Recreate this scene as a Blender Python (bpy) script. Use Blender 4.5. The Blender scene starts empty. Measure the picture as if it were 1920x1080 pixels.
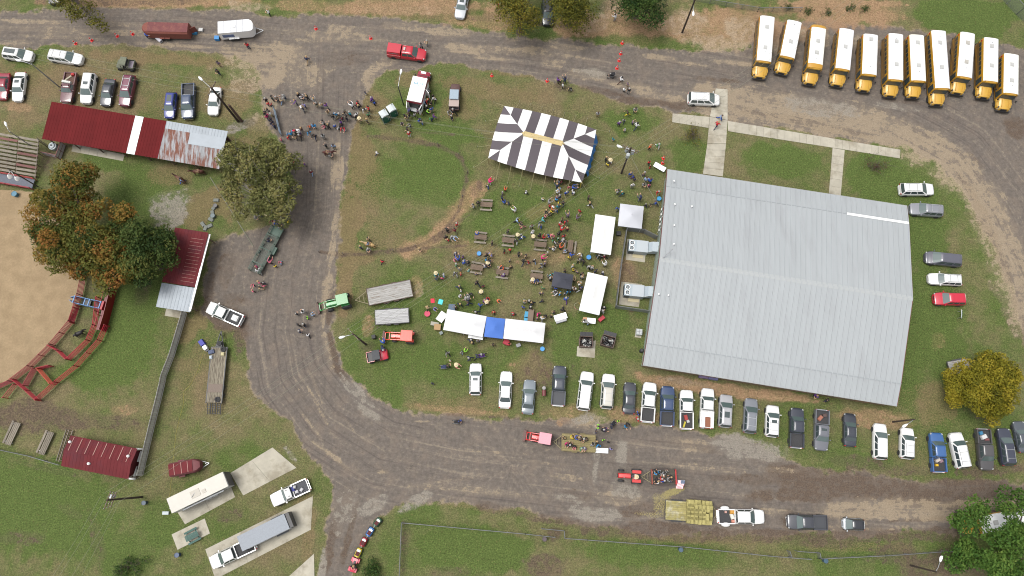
import bpy, bmesh, math, random
import numpy as np
from mathutils import Vector, Matrix
random.seed(7); RNG = np.random.default_rng(7)
SC = bpy.context.scene
COL = SC.collection
PI = math.pi
# ------------------------------------------------------------------ camera
F_PX, CAM_H, NADIR_Y = 1440.0, 112.0, 870.0
TILT = math.atan((NADIR_Y - 540.0) / F_PX)
cam_d = bpy.data.cameras.new('camera'); cam = bpy.data.objects.new('camera', cam_d); COL.objects.link(cam)
cam_d.sensor_width = 36.0; cam_d.lens = 36.0 * F_PX / 1920.0
cam_d.clip_start = 1.0; cam_d.clip_end = 3000.0
cam.location = (0, 0, CAM_H); cam.rotation_euler = (TILT, 0, 0)
SC.camera = cam
SC.cycles.filter_width = 1.05
# ------------------------------------------------------------------ overcast daylight
SUN_EL, SUN_AZ = math.radians(70), math.radians(279)      # azimuth clockwise from +Y
world = bpy.data.worlds.new('World'); SC.world = world; world.use_nodes = True
wn = world.node_tree; wn.nodes.clear()
sky = wn.nodes.new('ShaderNodeTexSky'); sky.sky_type = 'NISHITA'; sky.sun_disc = False
sky.sun_elevation = SUN_EL; sky.sun_rotation = SUN_AZ; sky.air_density = 1.0; sky.dust_density = 4.0
hs = wn.nodes.new('ShaderNodeHueSaturation'); hs.inputs['Saturation'].default_value = 0.12   # cloud cover greys the sky
bg = wn.nodes.new('ShaderNodeBackground'); bg.inputs['Strength'].default_value = 0.13
wo = wn.nodes.new('ShaderNodeOutputWorld')
wn.links.new(sky.outputs[0], hs.inputs['Color']); wn.links.new(hs.outputs[0], bg.inputs[0]); wn.links.new(bg.outputs[0], wo.inputs[0])
sun_d = bpy.data.lights.new('sun', 'SUN'); sun_d.energy = 1.35; sun_d.angle = math.radians(24); sun_d.color = (1.0, 0.96, 0.9)
sun = bpy.data.objects.new('sun', sun_d); COL.objects.link(sun)
_sd = Vector((math.sin(SUN_AZ) * math.cos(SUN_EL), math.cos(SUN_AZ) * math.cos(SUN_EL), math.sin(SUN_EL)))
sun.rotation_euler = _sd.to_track_quat('Z', 'Y').to_euler(); sun.location = (0, 0, 150)
vs = SC.view_settings; vs.view_transform = 'Standard'; vs.look = 'None'; vs.exposure = 0.88; vs.gamma = 1.0
vs.use_curve_mapping = False

# ------------------------------------------------------------------ helpers
_ct, _st = math.cos(TILT), math.sin(TILT)
def P(px, py, z=0.0):
    """photo pixel (1920 x 1080) -> point of the horizontal plane at height z"""
    u = (px - 960.0) / F_PX; v = (540.0 - py) / F_PX
    k = (z - CAM_H) / (v * _st - _ct)
    return Vector((u * k, (v * _ct + _st) * k, z))
def P2(p, z=0.0):
    q = P(p[0], p[1], z); return (q.x, q.y)
def lin(c): return ((c / 255.0 + 0.055) / 1.055) ** 2.4 if c > 10 else c / 255.0 / 12.92
def S(r, g, b, k=0.6): return (lin(r) * k, lin(g) * k, lin(b) * k)
MATS = {}
def mat(name, col=(.5, .5, .5), rough=.6, metal=0., var=0., vscale=6., coat=0., bump=0., bscale=20., col2=None, c2scale=3., c2at=.55, stretch=None, spec=.5, alpha=None, world=False):
    """procedural material: base colour, noise variation, optional second colour in patches, optional bump"""
    if name in MATS: return MATS[name]
    m = bpy.data.materials.new(name); m.use_nodes = True; MATS[name] = m
    nt = m.node_tree; b = nt.nodes['Principled BSDF']
    b.inputs['Roughness'].default_value = rough; b.inputs['Metallic'].default_value = metal
    b.inputs['Specular IOR Level'].default_value = spec
    if coat: b.inputs['Coat Weight'].default_value = coat; b.inputs['Coat Roughness'].default_value = .08
    if alpha is not None: b.inputs['Alpha'].default_value = alpha
    c4 = (*col, 1)
    b.inputs['Base Color'].default_value = c4
    if var or col2 or bump:
        tc = nt.nodes.new('ShaderNodeTexCoord'); src = tc.outputs['Object']
        if world: src = nt.nodes.new('ShaderNodeNewGeometry').outputs['Position']
        if stretch:
            mp = nt.nodes.new('ShaderNodeMapping'); mp.inputs['Scale'].default_value = stretch
            nt.links.new(src, mp.inputs[0]); src = mp.outputs[0]
        out = None
        if col2:
            n2 = nt.nodes.new('ShaderNodeTexNoise'); n2.inputs['Scale'].default_value = c2scale; n2.inputs['Detail'].default_value = 6; n2.inputs['Roughness'].default_value = .65
            nt.links.new(src, n2.inputs['Vector'])
            mr = nt.nodes.new('ShaderNodeMapRange'); mr.inputs[1].default_value = c2at - .07; mr.inputs[2].default_value = c2at + .07
            nt.links.new(n2.outputs[0], mr.inputs[0])
            mx = nt.nodes.new('ShaderNodeMix'); mx.data_type = 'RGBA'; mx.inputs[6].default_value = c4; mx.inputs[7].default_value = (*col2, 1)
            nt.links.new(mr.outputs[0], mx.inputs[0]); out = mx.outputs[2]
        if var:
            n1 = nt.nodes.new('ShaderNodeTexNoise'); n1.inputs['Scale'].default_value = vscale; n1.inputs['Detail'].default_value = 5; n1.inputs['Roughness'].default_value = .6
            nt.links.new(src, n1.inputs['Vector'])
            mr = nt.nodes.new('ShaderNodeMapRange'); mr.inputs[1].default_value = .25; mr.inputs[2].default_value = .75; mr.inputs[3].default_value = 1 - var; mr.inputs[4].default_value = 1 + var
            nt.links.new(n1.outputs[0], mr.inputs[0])
            hv = nt.nodes.new('ShaderNodeHueSaturation'); hv.inputs['Color'].default_value = c4
            if out: nt.links.new(out, hv.inputs['Color'])
            oi = nt.nodes.new('ShaderNodeObjectInfo'); m2 = nt.nodes.new('ShaderNodeMapRange'); m2.inputs[3].default_value = 1 - var * .45; m2.inputs[4].default_value = 1 + var * .45; nt.links.new(oi.outputs['Random'], m2.inputs[0])
            mm = nt.nodes.new('ShaderNodeMath'); mm.operation = 'MULTIPLY'; nt.links.new(mr.outputs[0], mm.inputs[0]); nt.links.new(m2.outputs[0], mm.inputs[1])
            nt.links.new(mm.outputs[0], hv.inputs['Value']); out = hv.outputs[0]
        if out: nt.links.new(out, b.inputs['Base Color'])
        if bump:
            n3 = nt.nodes.new('ShaderNodeTexNoise'); n3.inputs['Scale'].default_value = bscale; n3.inputs['Detail'].default_value = 3
            nt.links.new(src, n3.inputs['Vector'])
            bp = nt.nodes.new('ShaderNodeBump'); bp.inputs['Strength'].default_value = bump; bp.inputs['Distance'].default_value = .03
            nt.links.new(n3.outputs[0], bp.inputs['Height']); nt.links.new(bp.outputs[0], b.inputs['Normal'])
    return m

class MB:
    def __init__(s): s.v = []; s.f = []; s.m = []
    def add(s, vs, fs, mi=0):
        o = len(s.v); s.v += [tuple(v) for v in vs]; s.f += [tuple(i + o for i in f) for f in fs]; s.m += [mi] * len(fs); return s
    def box(s, c, d, rz=0., mi=0, tz=1., ty=None, rx=0., ry=0.):
        """centre c, dims d, optional top taper tz (x) ty (y)"""
        ty = tz if ty is None else ty
        hx, hy, hz = d[0] / 2, d[1] / 2, d[2] / 2
        vs = [(-hx, -hy, -hz), (hx, -hy, -hz), (hx, hy, -hz), (-hx, hy, -hz), (-hx * tz, -hy * ty, hz), (hx * tz, -hy * ty, hz), (hx * tz, hy * ty, hz), (-hx * tz, hy * ty, hz)]
        R = Matrix.Rotation(rz, 3, 'Z') @ Matrix.Rotation(ry, 3, 'Y') @ Matrix.Rotation(rx, 3, 'X')
        c = Vector(c)
        return s.add([c + R @ Vector(v) for v in vs], [(3, 2, 1, 0), (4, 5, 6, 7), (0, 1, 5, 4), (1, 2, 6, 5), (2, 3, 7, 6), (3, 0, 4, 7)], mi)
    def cyl(s, a, b, r0, r1=None, n=8, mi=0, caps=True):
        r1 = r0 if r1 is None else r1
        a, b = Vector(a), Vector(b); d = (b - a)
        if d.length < 1e-6: return s
        q = d.to_track_quat('Z', 'Y'); vs = []
        for p, r in ((a, r0), (b, r1)):
            for i in range(n):
                t = 2 * PI * i / n; vs.append(p + q @ Vector((r * math.cos(t), r * math.sin(t), 0)))
        fs = [(i, (i + 1) % n, n + (i + 1) % n, n + i) for i in range(n)]
        if caps: fs += [tuple(range(n - 1, -1, -1)), tuple(range(n, 2 * n))]
        return s.add(vs, fs, mi)
    def tube(s, pts, r, n=6, mi=0):
        for a, b in zip(pts[:-1], pts[1:]): s.cyl(a, b, r, r, n, mi)
        return s
    def prism(s, poly, z0, z1, mi=0):
        n = len(poly)
        if sum(poly[i][0] * poly[(i + 1) % n][1] - poly[(i + 1) % n][0] * poly[i][1] for i in range(n)) < 0: poly = poly[::-1]
        vs = [(p[0], p[1], z0) for p in poly] + [(p[0], p[1], z1) for p in poly]
        return s.add(vs, [tuple(range(n - 1, -1, -1)), tuple(range(n, 2 * n))] + [(i, (i + 1) % n, n + (i + 1) % n, n + i) for i in range(n)], mi)
    def loft(s, rings, caps=True, mi=0):
        n = len(rings[0]); vs = [p for r in rings for p in r]; fs = []
        for k in range(len(rings) - 1):
            for i in range(n):
                j = (i + 1) % n; fs.append((k * n + i, k * n + j, (k + 1) * n + j, (k + 1) * n + i))
        if caps: fs += [tuple(range(n - 1, -1, -1)), tuple((len(rings) - 1) * n + i for i in range(n))]
        return s.add(vs, fs, mi)
    def lathe(s, c, prof, n=12, mi=0):
        return s.loft([[(c[0] + r * math.cos(2 * PI * i / n), c[1] + r * math.sin(2 * PI * i / n), c[2] + z) for i in range(n)] for r, z in prof], True, mi)
    def quad(s, a, b, c, d, mi=0): return s.add([a, b, c, d], [(0, 1, 2, 3)], mi)
    def slab(s, q, t, mi=0):
        """quad q given a thickness t along its normal"""
        q = [Vector(p) for p in q]; n = (q[1] - q[0]).cross(q[3] - q[0]).normalized() * t
        vs = [p - n for p in q] + q
        return s.add(vs, [(3, 2, 1, 0), (4, 5, 6, 7), (0, 1, 5, 4), (1, 2, 6, 5), (2, 3, 7, 6), (3, 0, 4, 7)], mi)
    def mesh(s, name, mats, smooth=None):
        me = bpy.data.meshes.new(name); me.from_pydata(s.v, [], s.f)
        for m in (mats if isinstance(mats, (list, tuple)) else [mats]): me.materials.append(m)
        if len(me.materials) > 1: me.polygons.foreach_set('material_index', s.m)
        if smooth is not None:
            me.polygons.foreach_set('use_smooth', [True] * len(me.polygons)); me.set_sharp_from_angle(angle=math.radians(smooth))
        me.update(); return me
def obj(name, data, parent=None, loc=None, rz=0., rot=None):
    o = bpy.data.objects.new(name, data); COL.objects.link(o); o.parent = parent
    if loc is not None: o.location = loc
    if rot: o.rotation_euler = rot
    elif rz: o.rotation_euler = (0, 0, rz)
    return o
def part(name, mb, m, parent, smooth=None, loc=None, rz=0.): return obj(name, mb.mesh(name, m, smooth), parent, loc, rz)
def tag(o, label=None, cat=None, group=None, kind=None):
    for k, v in (('label', label), ('category', cat), ('group', group), ('kind', kind)):
        if v: o[k] = v
    return o
def thing(name, label, cat, loc=(0, 0, 0), rz=0., group=None):
    return tag(obj(name, None, None, loc, rz), label, cat, group)
def struct(name, mb, m, smooth=None): return tag(obj(name, mb.mesh(name, m, smooth)), kind='structure')
def copytree(o, parent=None):
    c = o.copy(); COL.objects.link(c); c.parent = parent
    for ch in o.children: copytree(ch, c)
    return c
def heading(front, rear, z=.8):
    a, b = P(*front, z), P(*rear, z); d = a - b
    return (a + b) / 2, math.atan2(d.y, d.x), d.length
ORD = ['first', 'second', 'third', 'fourth', 'fifth', 'sixth', 'seventh', 'eighth', 'ninth', 'tenth', 'eleventh', 'twelfth']
# common materials
WHITE = mat('white_paint', (.64, .64, .635), .35, coat=.3)
CLOTHW = mat('white_canvas', (.56, .56, .555), .85, var=.03, vscale=.5, bump=.1, bscale=8)
BLACK = mat('black_plastic', (.018, .018, .02), .5)
RUBBER = mat('rubber', (.022, .022, .023), .85, var=.2)
STEEL = mat('galvanised_steel', (.34, .35, .36), .45, .6, var=.15, vscale=3)
ALU = mat('aluminium', (.5, .51, .52), .35, .7, var=.1)
CHROME = mat('chrome', (.6, .6, .6), .15, 1.)
GLASS = mat('tinted_glass', (.035, .048, .05), .06, spec=.8)
SHADE = mat('windshield_glass', (.065, .092, .09), .08, spec=.8)
LAMPW = mat('headlight_glass', (.30, .31, .31), .12, spec=.8)
LAMPR = mat('tail_light_red', (.35, .015, .015), .2)
WOOD = mat('weathered_wood', S(150, 142, 128), .9, var=.3, vscale=3, stretch=(1, 9, 9), bump=.3, col2=S(112, 100, 88), c2scale=1.5, c2at=.56)
BROWNWOOD = mat('brown_wood', S(122, 104, 88), .9, var=.3, vscale=3, stretch=(1, 8, 8))
POLEWOOD = mat('creosote_pole', S(72, 58, 50), .9, var=.3, vscale=5)
CONC = mat('concrete', S(186, 180, 164), .9, var=.14, vscale=.9, col2=S(160, 152, 134), c2scale=.35, c2at=.56, bump=.12)
REDPIPE = mat('red_paint', S(172, 22, 42), .5, var=.15)
# ------------------------------------------------------------------ ground, roads, arena: one fine grid split by what each cell is
GX0, GX1, GY0, GY1, GS = -94.0, 94.0, -24.0, 86.0, 0.25
NX, NY = int((GX1 - GX0) / GS), int((GY1 - GY0) / GS)
xs = GX0 + GS * np.arange(NX + 1); ys = GY0 + GS * np.arange(NY + 1)
XX, YY = np.meshgrid(xs, ys)                      # rows = y
def vnoise(X, Y, sc, seed):
    r = np.random.default_rng(seed).random((256, 256))
    x, y = X * sc + 1000, Y * sc + 1000; xi, yi = np.floor(x).astype(int), np.floor(y).astype(int); fx, fy = x - xi, y - yi
    fx = fx * fx * (3 - 2 * fx); fy = fy * fy * (3 - 2 * fy); xi &= 255; yi &= 255; x1, y1 = (xi + 1) & 255, (yi + 1) & 255
    return (r[yi, xi] * (1 - fx) + r[yi, x1] * fx) * (1 - fy) + (r[y1, xi] * (1 - fx) + r[y1, x1] * fx) * fy
def fbm(X, Y, sc, seed, oc=4):
    t = np.zeros_like(X); a, n = 1., 0.
    for i in range(oc): t += a * vnoise(X, Y, sc * 2 ** i, seed + i); n += a; a *= .55
    return t / n
def sst(a, b, x): t = np.clip((x - a) / (b - a), 0, 1); return t * t * (3 - 2 * t)
def seg_dist(X, Y, pts, closed):
    n = len(pts); best = np.full(X.shape, 1e9); along = np.zeros_like(X); across = np.zeros_like(X); acc = 0.
    for i in range(n if closed else n - 1):
        ax, ay = pts[i]; bx, by = pts[(i + 1) % n]; dx, dy = bx - ax, by - ay; L2 = dx * dx + dy * dy + 1e-9; L = math.sqrt(L2)
        t = np.clip(((X - ax) * dx + (Y - ay) * dy) / L2, 0, 1); d = np.hypot(X - ax - t * dx, Y - ay - t * dy); k = d < best
        best = np.where(k, d, best); along = np.where(k, acc + t * L, along)
        across = np.where(k, np.sign((X - ax) * dy - (Y - ay) * dx) * d, across); acc += L
    return best, along, across
def inside(X, Y, pts):
    r = np.zeros(X.shape, bool); n = len(pts); j = n - 1
    for i in range(n):
        xi, yi = pts[i]; xj, yj = pts[j]
        if yi != yj: r ^= ((yi > Y) != (yj > Y)) & (X < (xj - xi) * (Y - yi) / (yj - yi) + xi)
        j = i
    return r
def sdf(X, Y, px):
    w = [P2(p) for p in px]; d, _, _ = seg_dist(X, Y, w, True); return np.where(inside(X, Y, w), -d, d)
NB, NM, NF = fbm(XX, YY, .09, 1), fbm(XX, YY, .35, 11), fbm(XX, YY, 1.3, 21, 3)
ROAD = [(-90, 20), (0, 20), (130, 14), (280, 22), (420, 20), (500, 27), (640, 32), (740, 36), (860, 52), (960, 68), (1100, 78), (1210, 90), (1300, 96), (1395, 98), (1425, 52), (1490, 34), (1600, 42), (1690, 52), (1740, 62), (1790, 66), (1850, 82), (1990, 96), (2060, 400), (2060, 760), (1985, 760),
        (1935, 690), (1918, 640), (1905, 580), (1890, 520), (1862, 450), (1832, 400), (1800, 350), (1762, 312), (1700, 276), (1600, 262), (1500, 244), (1400, 232), (1320, 212), (1250, 206), (1190, 196), (1150, 186), (1100, 166), (1030, 148), (960, 138), (880, 124), (800, 118), (735, 134), (700, 146), (684, 170), (670, 205), (656, 250), (646, 330), (636, 400), (629, 470),
        (624, 540), (620, 600), (626, 650), (642, 695), (664, 718), (704, 748), (762, 771), (830, 779), (950, 786), (1100, 790), (1200, 798), (1300, 809), (1420, 832), (1480, 866), (1550, 886), (1700, 902), (1800, 906), (1990, 900), (1990, 985), (1700, 1000), (1450, 1005), (1250, 1003), (1100, 985), (960, 957), (850, 937), (800, 935), (742, 945), (700, 978), (672, 1022), (648, 1110),
        (598, 1110), (612, 1010), (626, 950), (620, 908), (598, 868), (560, 822), (545, 790), (500, 750), (472, 712), (462, 660), (452, 615), (405, 612), (374, 590), (382, 530), (392, 458), (420, 446), (450, 440), (490, 430), (530, 400), (546, 330), (530, 270), (500, 222), (487, 190), (490, 150), (478, 124), (440, 102), (380, 96), (300, 87), (150, 83), (0, 87), (-90, 90)]
ARENA = [(-90, 356), (62, 358), (110, 370), (165, 440), (163, 510), (152, 560), (134, 606), (97, 646), (56, 685), (20, 712), (-90, 748)]
rd = sdf(XX, YY, ROAD) + (NM - .5) * 2.2 + (NF - .5) * .9
ar = sdf(XX, YY, ARENA)
road = sst(.7, -.5, rd); arena = sst(.3, -.3, ar + (NM - .5) * .8)
LINES = [[(-90, 55), (300, 58), (640, 80), (960, 102), (1290, 150), (1500, 190), (1680, 225), (1800, 290), (1880, 400), (1950, 560), (1990, 760)],
         [(600, 90), (592, 250), (585, 400), (555, 520), (545, 620), (560, 700), (620, 780), (720, 840), (860, 868), (1100, 895), (1400, 925), (1700, 950), (1990, 945)]]
dl = [seg_dist(XX, YY, [P2(p) for p in L], False) for L in LINES]
k0 = dl[0][0] < dl[1][0]
ru = np.where(k0, dl[0][2], dl[1][2] + 50); rv = np.where(k0, dl[0][1], dl[1][1] + 500)
streak = road * sst(0, 5, np.abs(dl[0][0] - dl[1][0])) * sst(11, 6, np.where(k0, dl[0][0], dl[1][0]))
M = {k: np.zeros_like(XX) for k in ('sand', 'mud_and_shadow', 'leaf', 'pale', 'clay')}
green = .60 + (NB - .5) * 1.0 + (NM - .5) * .35
PXM = 12.9
def blob(key, px, py, rx, ry, ang=0., s=1.):
    c = P(px, py); rx /= PXM; ry /= PXM; R = max(rx, ry) * 1.5
    i0, i1 = np.searchsorted(xs, [c.x - R, c.x + R]); j0, j1 = np.searchsorted(ys, [c.y - R, c.y + R])
    if i0 >= i1 or j0 >= j1: return
    sl = (slice(j0, j1), slice(i0, i1)); a = math.radians(-ang); ca, sa = math.cos(a), math.sin(a)
    dx, dy = XX[sl] - c.x, YY[sl] - c.y
    d = np.hypot((dx * ca + dy * sa) / rx, (-dx * sa + dy * ca) / ry) + (NM[sl] - .5) * .9 + (NF[sl] - .5) * .5
    m = sst(1.15, .55, d)
    if key == 'green': green[sl] += s * m
    else: M[key][sl] = np.maximum(M[key][sl], s * m) if s > 0 else M[key][sl] * (1 + s * m)
for b in '''sand 60 40 90 9 2 .7;sand 120 70 120 7 3 .6;sand 220 45 90 7 3 .5;sand 330 85 110 7 4 .7;sand 440 95 50 12 10 .8;sand 20 80 50 8 0 .6;sand 470 12 60 14 5 .8;sand 560 60 40 10 0 .5
sand 530 118 55 34 -10 .95;sand 505 150 30 30 0 .9;sand 590 75 60 10 0 .6;sand 505 196 36 20 10 .8;sand 660 60 60 14 10 .5;sand 760 50 60 12 5 .6;sand 850 62 60 14 5 .8;sand 865 90 60 16 8 .9;sand 720 120 30 14 -20 .8;sand 690 150 18 22 0 .8;sand 920 108 40 9 5 .6;sand 1010 92 40 10 6 .8
sand 1060 90 50 12 5 .7;sand 1040 120 30 12 0 .6;sand 1095 140 60 14 5 .85;pale 1110 138 50 12 5 .9;sand 1180 160 60 12 8 .9;sand 1240 108 50 9 8 .8;sand 1290 120 50 7 8 .7;sand 1380 118 50 7 5 .8;sand 1230 180 70 12 8 .8;sand 1340 80 90 22 5 .8;sand 1520 70 60 26 5 .6;sand 1620 80 70 22 5 .6;sand 1470 90 60 20 5 .7;sand 1560 120 90 8 6 .4;mud 1700 190 90 8 8 .5;sand 1290 40 60 40 0 .7;sand 1390 60 40 40 0 .8;sand 1430 200 90 20 8 .8
mud 1210 190 70 12 5 .9;mud 1130 172 50 10 10 .8;mud 1280 198 55 12 5 .95;mud 1100 165 25 8 10 .6;mud 1350 150 60 7 6 .7;mud 1060 165 30 14 10 .5;mud 1480 225 60 12 10 .6;mud 1600 250 50 9 10 .6;pale 1540 200 90 24 8 .8;sand 1640 230 110 24 12 .9;pale 1680 200 60 12 10 .6;sand 1740 270 70 26 35 .9;sand 1800 310 60 24 45 .95;sand 1850 380 70 22 60 .95;sand 1890 460 70 18 65 .9;sand 1915 560 60 14 75 .9;mud 1830 300 30 9 45 .4
mud 1850 430 46 7 55 .9;mud 1880 500 40 6 65 .8;mud 1830 390 18 6 60 .7;clay 1560 22 120 22 3 .9;clay 1660 30 60 20 0 .8;clay 1480 20 60 16 0 .7;clay 1600 8 120 14 0 .9;mud 1900 238 26 26 0 .9;mud 1240 20 40 30 0 .3;sand 1130 30 70 30 -40 .55;mud 1130 15 40 14 -30 .6;mud 1020 45 70 10 5 .7;mud 900 35 40 12 0 .5;sand 760 20 120 14 0 .35
sand 630 300 9 60 3 .8;sand 637 330 7 50 3 .9;sand 628 420 8 40 5 .8;sand 620 480 9 40 5 .75;sand 612 540 12 50 3 .9;mud 616 580 10 40 3 .8;sand 606 600 7 40 0 .7;sand 612 650 9 50 -15 .7;mud 622 650 8 40 -15 .9;mud 640 700 8 30 -40 .8;pale 678 752 64 17 48 1;sand 590 720 4 40 -25 .7;sand 600 770 4 60 -30 .6;sand 585 800 5 50 -40 .7;sand 617 850 40 6 35 .8;sand 560 730 4 40 -25 .4;sand 640 870 40 5 35 .7;sand 720 885 14 6 0 .8;sand 650 790 30 3 50 .5
sand 850 900 120 5 -8 .35;sand 960 850 120 4 4 .35;sand 1020 868 90 4 5 .5;sand 1060 895 40 8 5 .6;sand 900 922 160 8 5 .5;pale 780 940 40 12 -30 .8;sand 850 918 120 4 6 .45;sand 790 790 24 4 0 .6;sand 1110 790 40 16 -10 .95;pale 1095 785 36 12 -20 .9;clay 1080 775 70 26 5 .5;clay 1180 778 70 18 5 .6;pale 1117 870 9 60 5 .75;pale 1118 800 9 22 10 .8;pale 1165 850 14 34 0 .8;pale 1175 915 30 24 0 .7;sand 1160 935 60 14 5 .6;pale 1120 965 50 18 4 1;pale 1070 935 36 10 10 .6;mud 1085 930 40 16 0 .5;mud 1200 955 60 14 -10 .6
pale 1400 842 86 26 8 1;sand 1300 835 60 16 8 .6;mud 1330 845 30 8 10 .5;sand 1330 880 90 10 5 .4;mud 1420 900 110 12 5 .7;mud 1520 920 120 20 -4 .85;mud 1700 920 130 14 0 .9;mud 1850 920 90 12 -2 .9;mud 1420 1000 120 10 0 .8;mud 1250 990 90 12 5 .8;mud 1600 1010 160 9 -2 .8;sand 1640 955 110 22 -6 1;sand 1760 960 120 18 -4 1;sand 1860 945 80 12 -3 1;mud 1720 975 80 5 -3 .7;sand 1590 990 140 8 0 .5;sand 1450 960 30 8 0 .7;mud 1480 975 30 22 0 .5;sand 1450 880 60 6 4 .5
mud 1620 870 90 16 8 .6;mud 1860 880 90 12 -2 .7;mud 1700 885 80 9 0 .6;green 1600 860 80 14 8 .3;leaf 1750 850 120 36 5 .4;mud 1540 850 40 10 0 .4
mud 420 600 60 26 20 .8;mud 390 560 14 60 5 .7;mud 425 500 20 60 5 .5;mud 450 640 18 40 0 .8;mud 440 560 30 14 0 .5;leaf 375 600 26 40 0 .8;green 455 575 12 12 0 .6;green 440 650 26 10 20 .7;mud 640 960 20 60 10 .5;pale 645 960 26 50 5 .55;mud 620 1020 10 60 8 .8;pale 700 950 34 14 -30 .9;mud 655 1000 8 60 12 .7;pale 605 1060 8 40 0 .9;pale 545 853 22 8 50 .8
pale 320 395 34 55 20 .95;pale 300 385 26 30 20 .6;leaf 370 400 34 50 0 .7;leaf 420 380 40 60 -30 .8;leaf 680 300 34 90 0 .7;leaf 655 420 30 120 2 1;leaf 648 540 18 60 2 .95;leaf 660 250 26 60 -5 .8;leaf 700 200 40 50 -30 .6;leaf 880 160 120 30 8 .6;leaf 660 480 60 20 0 .7;leaf 860 200 60 40 0 .6;leaf 740 260 90 12 3 .5;leaf 1000 165 60 20 8 .5;leaf 980 140 100 10 5 .6;mud 820 250 90 4 4 .6;mud 870 310 5 60 -15 .6;mud 845 425 60 7 -35 .7;mud 760 468 130 4 -4 .8;mud 830 440 40 9 -40 .8;clay 845 420 34 18 -40 .5;mud 895 350 12 26 20 .5;mud 890 395 16 14 0 .5
leaf 300 110 200 20 4 .7;leaf 100 150 180 50 5 .6;leaf 430 190 70 60 0 .6;leaf 300 200 120 30 5 .5;leaf 40 220 80 40 0 .5;leaf 950 175 120 26 8 .6;leaf 780 150 60 20 0 .6;leaf 690 350 40 90 0 .5;leaf 720 440 60 40 0 .5;leaf 1080 200 60 20 8 .4;green 330 170 200 60 5 -.15;green 120 200 140 60 5 -.15;green 760 420 90 60 0 -.1;green 420 760 60 120 0 -.2;green 400 880 80 40 0 -.1;clay 30 200 40 14 5 .6;mud 470 160 26 20 -10 .5;mud 450 235 40 12 -20 .6;leaf 300 170 120 30 5 .35;leaf 480 240 30 40 0 .6;mud 95 300 22 50 10 .6;leaf 330 330 60 30 0 .6;green 190 300 60 22 10 .5;green 250 360 60 60 0 .25;green 240 600 60 90 20 .6;green 210 680 90 70 0 .5;green 120 700 60 30 -30 .4;mud 60 780 100 34 5 .9;mud 200 790 110 18 5 .6;clay 230 770 30 14 0 .4;mud 270 540 20 60 10 .5;mud 180 590 26 40 20 .45;leaf 370 700 40 90 5 .5;leaf 430 720 30 60 0 .4;leaf 350 620 30 40 0 .8
green 90 960 140 90 0 .5;green 60 900 80 40 0 .4;mud 130 960 30 12 30 .4;mud 40 1010 50 14 0 .5;mud 180 1010 14 60 -20 .45;green 230 1060 40 30 0 .5;green 300 980 40 40 0 .3;green 440 1000 60 60 0 .2;mud 90 880 90 8 12 .4;leaf 560 960 22 50 10 .7;leaf 580 1000 14 60 5 .6;mud 430 965 26 16 0 .5;leaf 330 900 40 30 0 .35;green 450 860 60 30 0 .35
green 830 330 90 70 0 .35;green 720 330 40 50 0 .1;green 820 560 140 60 0 .3;green 700 620 50 40 0 .3;green 960 380 120 60 0 .25;green 1120 380 90 60 0 .3;green 780 200 50 24 10 .5;green 850 250 70 22 8 .5;green 1180 225 60 30 0 .5;green 1300 290 50 40 0 .5;green 1460 300 90 40 5 .5;green 1650 330 60 50 0 .6;green 1720 420 60 90 0 .5;green 1740 600 80 120 0 .5;green 1690 650 26 120 0 .6;green 1120 600 60 40 0 .5;green 1060 640 40 60 0 .35;green 870 680 140 50 0 .35;green 1800 30 90 40 5 1;green 1880 100 60 20 10 .9;green 1900 20 60 30 0 .7;green 1560 30 30 8 0 .5;green 1500 18 16 6 0 .7;green 1450 12 24 8 0 .7
mud 1185 540 30 50 5 .5;clay 1170 520 30 50 5 .5;mud 1010 695 50 40 5 .6;clay 1000 690 60 36 0 .4;clay 1320 725 130 16 8 .8;mud 1280 715 50 9 8 .6;clay 1480 745 90 12 8 .8;clay 1640 785 70 22 5 .6;sand 1290 718 60 9 8 .6;mud 900 480 120 30 10 .3;mud 1000 490 60 20 20 .35;mud 1060 690 30 40 0 .3;clay 780 535 14 26 0 .5;sand 785 545 10 14 0 .5;mud 688 648 18 14 0 .6;clay 690 610 14 26 10 .5;mud 700 620 20 30 0 .3;leaf 870 760 110 20 5 .5;clay 860 770 120 10 5 .5;mud 930 782 120 4 3 .6
mud 1850 760 60 50 0 .5;leaf 1760 760 50 60 0 .6;mud 1905 610 24 60 -30 .6;mud 1880 560 14 40 -30 .5;clay 1760 640 16 20 0 .3;leaf 1700 760 50 40 0 .4;mud 1780 1070 120 40 0 .8;mud 1680 1040 60 26 0 .7;mud 1540 1020 90 9 2 .6;green 900 1030 120 40 0 .6;green 1250 1040 160 26 4 .4;mud 1020 1060 40 30 0 .8;leaf 1300 1010 160 12 3 .5;leaf 900 950 90 10 6 .5;mud 760 1010 12 60 3 .5;mud 850 1075 60 14 0 .5;leaf 1600 1025 120 12 0 .5;green 780 960 40 30 -30 .3;clay 1330 505 6 6 0 .3;mud 1040 1000 16 16 0 .9
leaf 800 20 200 30 0 .6;clay 650 15 120 14 0 .5;leaf 1170 70 120 26 8 .5;leaf 180 5 180 10 0 .5;mud 50 390 20 10 0 .0'''.replace('\n', ';').split(';'):
    t = b.split(); blob(t[0], *[float(q) for q in t[1:]])  # dark round patch at the far upper right is a tree's shadow painted in
def stroke(key, px, w, s):
    d, _, _ = seg_dist(XX, YY, [P2(p) for p in px], False); M[key][:] = np.maximum(M[key], s * sst(1.3, .4, d / w + (NM - .5) * .9 + (NF - .5) * .5))
RING = [(600, 472), (640, 478), (700, 476), (760, 468), (800, 455), (835, 430), (860, 395), (872, 350), (876, 320), (860, 292), (820, 272), (760, 262), (690, 255)]
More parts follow.
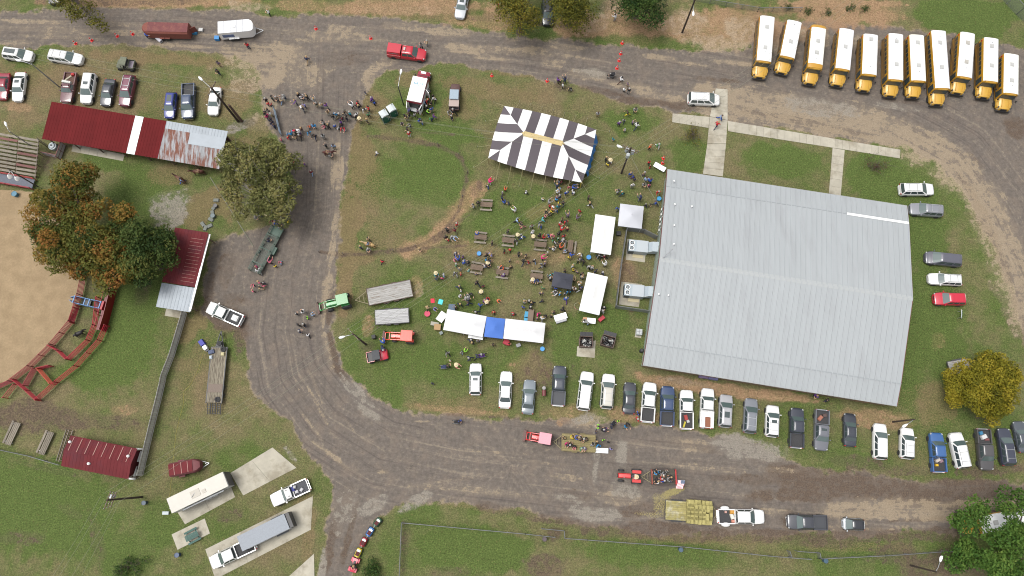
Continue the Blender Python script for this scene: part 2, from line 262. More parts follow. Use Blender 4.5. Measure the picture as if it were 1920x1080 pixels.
stroke('sand', [(1330, 186), (1500, 212), (1650, 238), (1760, 285), (1840, 375), (1890, 470), (1920, 600)], 3.6, .95); stroke('mud_and_shadow', [(1400, 210), (1500, 228), (1600, 250)], 1.0, .6); stroke('mud_and_shadow', [(1800, 330), (1850, 410), (1885, 500), (1905, 580)], .7, .7); stroke('mud_and_shadow', RING, .42, .75); stroke('clay', [(770, 470), (810, 448), (845, 415), (868, 385), (893, 350)], 1.7, .75); stroke('clay', [(860, 460), (940, 480), (1010, 490), (1080, 470)], 1.6, .45); stroke('clay', [(1000, 400), (1040, 380), (1070, 350)], 1.4, .4); stroke('mud_and_shadow', [(1455, 890), (1560, 905), (1700, 925), (1990, 922)], 2.2, .8); stroke('mud_and_shadow', [(1100, 992), (1300, 1002), (1500, 1006), (1800, 1000)], 1.1, .75); stroke('mud_and_shadow', [(900, 948), (1000, 968), (1100, 985)], .8, .6)
for k_, a_ in (('clay', '1340 50 150 55 0 .9'), ('sand', '500 112 110 46 -8 .85'), ('sand', '470 150 60 36 0 .7'), ('sand', '575 135 70 40 0 .6'), ('pale', '445 238 46 14 -25 .8'), ('sand', '480 225 30 30 0 .6'), ('sand', '645 70 120 16 5 .6'), ('sand', '960 95 160 12 6 .6'), ('sand', '1500 215 200 30 8 .7'), ('sand', '200 60 260 10 2 .6'), ('mud_and_shadow', '640 110 60 20 0 .4'), ('leaf', '450 290 60 60 0 .7'), ('clay', '1160 40 90 45 0 .7'), ('clay', '1570 25 150 45 3 1.0'), ('clay', '300 4 300 14 0 .8'), ('clay', '1120 45 140 36 0 .8'), ('clay', '760 14 220 22 0 .7'), ('clay', '560 10 90 20 0 .6'), ('mud_and_shadow', '220 3 220 12 0 .6'), ('clay', '900 40 90 24 5 .6'), ('clay', '1480 60 90 40 0 .7'), ('green', '1800 30 100 50 5 .8'), ('green', '1880 110 70 30 10 .8')): blob(k_, *[float(q) for q in a_.split()])
# the hay dropped behind the trailer
hay = np.zeros_like(XX); M['hay'] = hay
blob('hay', 1240, 942, 22, 20, -30, .45); blob('hay', 1262, 922, 30, 8, -20, .6); blob('hay', 1225, 965, 40, 6, 5, .4)
cell = np.zeros((NY, NX), np.int8)                # 0 ground, 1 road, 2 arena
c4 = lambda A: (A[:-1, :-1] + A[1:, :-1] + A[:-1, 1:] + A[1:, 1:]) / 4
cell[c4(road) > .5] = 1; cell[c4(arena) > .5] = 2
ATT = dict(road=road, arena=arena, green=np.clip(green, 0, 1), ru=ru, rv=rv, streak=streak, **M)
ZZ = (NB - .5) * .10 * (1 - road) * (1 - arena) * 0.0
def ground_material():
    m = bpy.data.materials.new('earth_grass_and_gravel'); m.use_nodes = True; nt = m.node_tree; N = nt.nodes; L = nt.links; b = N['Principled BSDF']
    b.inputs['Roughness'].default_value = .95; b.inputs['Specular IOR Level'].default_value = .15
    tc = N.new('ShaderNodeTexCoord')
    def att(n): a = N.new('ShaderNodeAttribute'); a.attribute_name = n; return a.outputs['Fac']
    def noise(sc, det=5, ro=.6, vec=None):
        n = N.new('ShaderNodeTexNoise'); n.inputs['Scale'].default_value = sc; n.inputs['Detail'].default_value = det; n.inputs['Roughness'].default_value = ro
        L.new(vec or tc.outputs['Object'], n.inputs['Vector']); return n.outputs[0]
    def math_(op, a, c):
        n = N.new('ShaderNodeMath'); n.operation = op
        for i, q in enumerate((a, c)):
            if isinstance(q, (int, float)): n.inputs[i].default_value = q
            else: L.new(q, n.inputs[i])
        return n.outputs[0]
    def ramp(x, a, c, lo=0., hi=1.):
        n = N.new('ShaderNodeMapRange'); n.interpolation_type = 'SMOOTHSTEP'; L.new(x, n.inputs[0])
        for i, q in enumerate((a, c, lo, hi)): n.inputs[i + 1].default_value = q
        return n.outputs[0]
    def mix(fac, a, c):
        n = N.new('ShaderNodeMix'); n.data_type = 'RGBA'
        if isinstance(fac, float): n.inputs[0].default_value = fac
        else: L.new(fac, n.inputs[0])
        for i, q in ((6, a), (7, c)):
            if isinstance(q, tuple): n.inputs[i].default_value = (*q, 1)
            else: L.new(q, n.inputs[i])
        return n.outputs[2]
    def value(col, fac):
        n = N.new('ShaderNodeHueSaturation'); L.new(col, n.inputs['Color']); L.new(fac, n.inputs['Value']); return n.outputs[0]
    nA, nB, nC, nD = noise(.5, 6), noise(1.7, 6, .65), noise(6, 4, .7), noise(22, 2, .6)
    def mask(name, w=.55, a=.36, c=.6, nn=None):
        s = math_('MULTIPLY', math_('SUBTRACT', nn or nB, .5), w * 2)
        v = att(name); return ramp(math_('ADD', v, math_('MULTIPLY', s, ramp(v, .02, .3))), a, c)
    # grass: dry olive to green, speckled with blades and fallen leaves
    g = ramp(math_('ADD', att('green'), math_('MULTIPLY', math_('SUBTRACT', nA, .5), .9)), .15, .95)
    dry = mix(ramp(nC, .35, .65), S(110, 101, 74), S(138, 126, 96)); lush = mix(ramp(nC, .35, .65), S(72, 90, 44), S(104, 119, 64))
    grass = mix(g, dry, lush)
    grass = mix(ramp(noise(3.1, 3, .5), .60, .72, 0, .5), grass, S(118, 98, 70))
    grass = mix(math_('MULTIPLY', ramp(nD, .66, .72), .5), grass, S(166, 146, 98))
    lf = mask('leaf', .8, .3, .75, nC); grass = mix(math_('MULTIPLY', lf, .62), grass, mix(ramp(nD, .38, .62), S(114, 95, 72), S(154, 130, 100)))
    # road: worn asphalt and gravel with wheel tracks along its course
    cb = N.new('ShaderNodeCombineXYZ'); L.new(math_('MULTIPLY', att('ru'), 1.4), cb.inputs[0]); L.new(math_('MULTIPLY', att('rv'), .035), cb.inputs[1])
    st = noise(1., 6, .7, cb.outputs[0])
    rc = mix(ramp(nB, .3, .7), S(106, 99, 93), S(125, 116, 108)); rc = mix(ramp(nA, .45, .7, 0, .6), rc, S(134, 121, 109)); rc = mix(ramp(math_('ADD', math_('MULTIPLY', st, .6), math_('MULTIPLY', nB, .5)), .60, .68, 0, .5), rc, S(156, 142, 124))
    rc = mix(math_('MULTIPLY', ramp(noise(.8, 8, .72), .56, .62), .35), rc, S(150, 138, 122)); rc = mix(math_('MULTIPLY', ramp(noise(1.1, 8, .7), .40, .34), .4), rc, S(84, 77, 74))
    rc = mix(math_('MULTIPLY', ramp(st, .52, .68), math_('MULTIPLY', att('streak'), .45)), rc, S(146, 135, 122))
    rc = mix(math_('MULTIPLY', ramp(st, .46, .36), math_('MULTIPLY', att('streak'), .5)), rc, S(88, 80, 79))
    rc = mix(math_('MULTIPLY', ramp(nD, .64, .70), .45), rc, S(165, 155, 142))
    rm = ramp(math_('ADD', att('road'), math_('MULTIPLY', math_('SUBTRACT', nC, .5), .5)), .35, .6)
    base = mix(rm, grass, rc)
    # a pale crumbled verge where road meets grass
    edge = math_('MULTIPLY', ramp(att('road'), .05, .4), ramp(att('road'), .98, .6)); base = mix(math_('MULTIPLY', math_('MULTIPLY', edge, ramp(nB, .42, .6)), .6), base, S(160, 144, 120))
    frag = math_('ADD', math_('ADD', math_('MULTIPLY', math_('SUBTRACT', noise(1.1, 10, .74), .5), 2.6), math_('MULTIPLY', math_('SUBTRACT', noise(.33, 6, .6), .5), 1.4)), math_('MULTIPLY', math_('MULTIPLY', math_('SUBTRACT', st, .5), att('streak')), 1.6))
    def patch(base, name, soft, hard, c0, c1, nn):
        v = att(name); f = math_('ADD', math_('MULTIPLY', v, .66), math_('MULTIPLY', frag, ramp(v, .02, .35))); col = mix(ramp(nn, .3, .7), c0, c1)
        base = mix(math_('MULTIPLY', ramp(v, .05, .9), soft), base, col)
        base = mix(ramp(f, .30, .62, 0, hard * .5), base, col)
        return mix(ramp(f, .48, .53, 0, hard), base, col)
    base = patch(base, 'clay', .68, .6, S(142, 114, 88), S(180, 148, 118), nC)
    base = patch(base, 'mud_and_shadow', .5, .6, S(86, 73, 64), S(116, 100, 86), nC)
    base = patch(base, 'sand', .25, .5, S(152, 136, 114), S(182, 165, 141), nC)
    base = patch(base, 'pale', .25, .68, S(134, 127, 117), S(164, 157, 146), nC)
    base = mix(math_('MULTIPLY', mask('hay', .8, .3, .6, nC), .85), base, mix(ramp(nD, .4, .6), S(150, 140, 90), S(186, 174, 118)))
    sandy = mix(ramp(nA, .3, .7), S(158, 137, 108), S(174, 152, 121)); sandy = mix(ramp(noise(.25, 5), .55, .72, 0, .6), sandy, S(146, 128, 101)); sandy = mix(math_('MULTIPLY', ramp(nD, .62, .7), .3), sandy, S(200, 178, 145))
    base = mix(ramp(math_('ADD', att('arena'), math_('MULTIPLY', math_('SUBTRACT', nC, .5), .4)), .4, .6), base, sandy)
    amp = math_('SUBTRACT', 1.15, math_('MULTIPLY', math_('MAXIMUM', att('road'), att('arena')), .75))
    for sc_, k_ in ((3.6, 1.25), (9, .9), (.9, .5)): base = value(base, math_('ADD', 1., math_('MULTIPLY', math_('MULTIPLY', math_('SUBTRACT', noise(sc_, 3, .72), .5), k_), amp)))
    L.new(base, b.inputs['Base Color'])
    bp = N.new('ShaderNodeBump'); bp.inputs['Strength'].default_value = .6; bp.inputs['Distance'].default_value = .05; L.new(noise(14, 4, .7), bp.inputs['Height']); L.new(bp.outputs[0], b.inputs['Normal'])
    return m
EARTH = ground_material()
def grid_mesh(name, sel, extra=None):
    jj, ii = np.nonzero(sel); W = NX + 1
    q = np.stack([jj * W + ii, jj * W + ii + 1, (jj + 1) * W + ii + 1, (jj + 1) * W + ii], 1)
    used, inv = np.unique(q.ravel(), return_inverse=True); q = inv.reshape(-1, 4)
    co = np.stack([XX.ravel()[used], YY.ravel()[used], ZZ.ravel()[used]], 1); at = {k: v.ravel()[used] for k, v in ATT.items()}
    if extra is not None:
        ev, ef = extra; q = np.concatenate([q, np.array(ef) + len(co)]); co = np.concatenate([co, np.array(ev, float)])
        for k in at: at[k] = np.concatenate([at[k], np.full(len(ev), .45 if k == 'green' else 0.)])
    me = bpy.data.meshes.new(name); nf = len(q)
    me.vertices.add(len(co)); me.vertices.foreach_set('co', co.astype(np.float32).ravel())
    me.loops.add(nf * 4); me.loops.foreach_set('vertex_index', q.astype(np.int32).ravel())
    me.polygons.add(nf); me.polygons.foreach_set('loop_start', np.arange(nf, dtype=np.int32) * 4)
    me.update(calc_edges=True)
    for k, v in at.items():
        a = me.attributes.new(k, 'FLOAT', 'POINT'); a.data.foreach_set('value', v.astype(np.float32))
    me.materials.append(EARTH); return me
B = 700.
ring_v = [(-B, -B, 0), (B, -B, 0), (B, B, 0), (-B, B, 0), (GX0, GY0, 0), (GX1, GY0, 0), (GX1, GY1, 0), (GX0, GY1, 0)]
ring_f = [(0, 1, 5, 4), (1, 2, 6, 5), (2, 3, 7, 6), (3, 0, 4, 7)]
tag(obj('ground', grid_mesh('ground', cell == 0, (ring_v, ring_f))), kind='structure')
tag(obj('road', grid_mesh('road', cell == 1)), kind='structure')
tag(obj('arena_ground', grid_mesh('arena_ground', cell == 2)), kind='structure')
def slab_path(name, quads, nseg, z=.06, m=CONC):
    """concrete path: each cast slab is a piece with a narrow joint"""
    root = tag(obj(name, None), kind='structure')
    for q, n in zip(quads, nseg):
        a, b, c, d = [Vector((*P2(p), 0)) for p in q]      # a->b one end, d->c other end (slabs run a->d)
        for i in range(n):
            t0, t1 = i / n, (i + 1) / n; L = (d - a).length / n; e = min(.012 / max(L, .1), .05)
            t0 += e / n; t1 -= e / n
            mb = MB(); mb.prism([tuple(x)[:2] for x in (a.lerp(d, t0), b.lerp(c, t0), b.lerp(c, t1), a.lerp(d, t1))], -.05, z)
            part('slab', mb, m, root)
    return root
slab_path('sidewalk', [[(1318, 326), (1355, 331), (1361, 270), (1326, 270)], [(1326, 269.5), (1361, 269.5), (1364, 226), (1331, 219)], [(1331, 218.5), (1364, 225.5), (1364, 168), (1342, 166)],
                       [(1261, 213), (1260, 229), (1328.5, 240), (1330.5, 219.5)], [(1364.5, 227), (1364.5, 246), (1687, 297), (1688, 281)], [(1554, 363), (1576, 367), (1583.5, 281.5), (1561, 277.5)]], [5, 3, 4, 5, 24, 6])
slab_path('concrete_pad', [[(432, 887), (456, 929), (556, 877), (511, 839)]], [2], .05)
slab_path('concrete_pad', [[(318, 936), (347, 983), (441, 932), (424, 888)]], [2], .05)
slab_path('concrete_pad', [[(322, 1002), (333, 1031), (394, 1000), (384, 972)]], [1], .05)
slab_path('concrete_pad', [[(385, 1030), (404, 1086), (583, 993), (587, 930)]], [3], .05)
slab_path('concrete_pad', [[(540, 1082), (560, 1100), (590, 1098), (589, 1038)]], [1], .05)
slab_path('concrete_pad', [[(1082, 650), (1081, 668), (1115, 671), (1117, 638)]], [1], .05)
slab_path('concrete_pad', [[(137, 270), (134, 284), (231, 302), (234, 290)]], [6], .05)
slab_path('concrete_pad', [[(312, 579), (309, 592), (344, 598), (348, 584)]], [1], .07)
slab_path('concrete_pad', [[(1176, 448), (1173, 487), (1209, 492), (1213, 452)]], [1], .05)
slab_path('concrete_pad', [[(1165, 528), (1160, 571), (1198, 576), (1204, 533)]], [1], .05)
slab_path('concrete_pad', [[(1192, 616), (1190, 632), (1202, 634), (1204, 617)]], [1], .05)
# ------------------------------------------------------------------ buildings
def rect_fit(c, z):
    """corners TL TR BR BL in pixels at height z -> centre, heading of the long axis TL->TR, length, width"""
    q = [P(*p, z) for p in c]; cen = sum(q, Vector()) / 4
    ex = ((q[1] - q[0]) + (q[2] - q[3])) / 2; ey = ((q[0] - q[3]) + (q[1] - q[2])) / 2
    return cen, math.atan2(ex.y, ex.x), ex.length, ey.length
ROOFM = mat('grey_metal_roof', S(174, 179, 182), .6, .0, var=.04, vscale=.9, col2=S(168, 172, 175), c2scale=.5, c2at=.60, stretch=(1.2, .16, 1), world=True)
WALLG = mat('pale_green_siding', S(170, 184, 172), .6, var=.08, vscale=.6)
TRIMR = mat('maroon_trim', S(120, 62, 60), .6)
def ribbed_panel(w, L, rib=.05, n=1, r=.035):
    """a roof sheet w wide (x) and L long (y, falling), ribs raised at both edges"""
    mb = MB()
    prof = [(0, 0), (.02, rib), (.02 + r, rib), (.04 + r, 0)]
    xs_ = []
    for k in range(n): xs_ += [(k * w / n + a, z) for a, z in prof]
    xs_.append((w - .006, 0))
    vs = []; fs = []
    for x, z in xs_: vs += [(x, 0, z), (x, -L, z), (x, 0, -.03), (x, -L, -.03)]
    for i in range(len(xs_) - 1):
        a, b = 4 * i, 4 * i + 4; fs += [(a, a + 1, b + 1, b), (a + 2, b + 2, b + 3, a + 3), (a + 1, a + 3, b + 3, b + 1), (a, b, b + 2, a + 2)]
    return mb.add(vs, fs)
def big_hall():
    ze, zc, zr = 3.5, 4.35, 6.5
    cen, a, L, W = rect_fit([(1253, 318), (1700, 387), (1683, 760), (1204, 684)], ze)
    cen.z = 0
    t = thing('metal_hall', 'huge low-gabled hall with a pale grey ribbed metal roof', 'hall', cen, a)
    hw, hl = W / 2, L / 2; yc = hw * .80
    prof = [(-hw, ze), (-yc, zc), (0, zr), (yc, zc), (hw, ze)]
    mb = MB(); w_ = hw - .25; l_ = hl - .3
    ring = lambda x: [(x, -w_, 0), (x, -w_, ze - .12), (x, -yc + .1, zc - .12), (x, 0, zr - .15), (x, yc - .1, zc - .12), (x, w_, ze - .12), (x, w_, 0)]
    mb.loft([ring(-l_), ring(l_)]); wall = part('wall', mb, WALLG, t)
    for s in range(64):                                # vertical siding ribs
        mb = MB() if s == 0 else mb
        x = -l_ + (s + .5) * 2 * l_ / 64
        for y in (-w_ - .02, w_ + .02): mb.box((x, y, ze / 2 - .06), (.08, .04, ze - .14))
    for s in range(52):
        y = -w_ + (s + .5) * 2 * w_ / 52; ay = abs(y); h = ze + (zc - ze) * (hw - ay) / (hw - yc) if ay > yc else zc + (zr - zc) * (yc - ay) / yc
        for x in (-l_ - .02, l_ + .02): mb.box((x, y, (h - .3) / 2), (.04, .08, h - .3))
    part('siding_rib', mb, WALLG, wall)['kind'] = 'stuff'
    roof = obj('roof', None, t); n = 48; pw = L / n
    for (y0, z0), (y1, z1) in ((prof[1], prof[0]), (prof[2], prof[1]), (prof[2], prof[3]), (prof[3], prof[4])):
        d = math.hypot(y1 - y0, z1 - z0); me = ribbed_panel(pw, d + .04, .06, 1, .14).mesh('roof_panel', ROOFM)
        sgn = -1 if y1 < y0 else 1; ang = math.atan2(z0 - z1, abs(y1 - y0))
        for i in range(n):
            x = -hl + (i if sgn < 0 else i + 1) * pw
            obj('roof_panel', me, roof, (x, y0, z0 + (.02 if abs(y0) < yc - .1 else 0)), rot=(ang, 0, 0) if sgn < 0 else (ang, 0, PI))
    mb = MB()
    for y0, z0 in (prof[2],):
        mb.add([(-hl, -.35, zr - .02), (hl, -.35, zr - .02), (hl, 0, zr + .07), (-hl, 0, zr + .07), (hl, .35, zr - .02), (-hl, .35, zr - .02)], [(0, 1, 2, 3), (3, 2, 4, 5)])
    part('ridge_cap', mb, mat('ridge_metal', S(180, 184, 185), .6), roof)
    for sg in (-1, 1):
        mb = MB(); mb.box((0, sg * yc, zc + .05), (L, .10, .05)); part('roof_seam', mb, mat('seam_grey', S(160, 166, 170), .6), roof)
        mb = MB(); mb.box((0, sg * (hw + .06), ze - .08), (L, .12, .12)); part('gutter', mb, mat('gutter_grey', S(170, 172, 172), .5), roof)
        for e in (-1, 1):
            mb = MB()
            for (y0, z0), (y1, z1) in zip(prof[:-1], prof[1:]):
                if (y0 + y1) * sg > 0: mb.slab([(e * (hl + .03), y0, z0 - .28), (e * (hl + .03), y1, z1 - .28), (e * (hl + .03), y1, z1 + .03), (e * (hl + .03), y0, z0 + .03)], .06)
            part('barge_trim', mb, TRIMR, roof)
    mb = MB(); mb.box((hl - 4.6, yc - .0, zc + .10), (9.0, .35, .05)); part('flashing', mb, WHITE, roof)
    for px, py in ((1298, 386), (1261, 461), (1266, 336), (1266, 382), (1234, 553), (1252, 555), (1263, 424)):
        q = P(px, py, 5.5) - cen; q.rotate(Matrix.Rotation(-a, 3, 'Z')); ay = abs(q.y); h = zc + (zr - zc) * (yc - ay) / yc if ay < yc else zc
        mb = MB(); mb.cyl((q.x, q.y, h - .05), (q.x, q.y, h + .45), .07, n=8).lathe((q.x, q.y, h + .45), [(.12, 0), (.12, .06), (.02, .12)], 8); part('roof_vent', mb, WHITE, roof)
    q = P(1251, 475, 6.4) - cen; q.rotate(Matrix.Rotation(-a, 3, 'Z'))
    mb = MB(); mb.cyl((-hl + .1, q.y - 1.2, zr - .5), (-hl + 1.5, q.y + .3, zr + 1.6), .05, n=6); part('antenna_mast', mb, STEEL, roof)
    dm = mat('hall_door', S(150, 120, 96), .6)
    for x, sgn in ((-l_ + 9.6, -1), (l_ - 3.4, -1), (-l_ + 7, 1), (l_ - 12, 1)):
        mb = MB(); mb.box((x, sgn * (w_ + .06), 1.1), (1.9, .06, 2.2)); dr = part('door', mb, dm, t)
        mb = MB(); mb.box((x + .1, sgn * (w_ + .12), 1.05), (.05, .06, .2)); part('handle', mb, CHROME, dr)
    mb = MB(); mb.box((0, -w_ - .035, .45), (2 * l_, .03, .9)); part('brown_skirt', mb, mat('brown_skirt', S(140, 118, 96), .8, var=.15), t)
    for k in range(5):
        mb = MB(); y = hw * (.62 - k * .055); mb.cyl((-l_ - .12, y, .2), (-l_ - .12, y, 3.0), .045, n=6).box((-l_ - .14, y, 1.5 + .2 * (k % 2)), (.16, .3, .4)); part('conduit', mb, WHITE, t)
    mb = MB(); mb.lathe((-l_ - .35, -w_ + 2.2, 0), [(.28, 0), (.28, .9), (.2, 1.)], 10); part('water_heater', mb, BLACK, t)
    return t
big_hall()
RED1 = mat('red_metal_roof', S(108, 33, 35), .85, .0, spec=.15, var=.12, vscale=.5, world=True)
RED2 = mat('dull_red_metal_roof', S(114, 50, 54), .85, .0, spec=.15, var=.15, vscale=.4, col2=S(106, 54, 60), c2scale=.3, world=True)
TIN = mat('bare_tin_roof', S(152, 161, 170), .5, .1, var=.1, vscale=.7, world=True)
RUST = mat('rusty_tin_roof', S(166, 168, 172), .7, .1, var=.2, vscale=2, col2=S(122, 70, 50), c2scale=1.1, c2at=.50, stretch=(2.0, .30, 1), world=True)
PALE_RIB = mat('pale_roof_strip', S(182, 132, 122), .6)
def shed(name, label, corners, z, slope, sheets, seams=0, postz=None, ridge=False):
    """open shed: corners TL TR BR BL px of roof at height z; sheets = list of (u0,u1,v0,v1,material) over the roof"""
    cen, a, L, W = rect_fit(corners, z); cen.z = 0
    t = thing(name, label, 'shed', cen, a); roof = obj('roof', None, t)
    def H(v): return z + slope * W * (v - .5) if not ridge else z + slope * W * (.5 - abs(v - .5))
    for u0, u1, v0, v1, m in sheets:
        n = max(1, round((u1 - u0) * L / .95)); w = (u1 - u0) * L / n
        for (va, vb) in (((v0, v1),) if not ridge else ((max(v0, .5), v1), (v0, min(v1, .5)))):
            if vb - va < .01: continue
            ya, yb = (va - .5) * W, (vb - .5) * W; za, zb = H(va), H(vb); d = math.hypot(yb - ya, zb - za); an = math.atan2(zb - za, yb - ya)
            me = ribbed_panel(w, d, .02, 2, .05).mesh('roof_sheet', m)
            for i in range(n): obj('roof_sheet', me, roof, ((u0 - .5) * L + i * w, yb, zb), rot=(an, 0, 0))
    posts = postz or max(2, round(L / 3.6))
    for i in range(posts):
        for v in (.06, .94):
            x = (-.48 + .96 * i / (posts - 1)) * L; mb = MB(); mb.box((x, (v - .5) * W, H(v) / 2 - .06), (.14, .14, H(v) - .12)); part('post', mb, BROWNWOOD, t)
    for v in (.06, .94, .5):
        mb = MB(); mb.box((0, (v - .5) * W, H(v) - .14), (L * .98, .08, .16)); part('beam', mb, BROWNWOOD, t)
    return t, roof, L, W, H
t, roof, L, W, H = shed('livestock_shed', 'long dark red tin-roofed shed with a white skylight strip and rusty end', [(100, 193), (430, 247), (408, 316), (75, 258)], 3.0, .10,
    [(0, .478, 0, 1, RED1), (.478, .525, 0, 1.0, mat('skylight_strip', (.52, .55, .56), .4)), (.525, .655, 0, 1, RED1), (.655, 1, 0, .80, RUST), (.655, .80, .80, 1, TIN), (.80, 1, .45, 1, TIN)][:4] + [(.655, .79, .80, 1., TIN), (.79, 1., .80, 1., TIN)])
mb = MB(); mb.slab([((.80 - .5) * L, 0, H(.5) + .075), (.5 * L, 0, H(.5) + .075), (.5 * L, .31 * W, H(.81) + .075), ((.80 - .5) * L, .31 * W, H(.81) + .075)], .02); part('patch_sheet', mb, TIN, roof)
mb = MB(); mb.box((0, W / 2 - .3, 1.2), (L * .96, .06, 2.2)); part('back_wall', mb, mat('barn_red_board', S(96, 40, 40), .8, var=.2), t)
t, roof, L, W, H = shed('stall_shed', 'red ribbed metal shed with a bare tin lower end', [(343, 430), (390, 437), (357, 585), (277, 572)], 2.9, .05,
    [(0, 1, .31, 1, RED2), (0, 1, 0, .30, TIN)])
for k in range(13):
    v = .36 + k * .045; mb = MB(); mb.box(((.72 - .5) * L, (v - .5) * W, H(v) + .055), (L * .38, .035, .03)); part('pale_strip', mb, PALE_RIB, roof)
mb = MB(); mb.box((L / 2 + .08, 0, 2.85), (.26, W * .98, .16)); part('gutter', mb, WHITE, roof)
t, roof, L, W, H = shed('red_barn', 'small maroon gabled metal shed beside wooden benches', [(131, 816), (257, 841), (242, 899), (116, 874)], 2.7, .28, [(0, 1, 0, 1, RED2)], ridge=True)
for k in range(8):
    mb = MB(); x = (-.44 + k * .122) * L; mb.slab([(x, .03 * W, H(.53) + .06), (x + .09, .03 * W, H(.53) + .06), (x + .09, .47 * W, H(.97) + .06), (x, .47 * W, H(.97) + .06)], .03); part('pale_strip', mb, PALE_RIB, roof)
for u, v in ((.04, .8), (.4, .25), (.92, .72)):
    mb = MB(); mb.lathe(((u - .5) * L, (v - .5) * W, H(v)), [(.2, 0), (.2, .25), (.05, .4)], 8); part('roof_vent', mb, WHITE, roof)
for x0 in (-1, 1):
    mb = MB(); mb.box((x0 * L * .46, 0, 1.2), (.06, W * .86, 2.4)); part('wall', mb, RED2, t)
for px, py in ((259, 853), (248, 886)):
    q = P(px, py, .7); o = thing('white_tank', 'white plastic tank lying beside the maroon shed', 'tank', (q.x, q.y, 0), .2, 'white tanks by the maroon shed')
    mb = MB(); ax = math.radians(75); d = Vector((math.cos(ax), math.sin(ax), 0)) * .95
    mb.cyl(Vector((0, 0, .55)) - d, Vector((0, 0, .55)) + d, .5, n=14); part('barrel', mb, mat('tank_plastic', (.62, .63, .62), .5), o, 40)
    mb = MB(); mb.box((0, 0, .06), (.9, 1.5, .12), ax - PI / 2); part('cradle', mb, BROWNWOOD, o)
# ------------------------------------------------------------------ wooden bleachers with a platform
def bleacher():
    c0 = P(36, 296, 1.4); a = heading((70, 303), (0, 291), 1.5)[1]; c0.z = 0
    t = thing('wooden_bleachers', 'weathered plank bleachers beside the sandy arena', 'bleachers', c0, a)
    rb = mat('reddish_board', S(128, 88, 84), .9, var=.25, vscale=3, stretch=(1, 8, 8))
    for i in range(10):
        y = 2.9 - i * .56; z = 2.5 - i * .2
        for s, x, w in ((0, -2.7, 4.6), (1, 1.3, 3.3)):
            mb = MB(); mb.box((x, y, z), (w - .05, .36, .06), rz=random.uniform(-.012, .012)); part('plank', mb, rb if (i, s) in ((1, 0), (7, 1), (4, 1)) else WOOD, t)
    for x in (-4.6, -2, -.4, 2.7):
        mb = MB(); mb.slab([(x, -2.6, .35), (x + .1, -2.6, .35), (x + .1, 3.1, 2.45), (x, 3.1, 2.45)], .1)
        for i in range(0, 10, 3): mb.box((x + .05, 2.9 - i * .56, (2.4 - i * .2) / 2), (.1, .1, 2.4 - i * .2))
        part('stringer', mb, BROWNWOOD, t)
    mb = MB(); mb.box((-1.2, -3.5, .55), (8.2, 1.5, .1)); part('walkway', mb, mat('bluegrey_deck', S(108, 112, 124), .8, var=.2), t)
    for dy in (-2.72, -4.3):
        mb = MB()
        for z in (.8, 1.3): mb.cyl((-5.2, dy, z), (2.9, dy, z), .05, n=6)
        for k in range(5): mb.cyl((-5.2 + k * 2.02, dy, 0), (-5.2 + k * 2.02, dy, 1.3), .05, n=6)
        part('guard_rail', mb, REDPIPE, t)
    mb = MB(); mb.cyl((3.0, 3.0, 0), (3.0, 3.0, 3.2), .06, n=6).cyl((3., 3., 2.8), (3., -2.6, .9), .04, n=6); part('hand_rail', mb, WOOD, t)
bleacher()
def bench(px, py, rz, lab):
    q = P(px, py, .5); t = thing('slat_bench', lab, 'bench', (q.x, q.y, 0), rz, 'board benches behind the maroon shed')
    for i, (y, z) in enumerate(((-.55, .45), (-.35, .5), (-.15, .55), (.05, .6), (.6, .3))):
        mb = MB(); mb.box((0, y, z), (3.3, .19 if i < 4 else .3, .05)); part('plank', mb, WOOD, t)
    for x in (-1.3, 1.3):
        mb = MB(); mb.box((x, 0, .2), (.08, 1.3, .08)).box((x, -.4, .22), (.08, .08, .44)).box((x, .6, .14), (.08, .08, .28)).box((x, .05, .28), (.08, .08, .56)); part('leg', mb, STEEL, t)
bench(21, 812, math.radians(72), 'low grey board bench on bare dirt, farther from the cleated ramp'); bench(84, 830, math.radians(72), 'low grey board bench on bare dirt, nearer the cleated ramp')
mb = MB(); q0, q1 = P(112, 866, .3), P(131, 806, .3)
t = thing('timber_ramp', 'narrow wooden cleated ramp along the maroon shed', 'ramp', ((q0 + q1) / 2).xy.to_3d(), math.atan2(q1.y - q0.y, q1.x - q0.x)); L = (q1 - q0).length
for y in (-.45, .1, .5): mb = MB(); mb.box((0, y, .3), (L, .09, .2)); part('rail', mb, WOOD, t)
for i in range(12): mb = MB(); mb.box((-L / 2 + (i + .5) * L / 12, 0, .26), (.1, .9, .05)); part('cleat', mb, BROWNWOOD, t)
# ticket pen of white panels
q = P(103, 281, .6); t = thing('white_panel_pen', 'small pen of white panels framed in maroon', 'pen', (q.x, q.y, 0), math.radians(-12))
pm = mat('white_board', S(206, 202, 204), .7, var=.08)
for (cx, cy, rz, n, w) in ((-.35, -1.0, 0, 2, 1.2), (1.0, .0, PI / 2, 2, 1.2)):
    for i in range(n):
        for k in range(2):
            mb = MB(); off = Vector(((i - .5) * 1.22, 0, 0)); off.rotate(Matrix.Rotation(rz, 3, 'Z')); mb.box((cx + off.x, cy + off.y, .38 + .72 * k), (1.14, .04, .64), rz); part('panel', mb, pm, t)
    mb = MB()
    for z in (.02, .74, 1.46): mb.box((cx, cy, z), (2.5, .09, .07), rz)
    for i in (-1, 0, 1): o_ = Vector((i * 1.22, 0, 0)); o_.rotate(Matrix.Rotation(rz, 3, 'Z')); mb.box((cx + o_.x, cy + o_.y, .74), (.07, .09, 1.5), rz)
    part('frame', mb, TRIMR, t)
q = P(97, 273, .8); t = thing('water_trough', 'white oval tank inside the white panel pen', 'tank', (q.x, q.y, 0), .1)
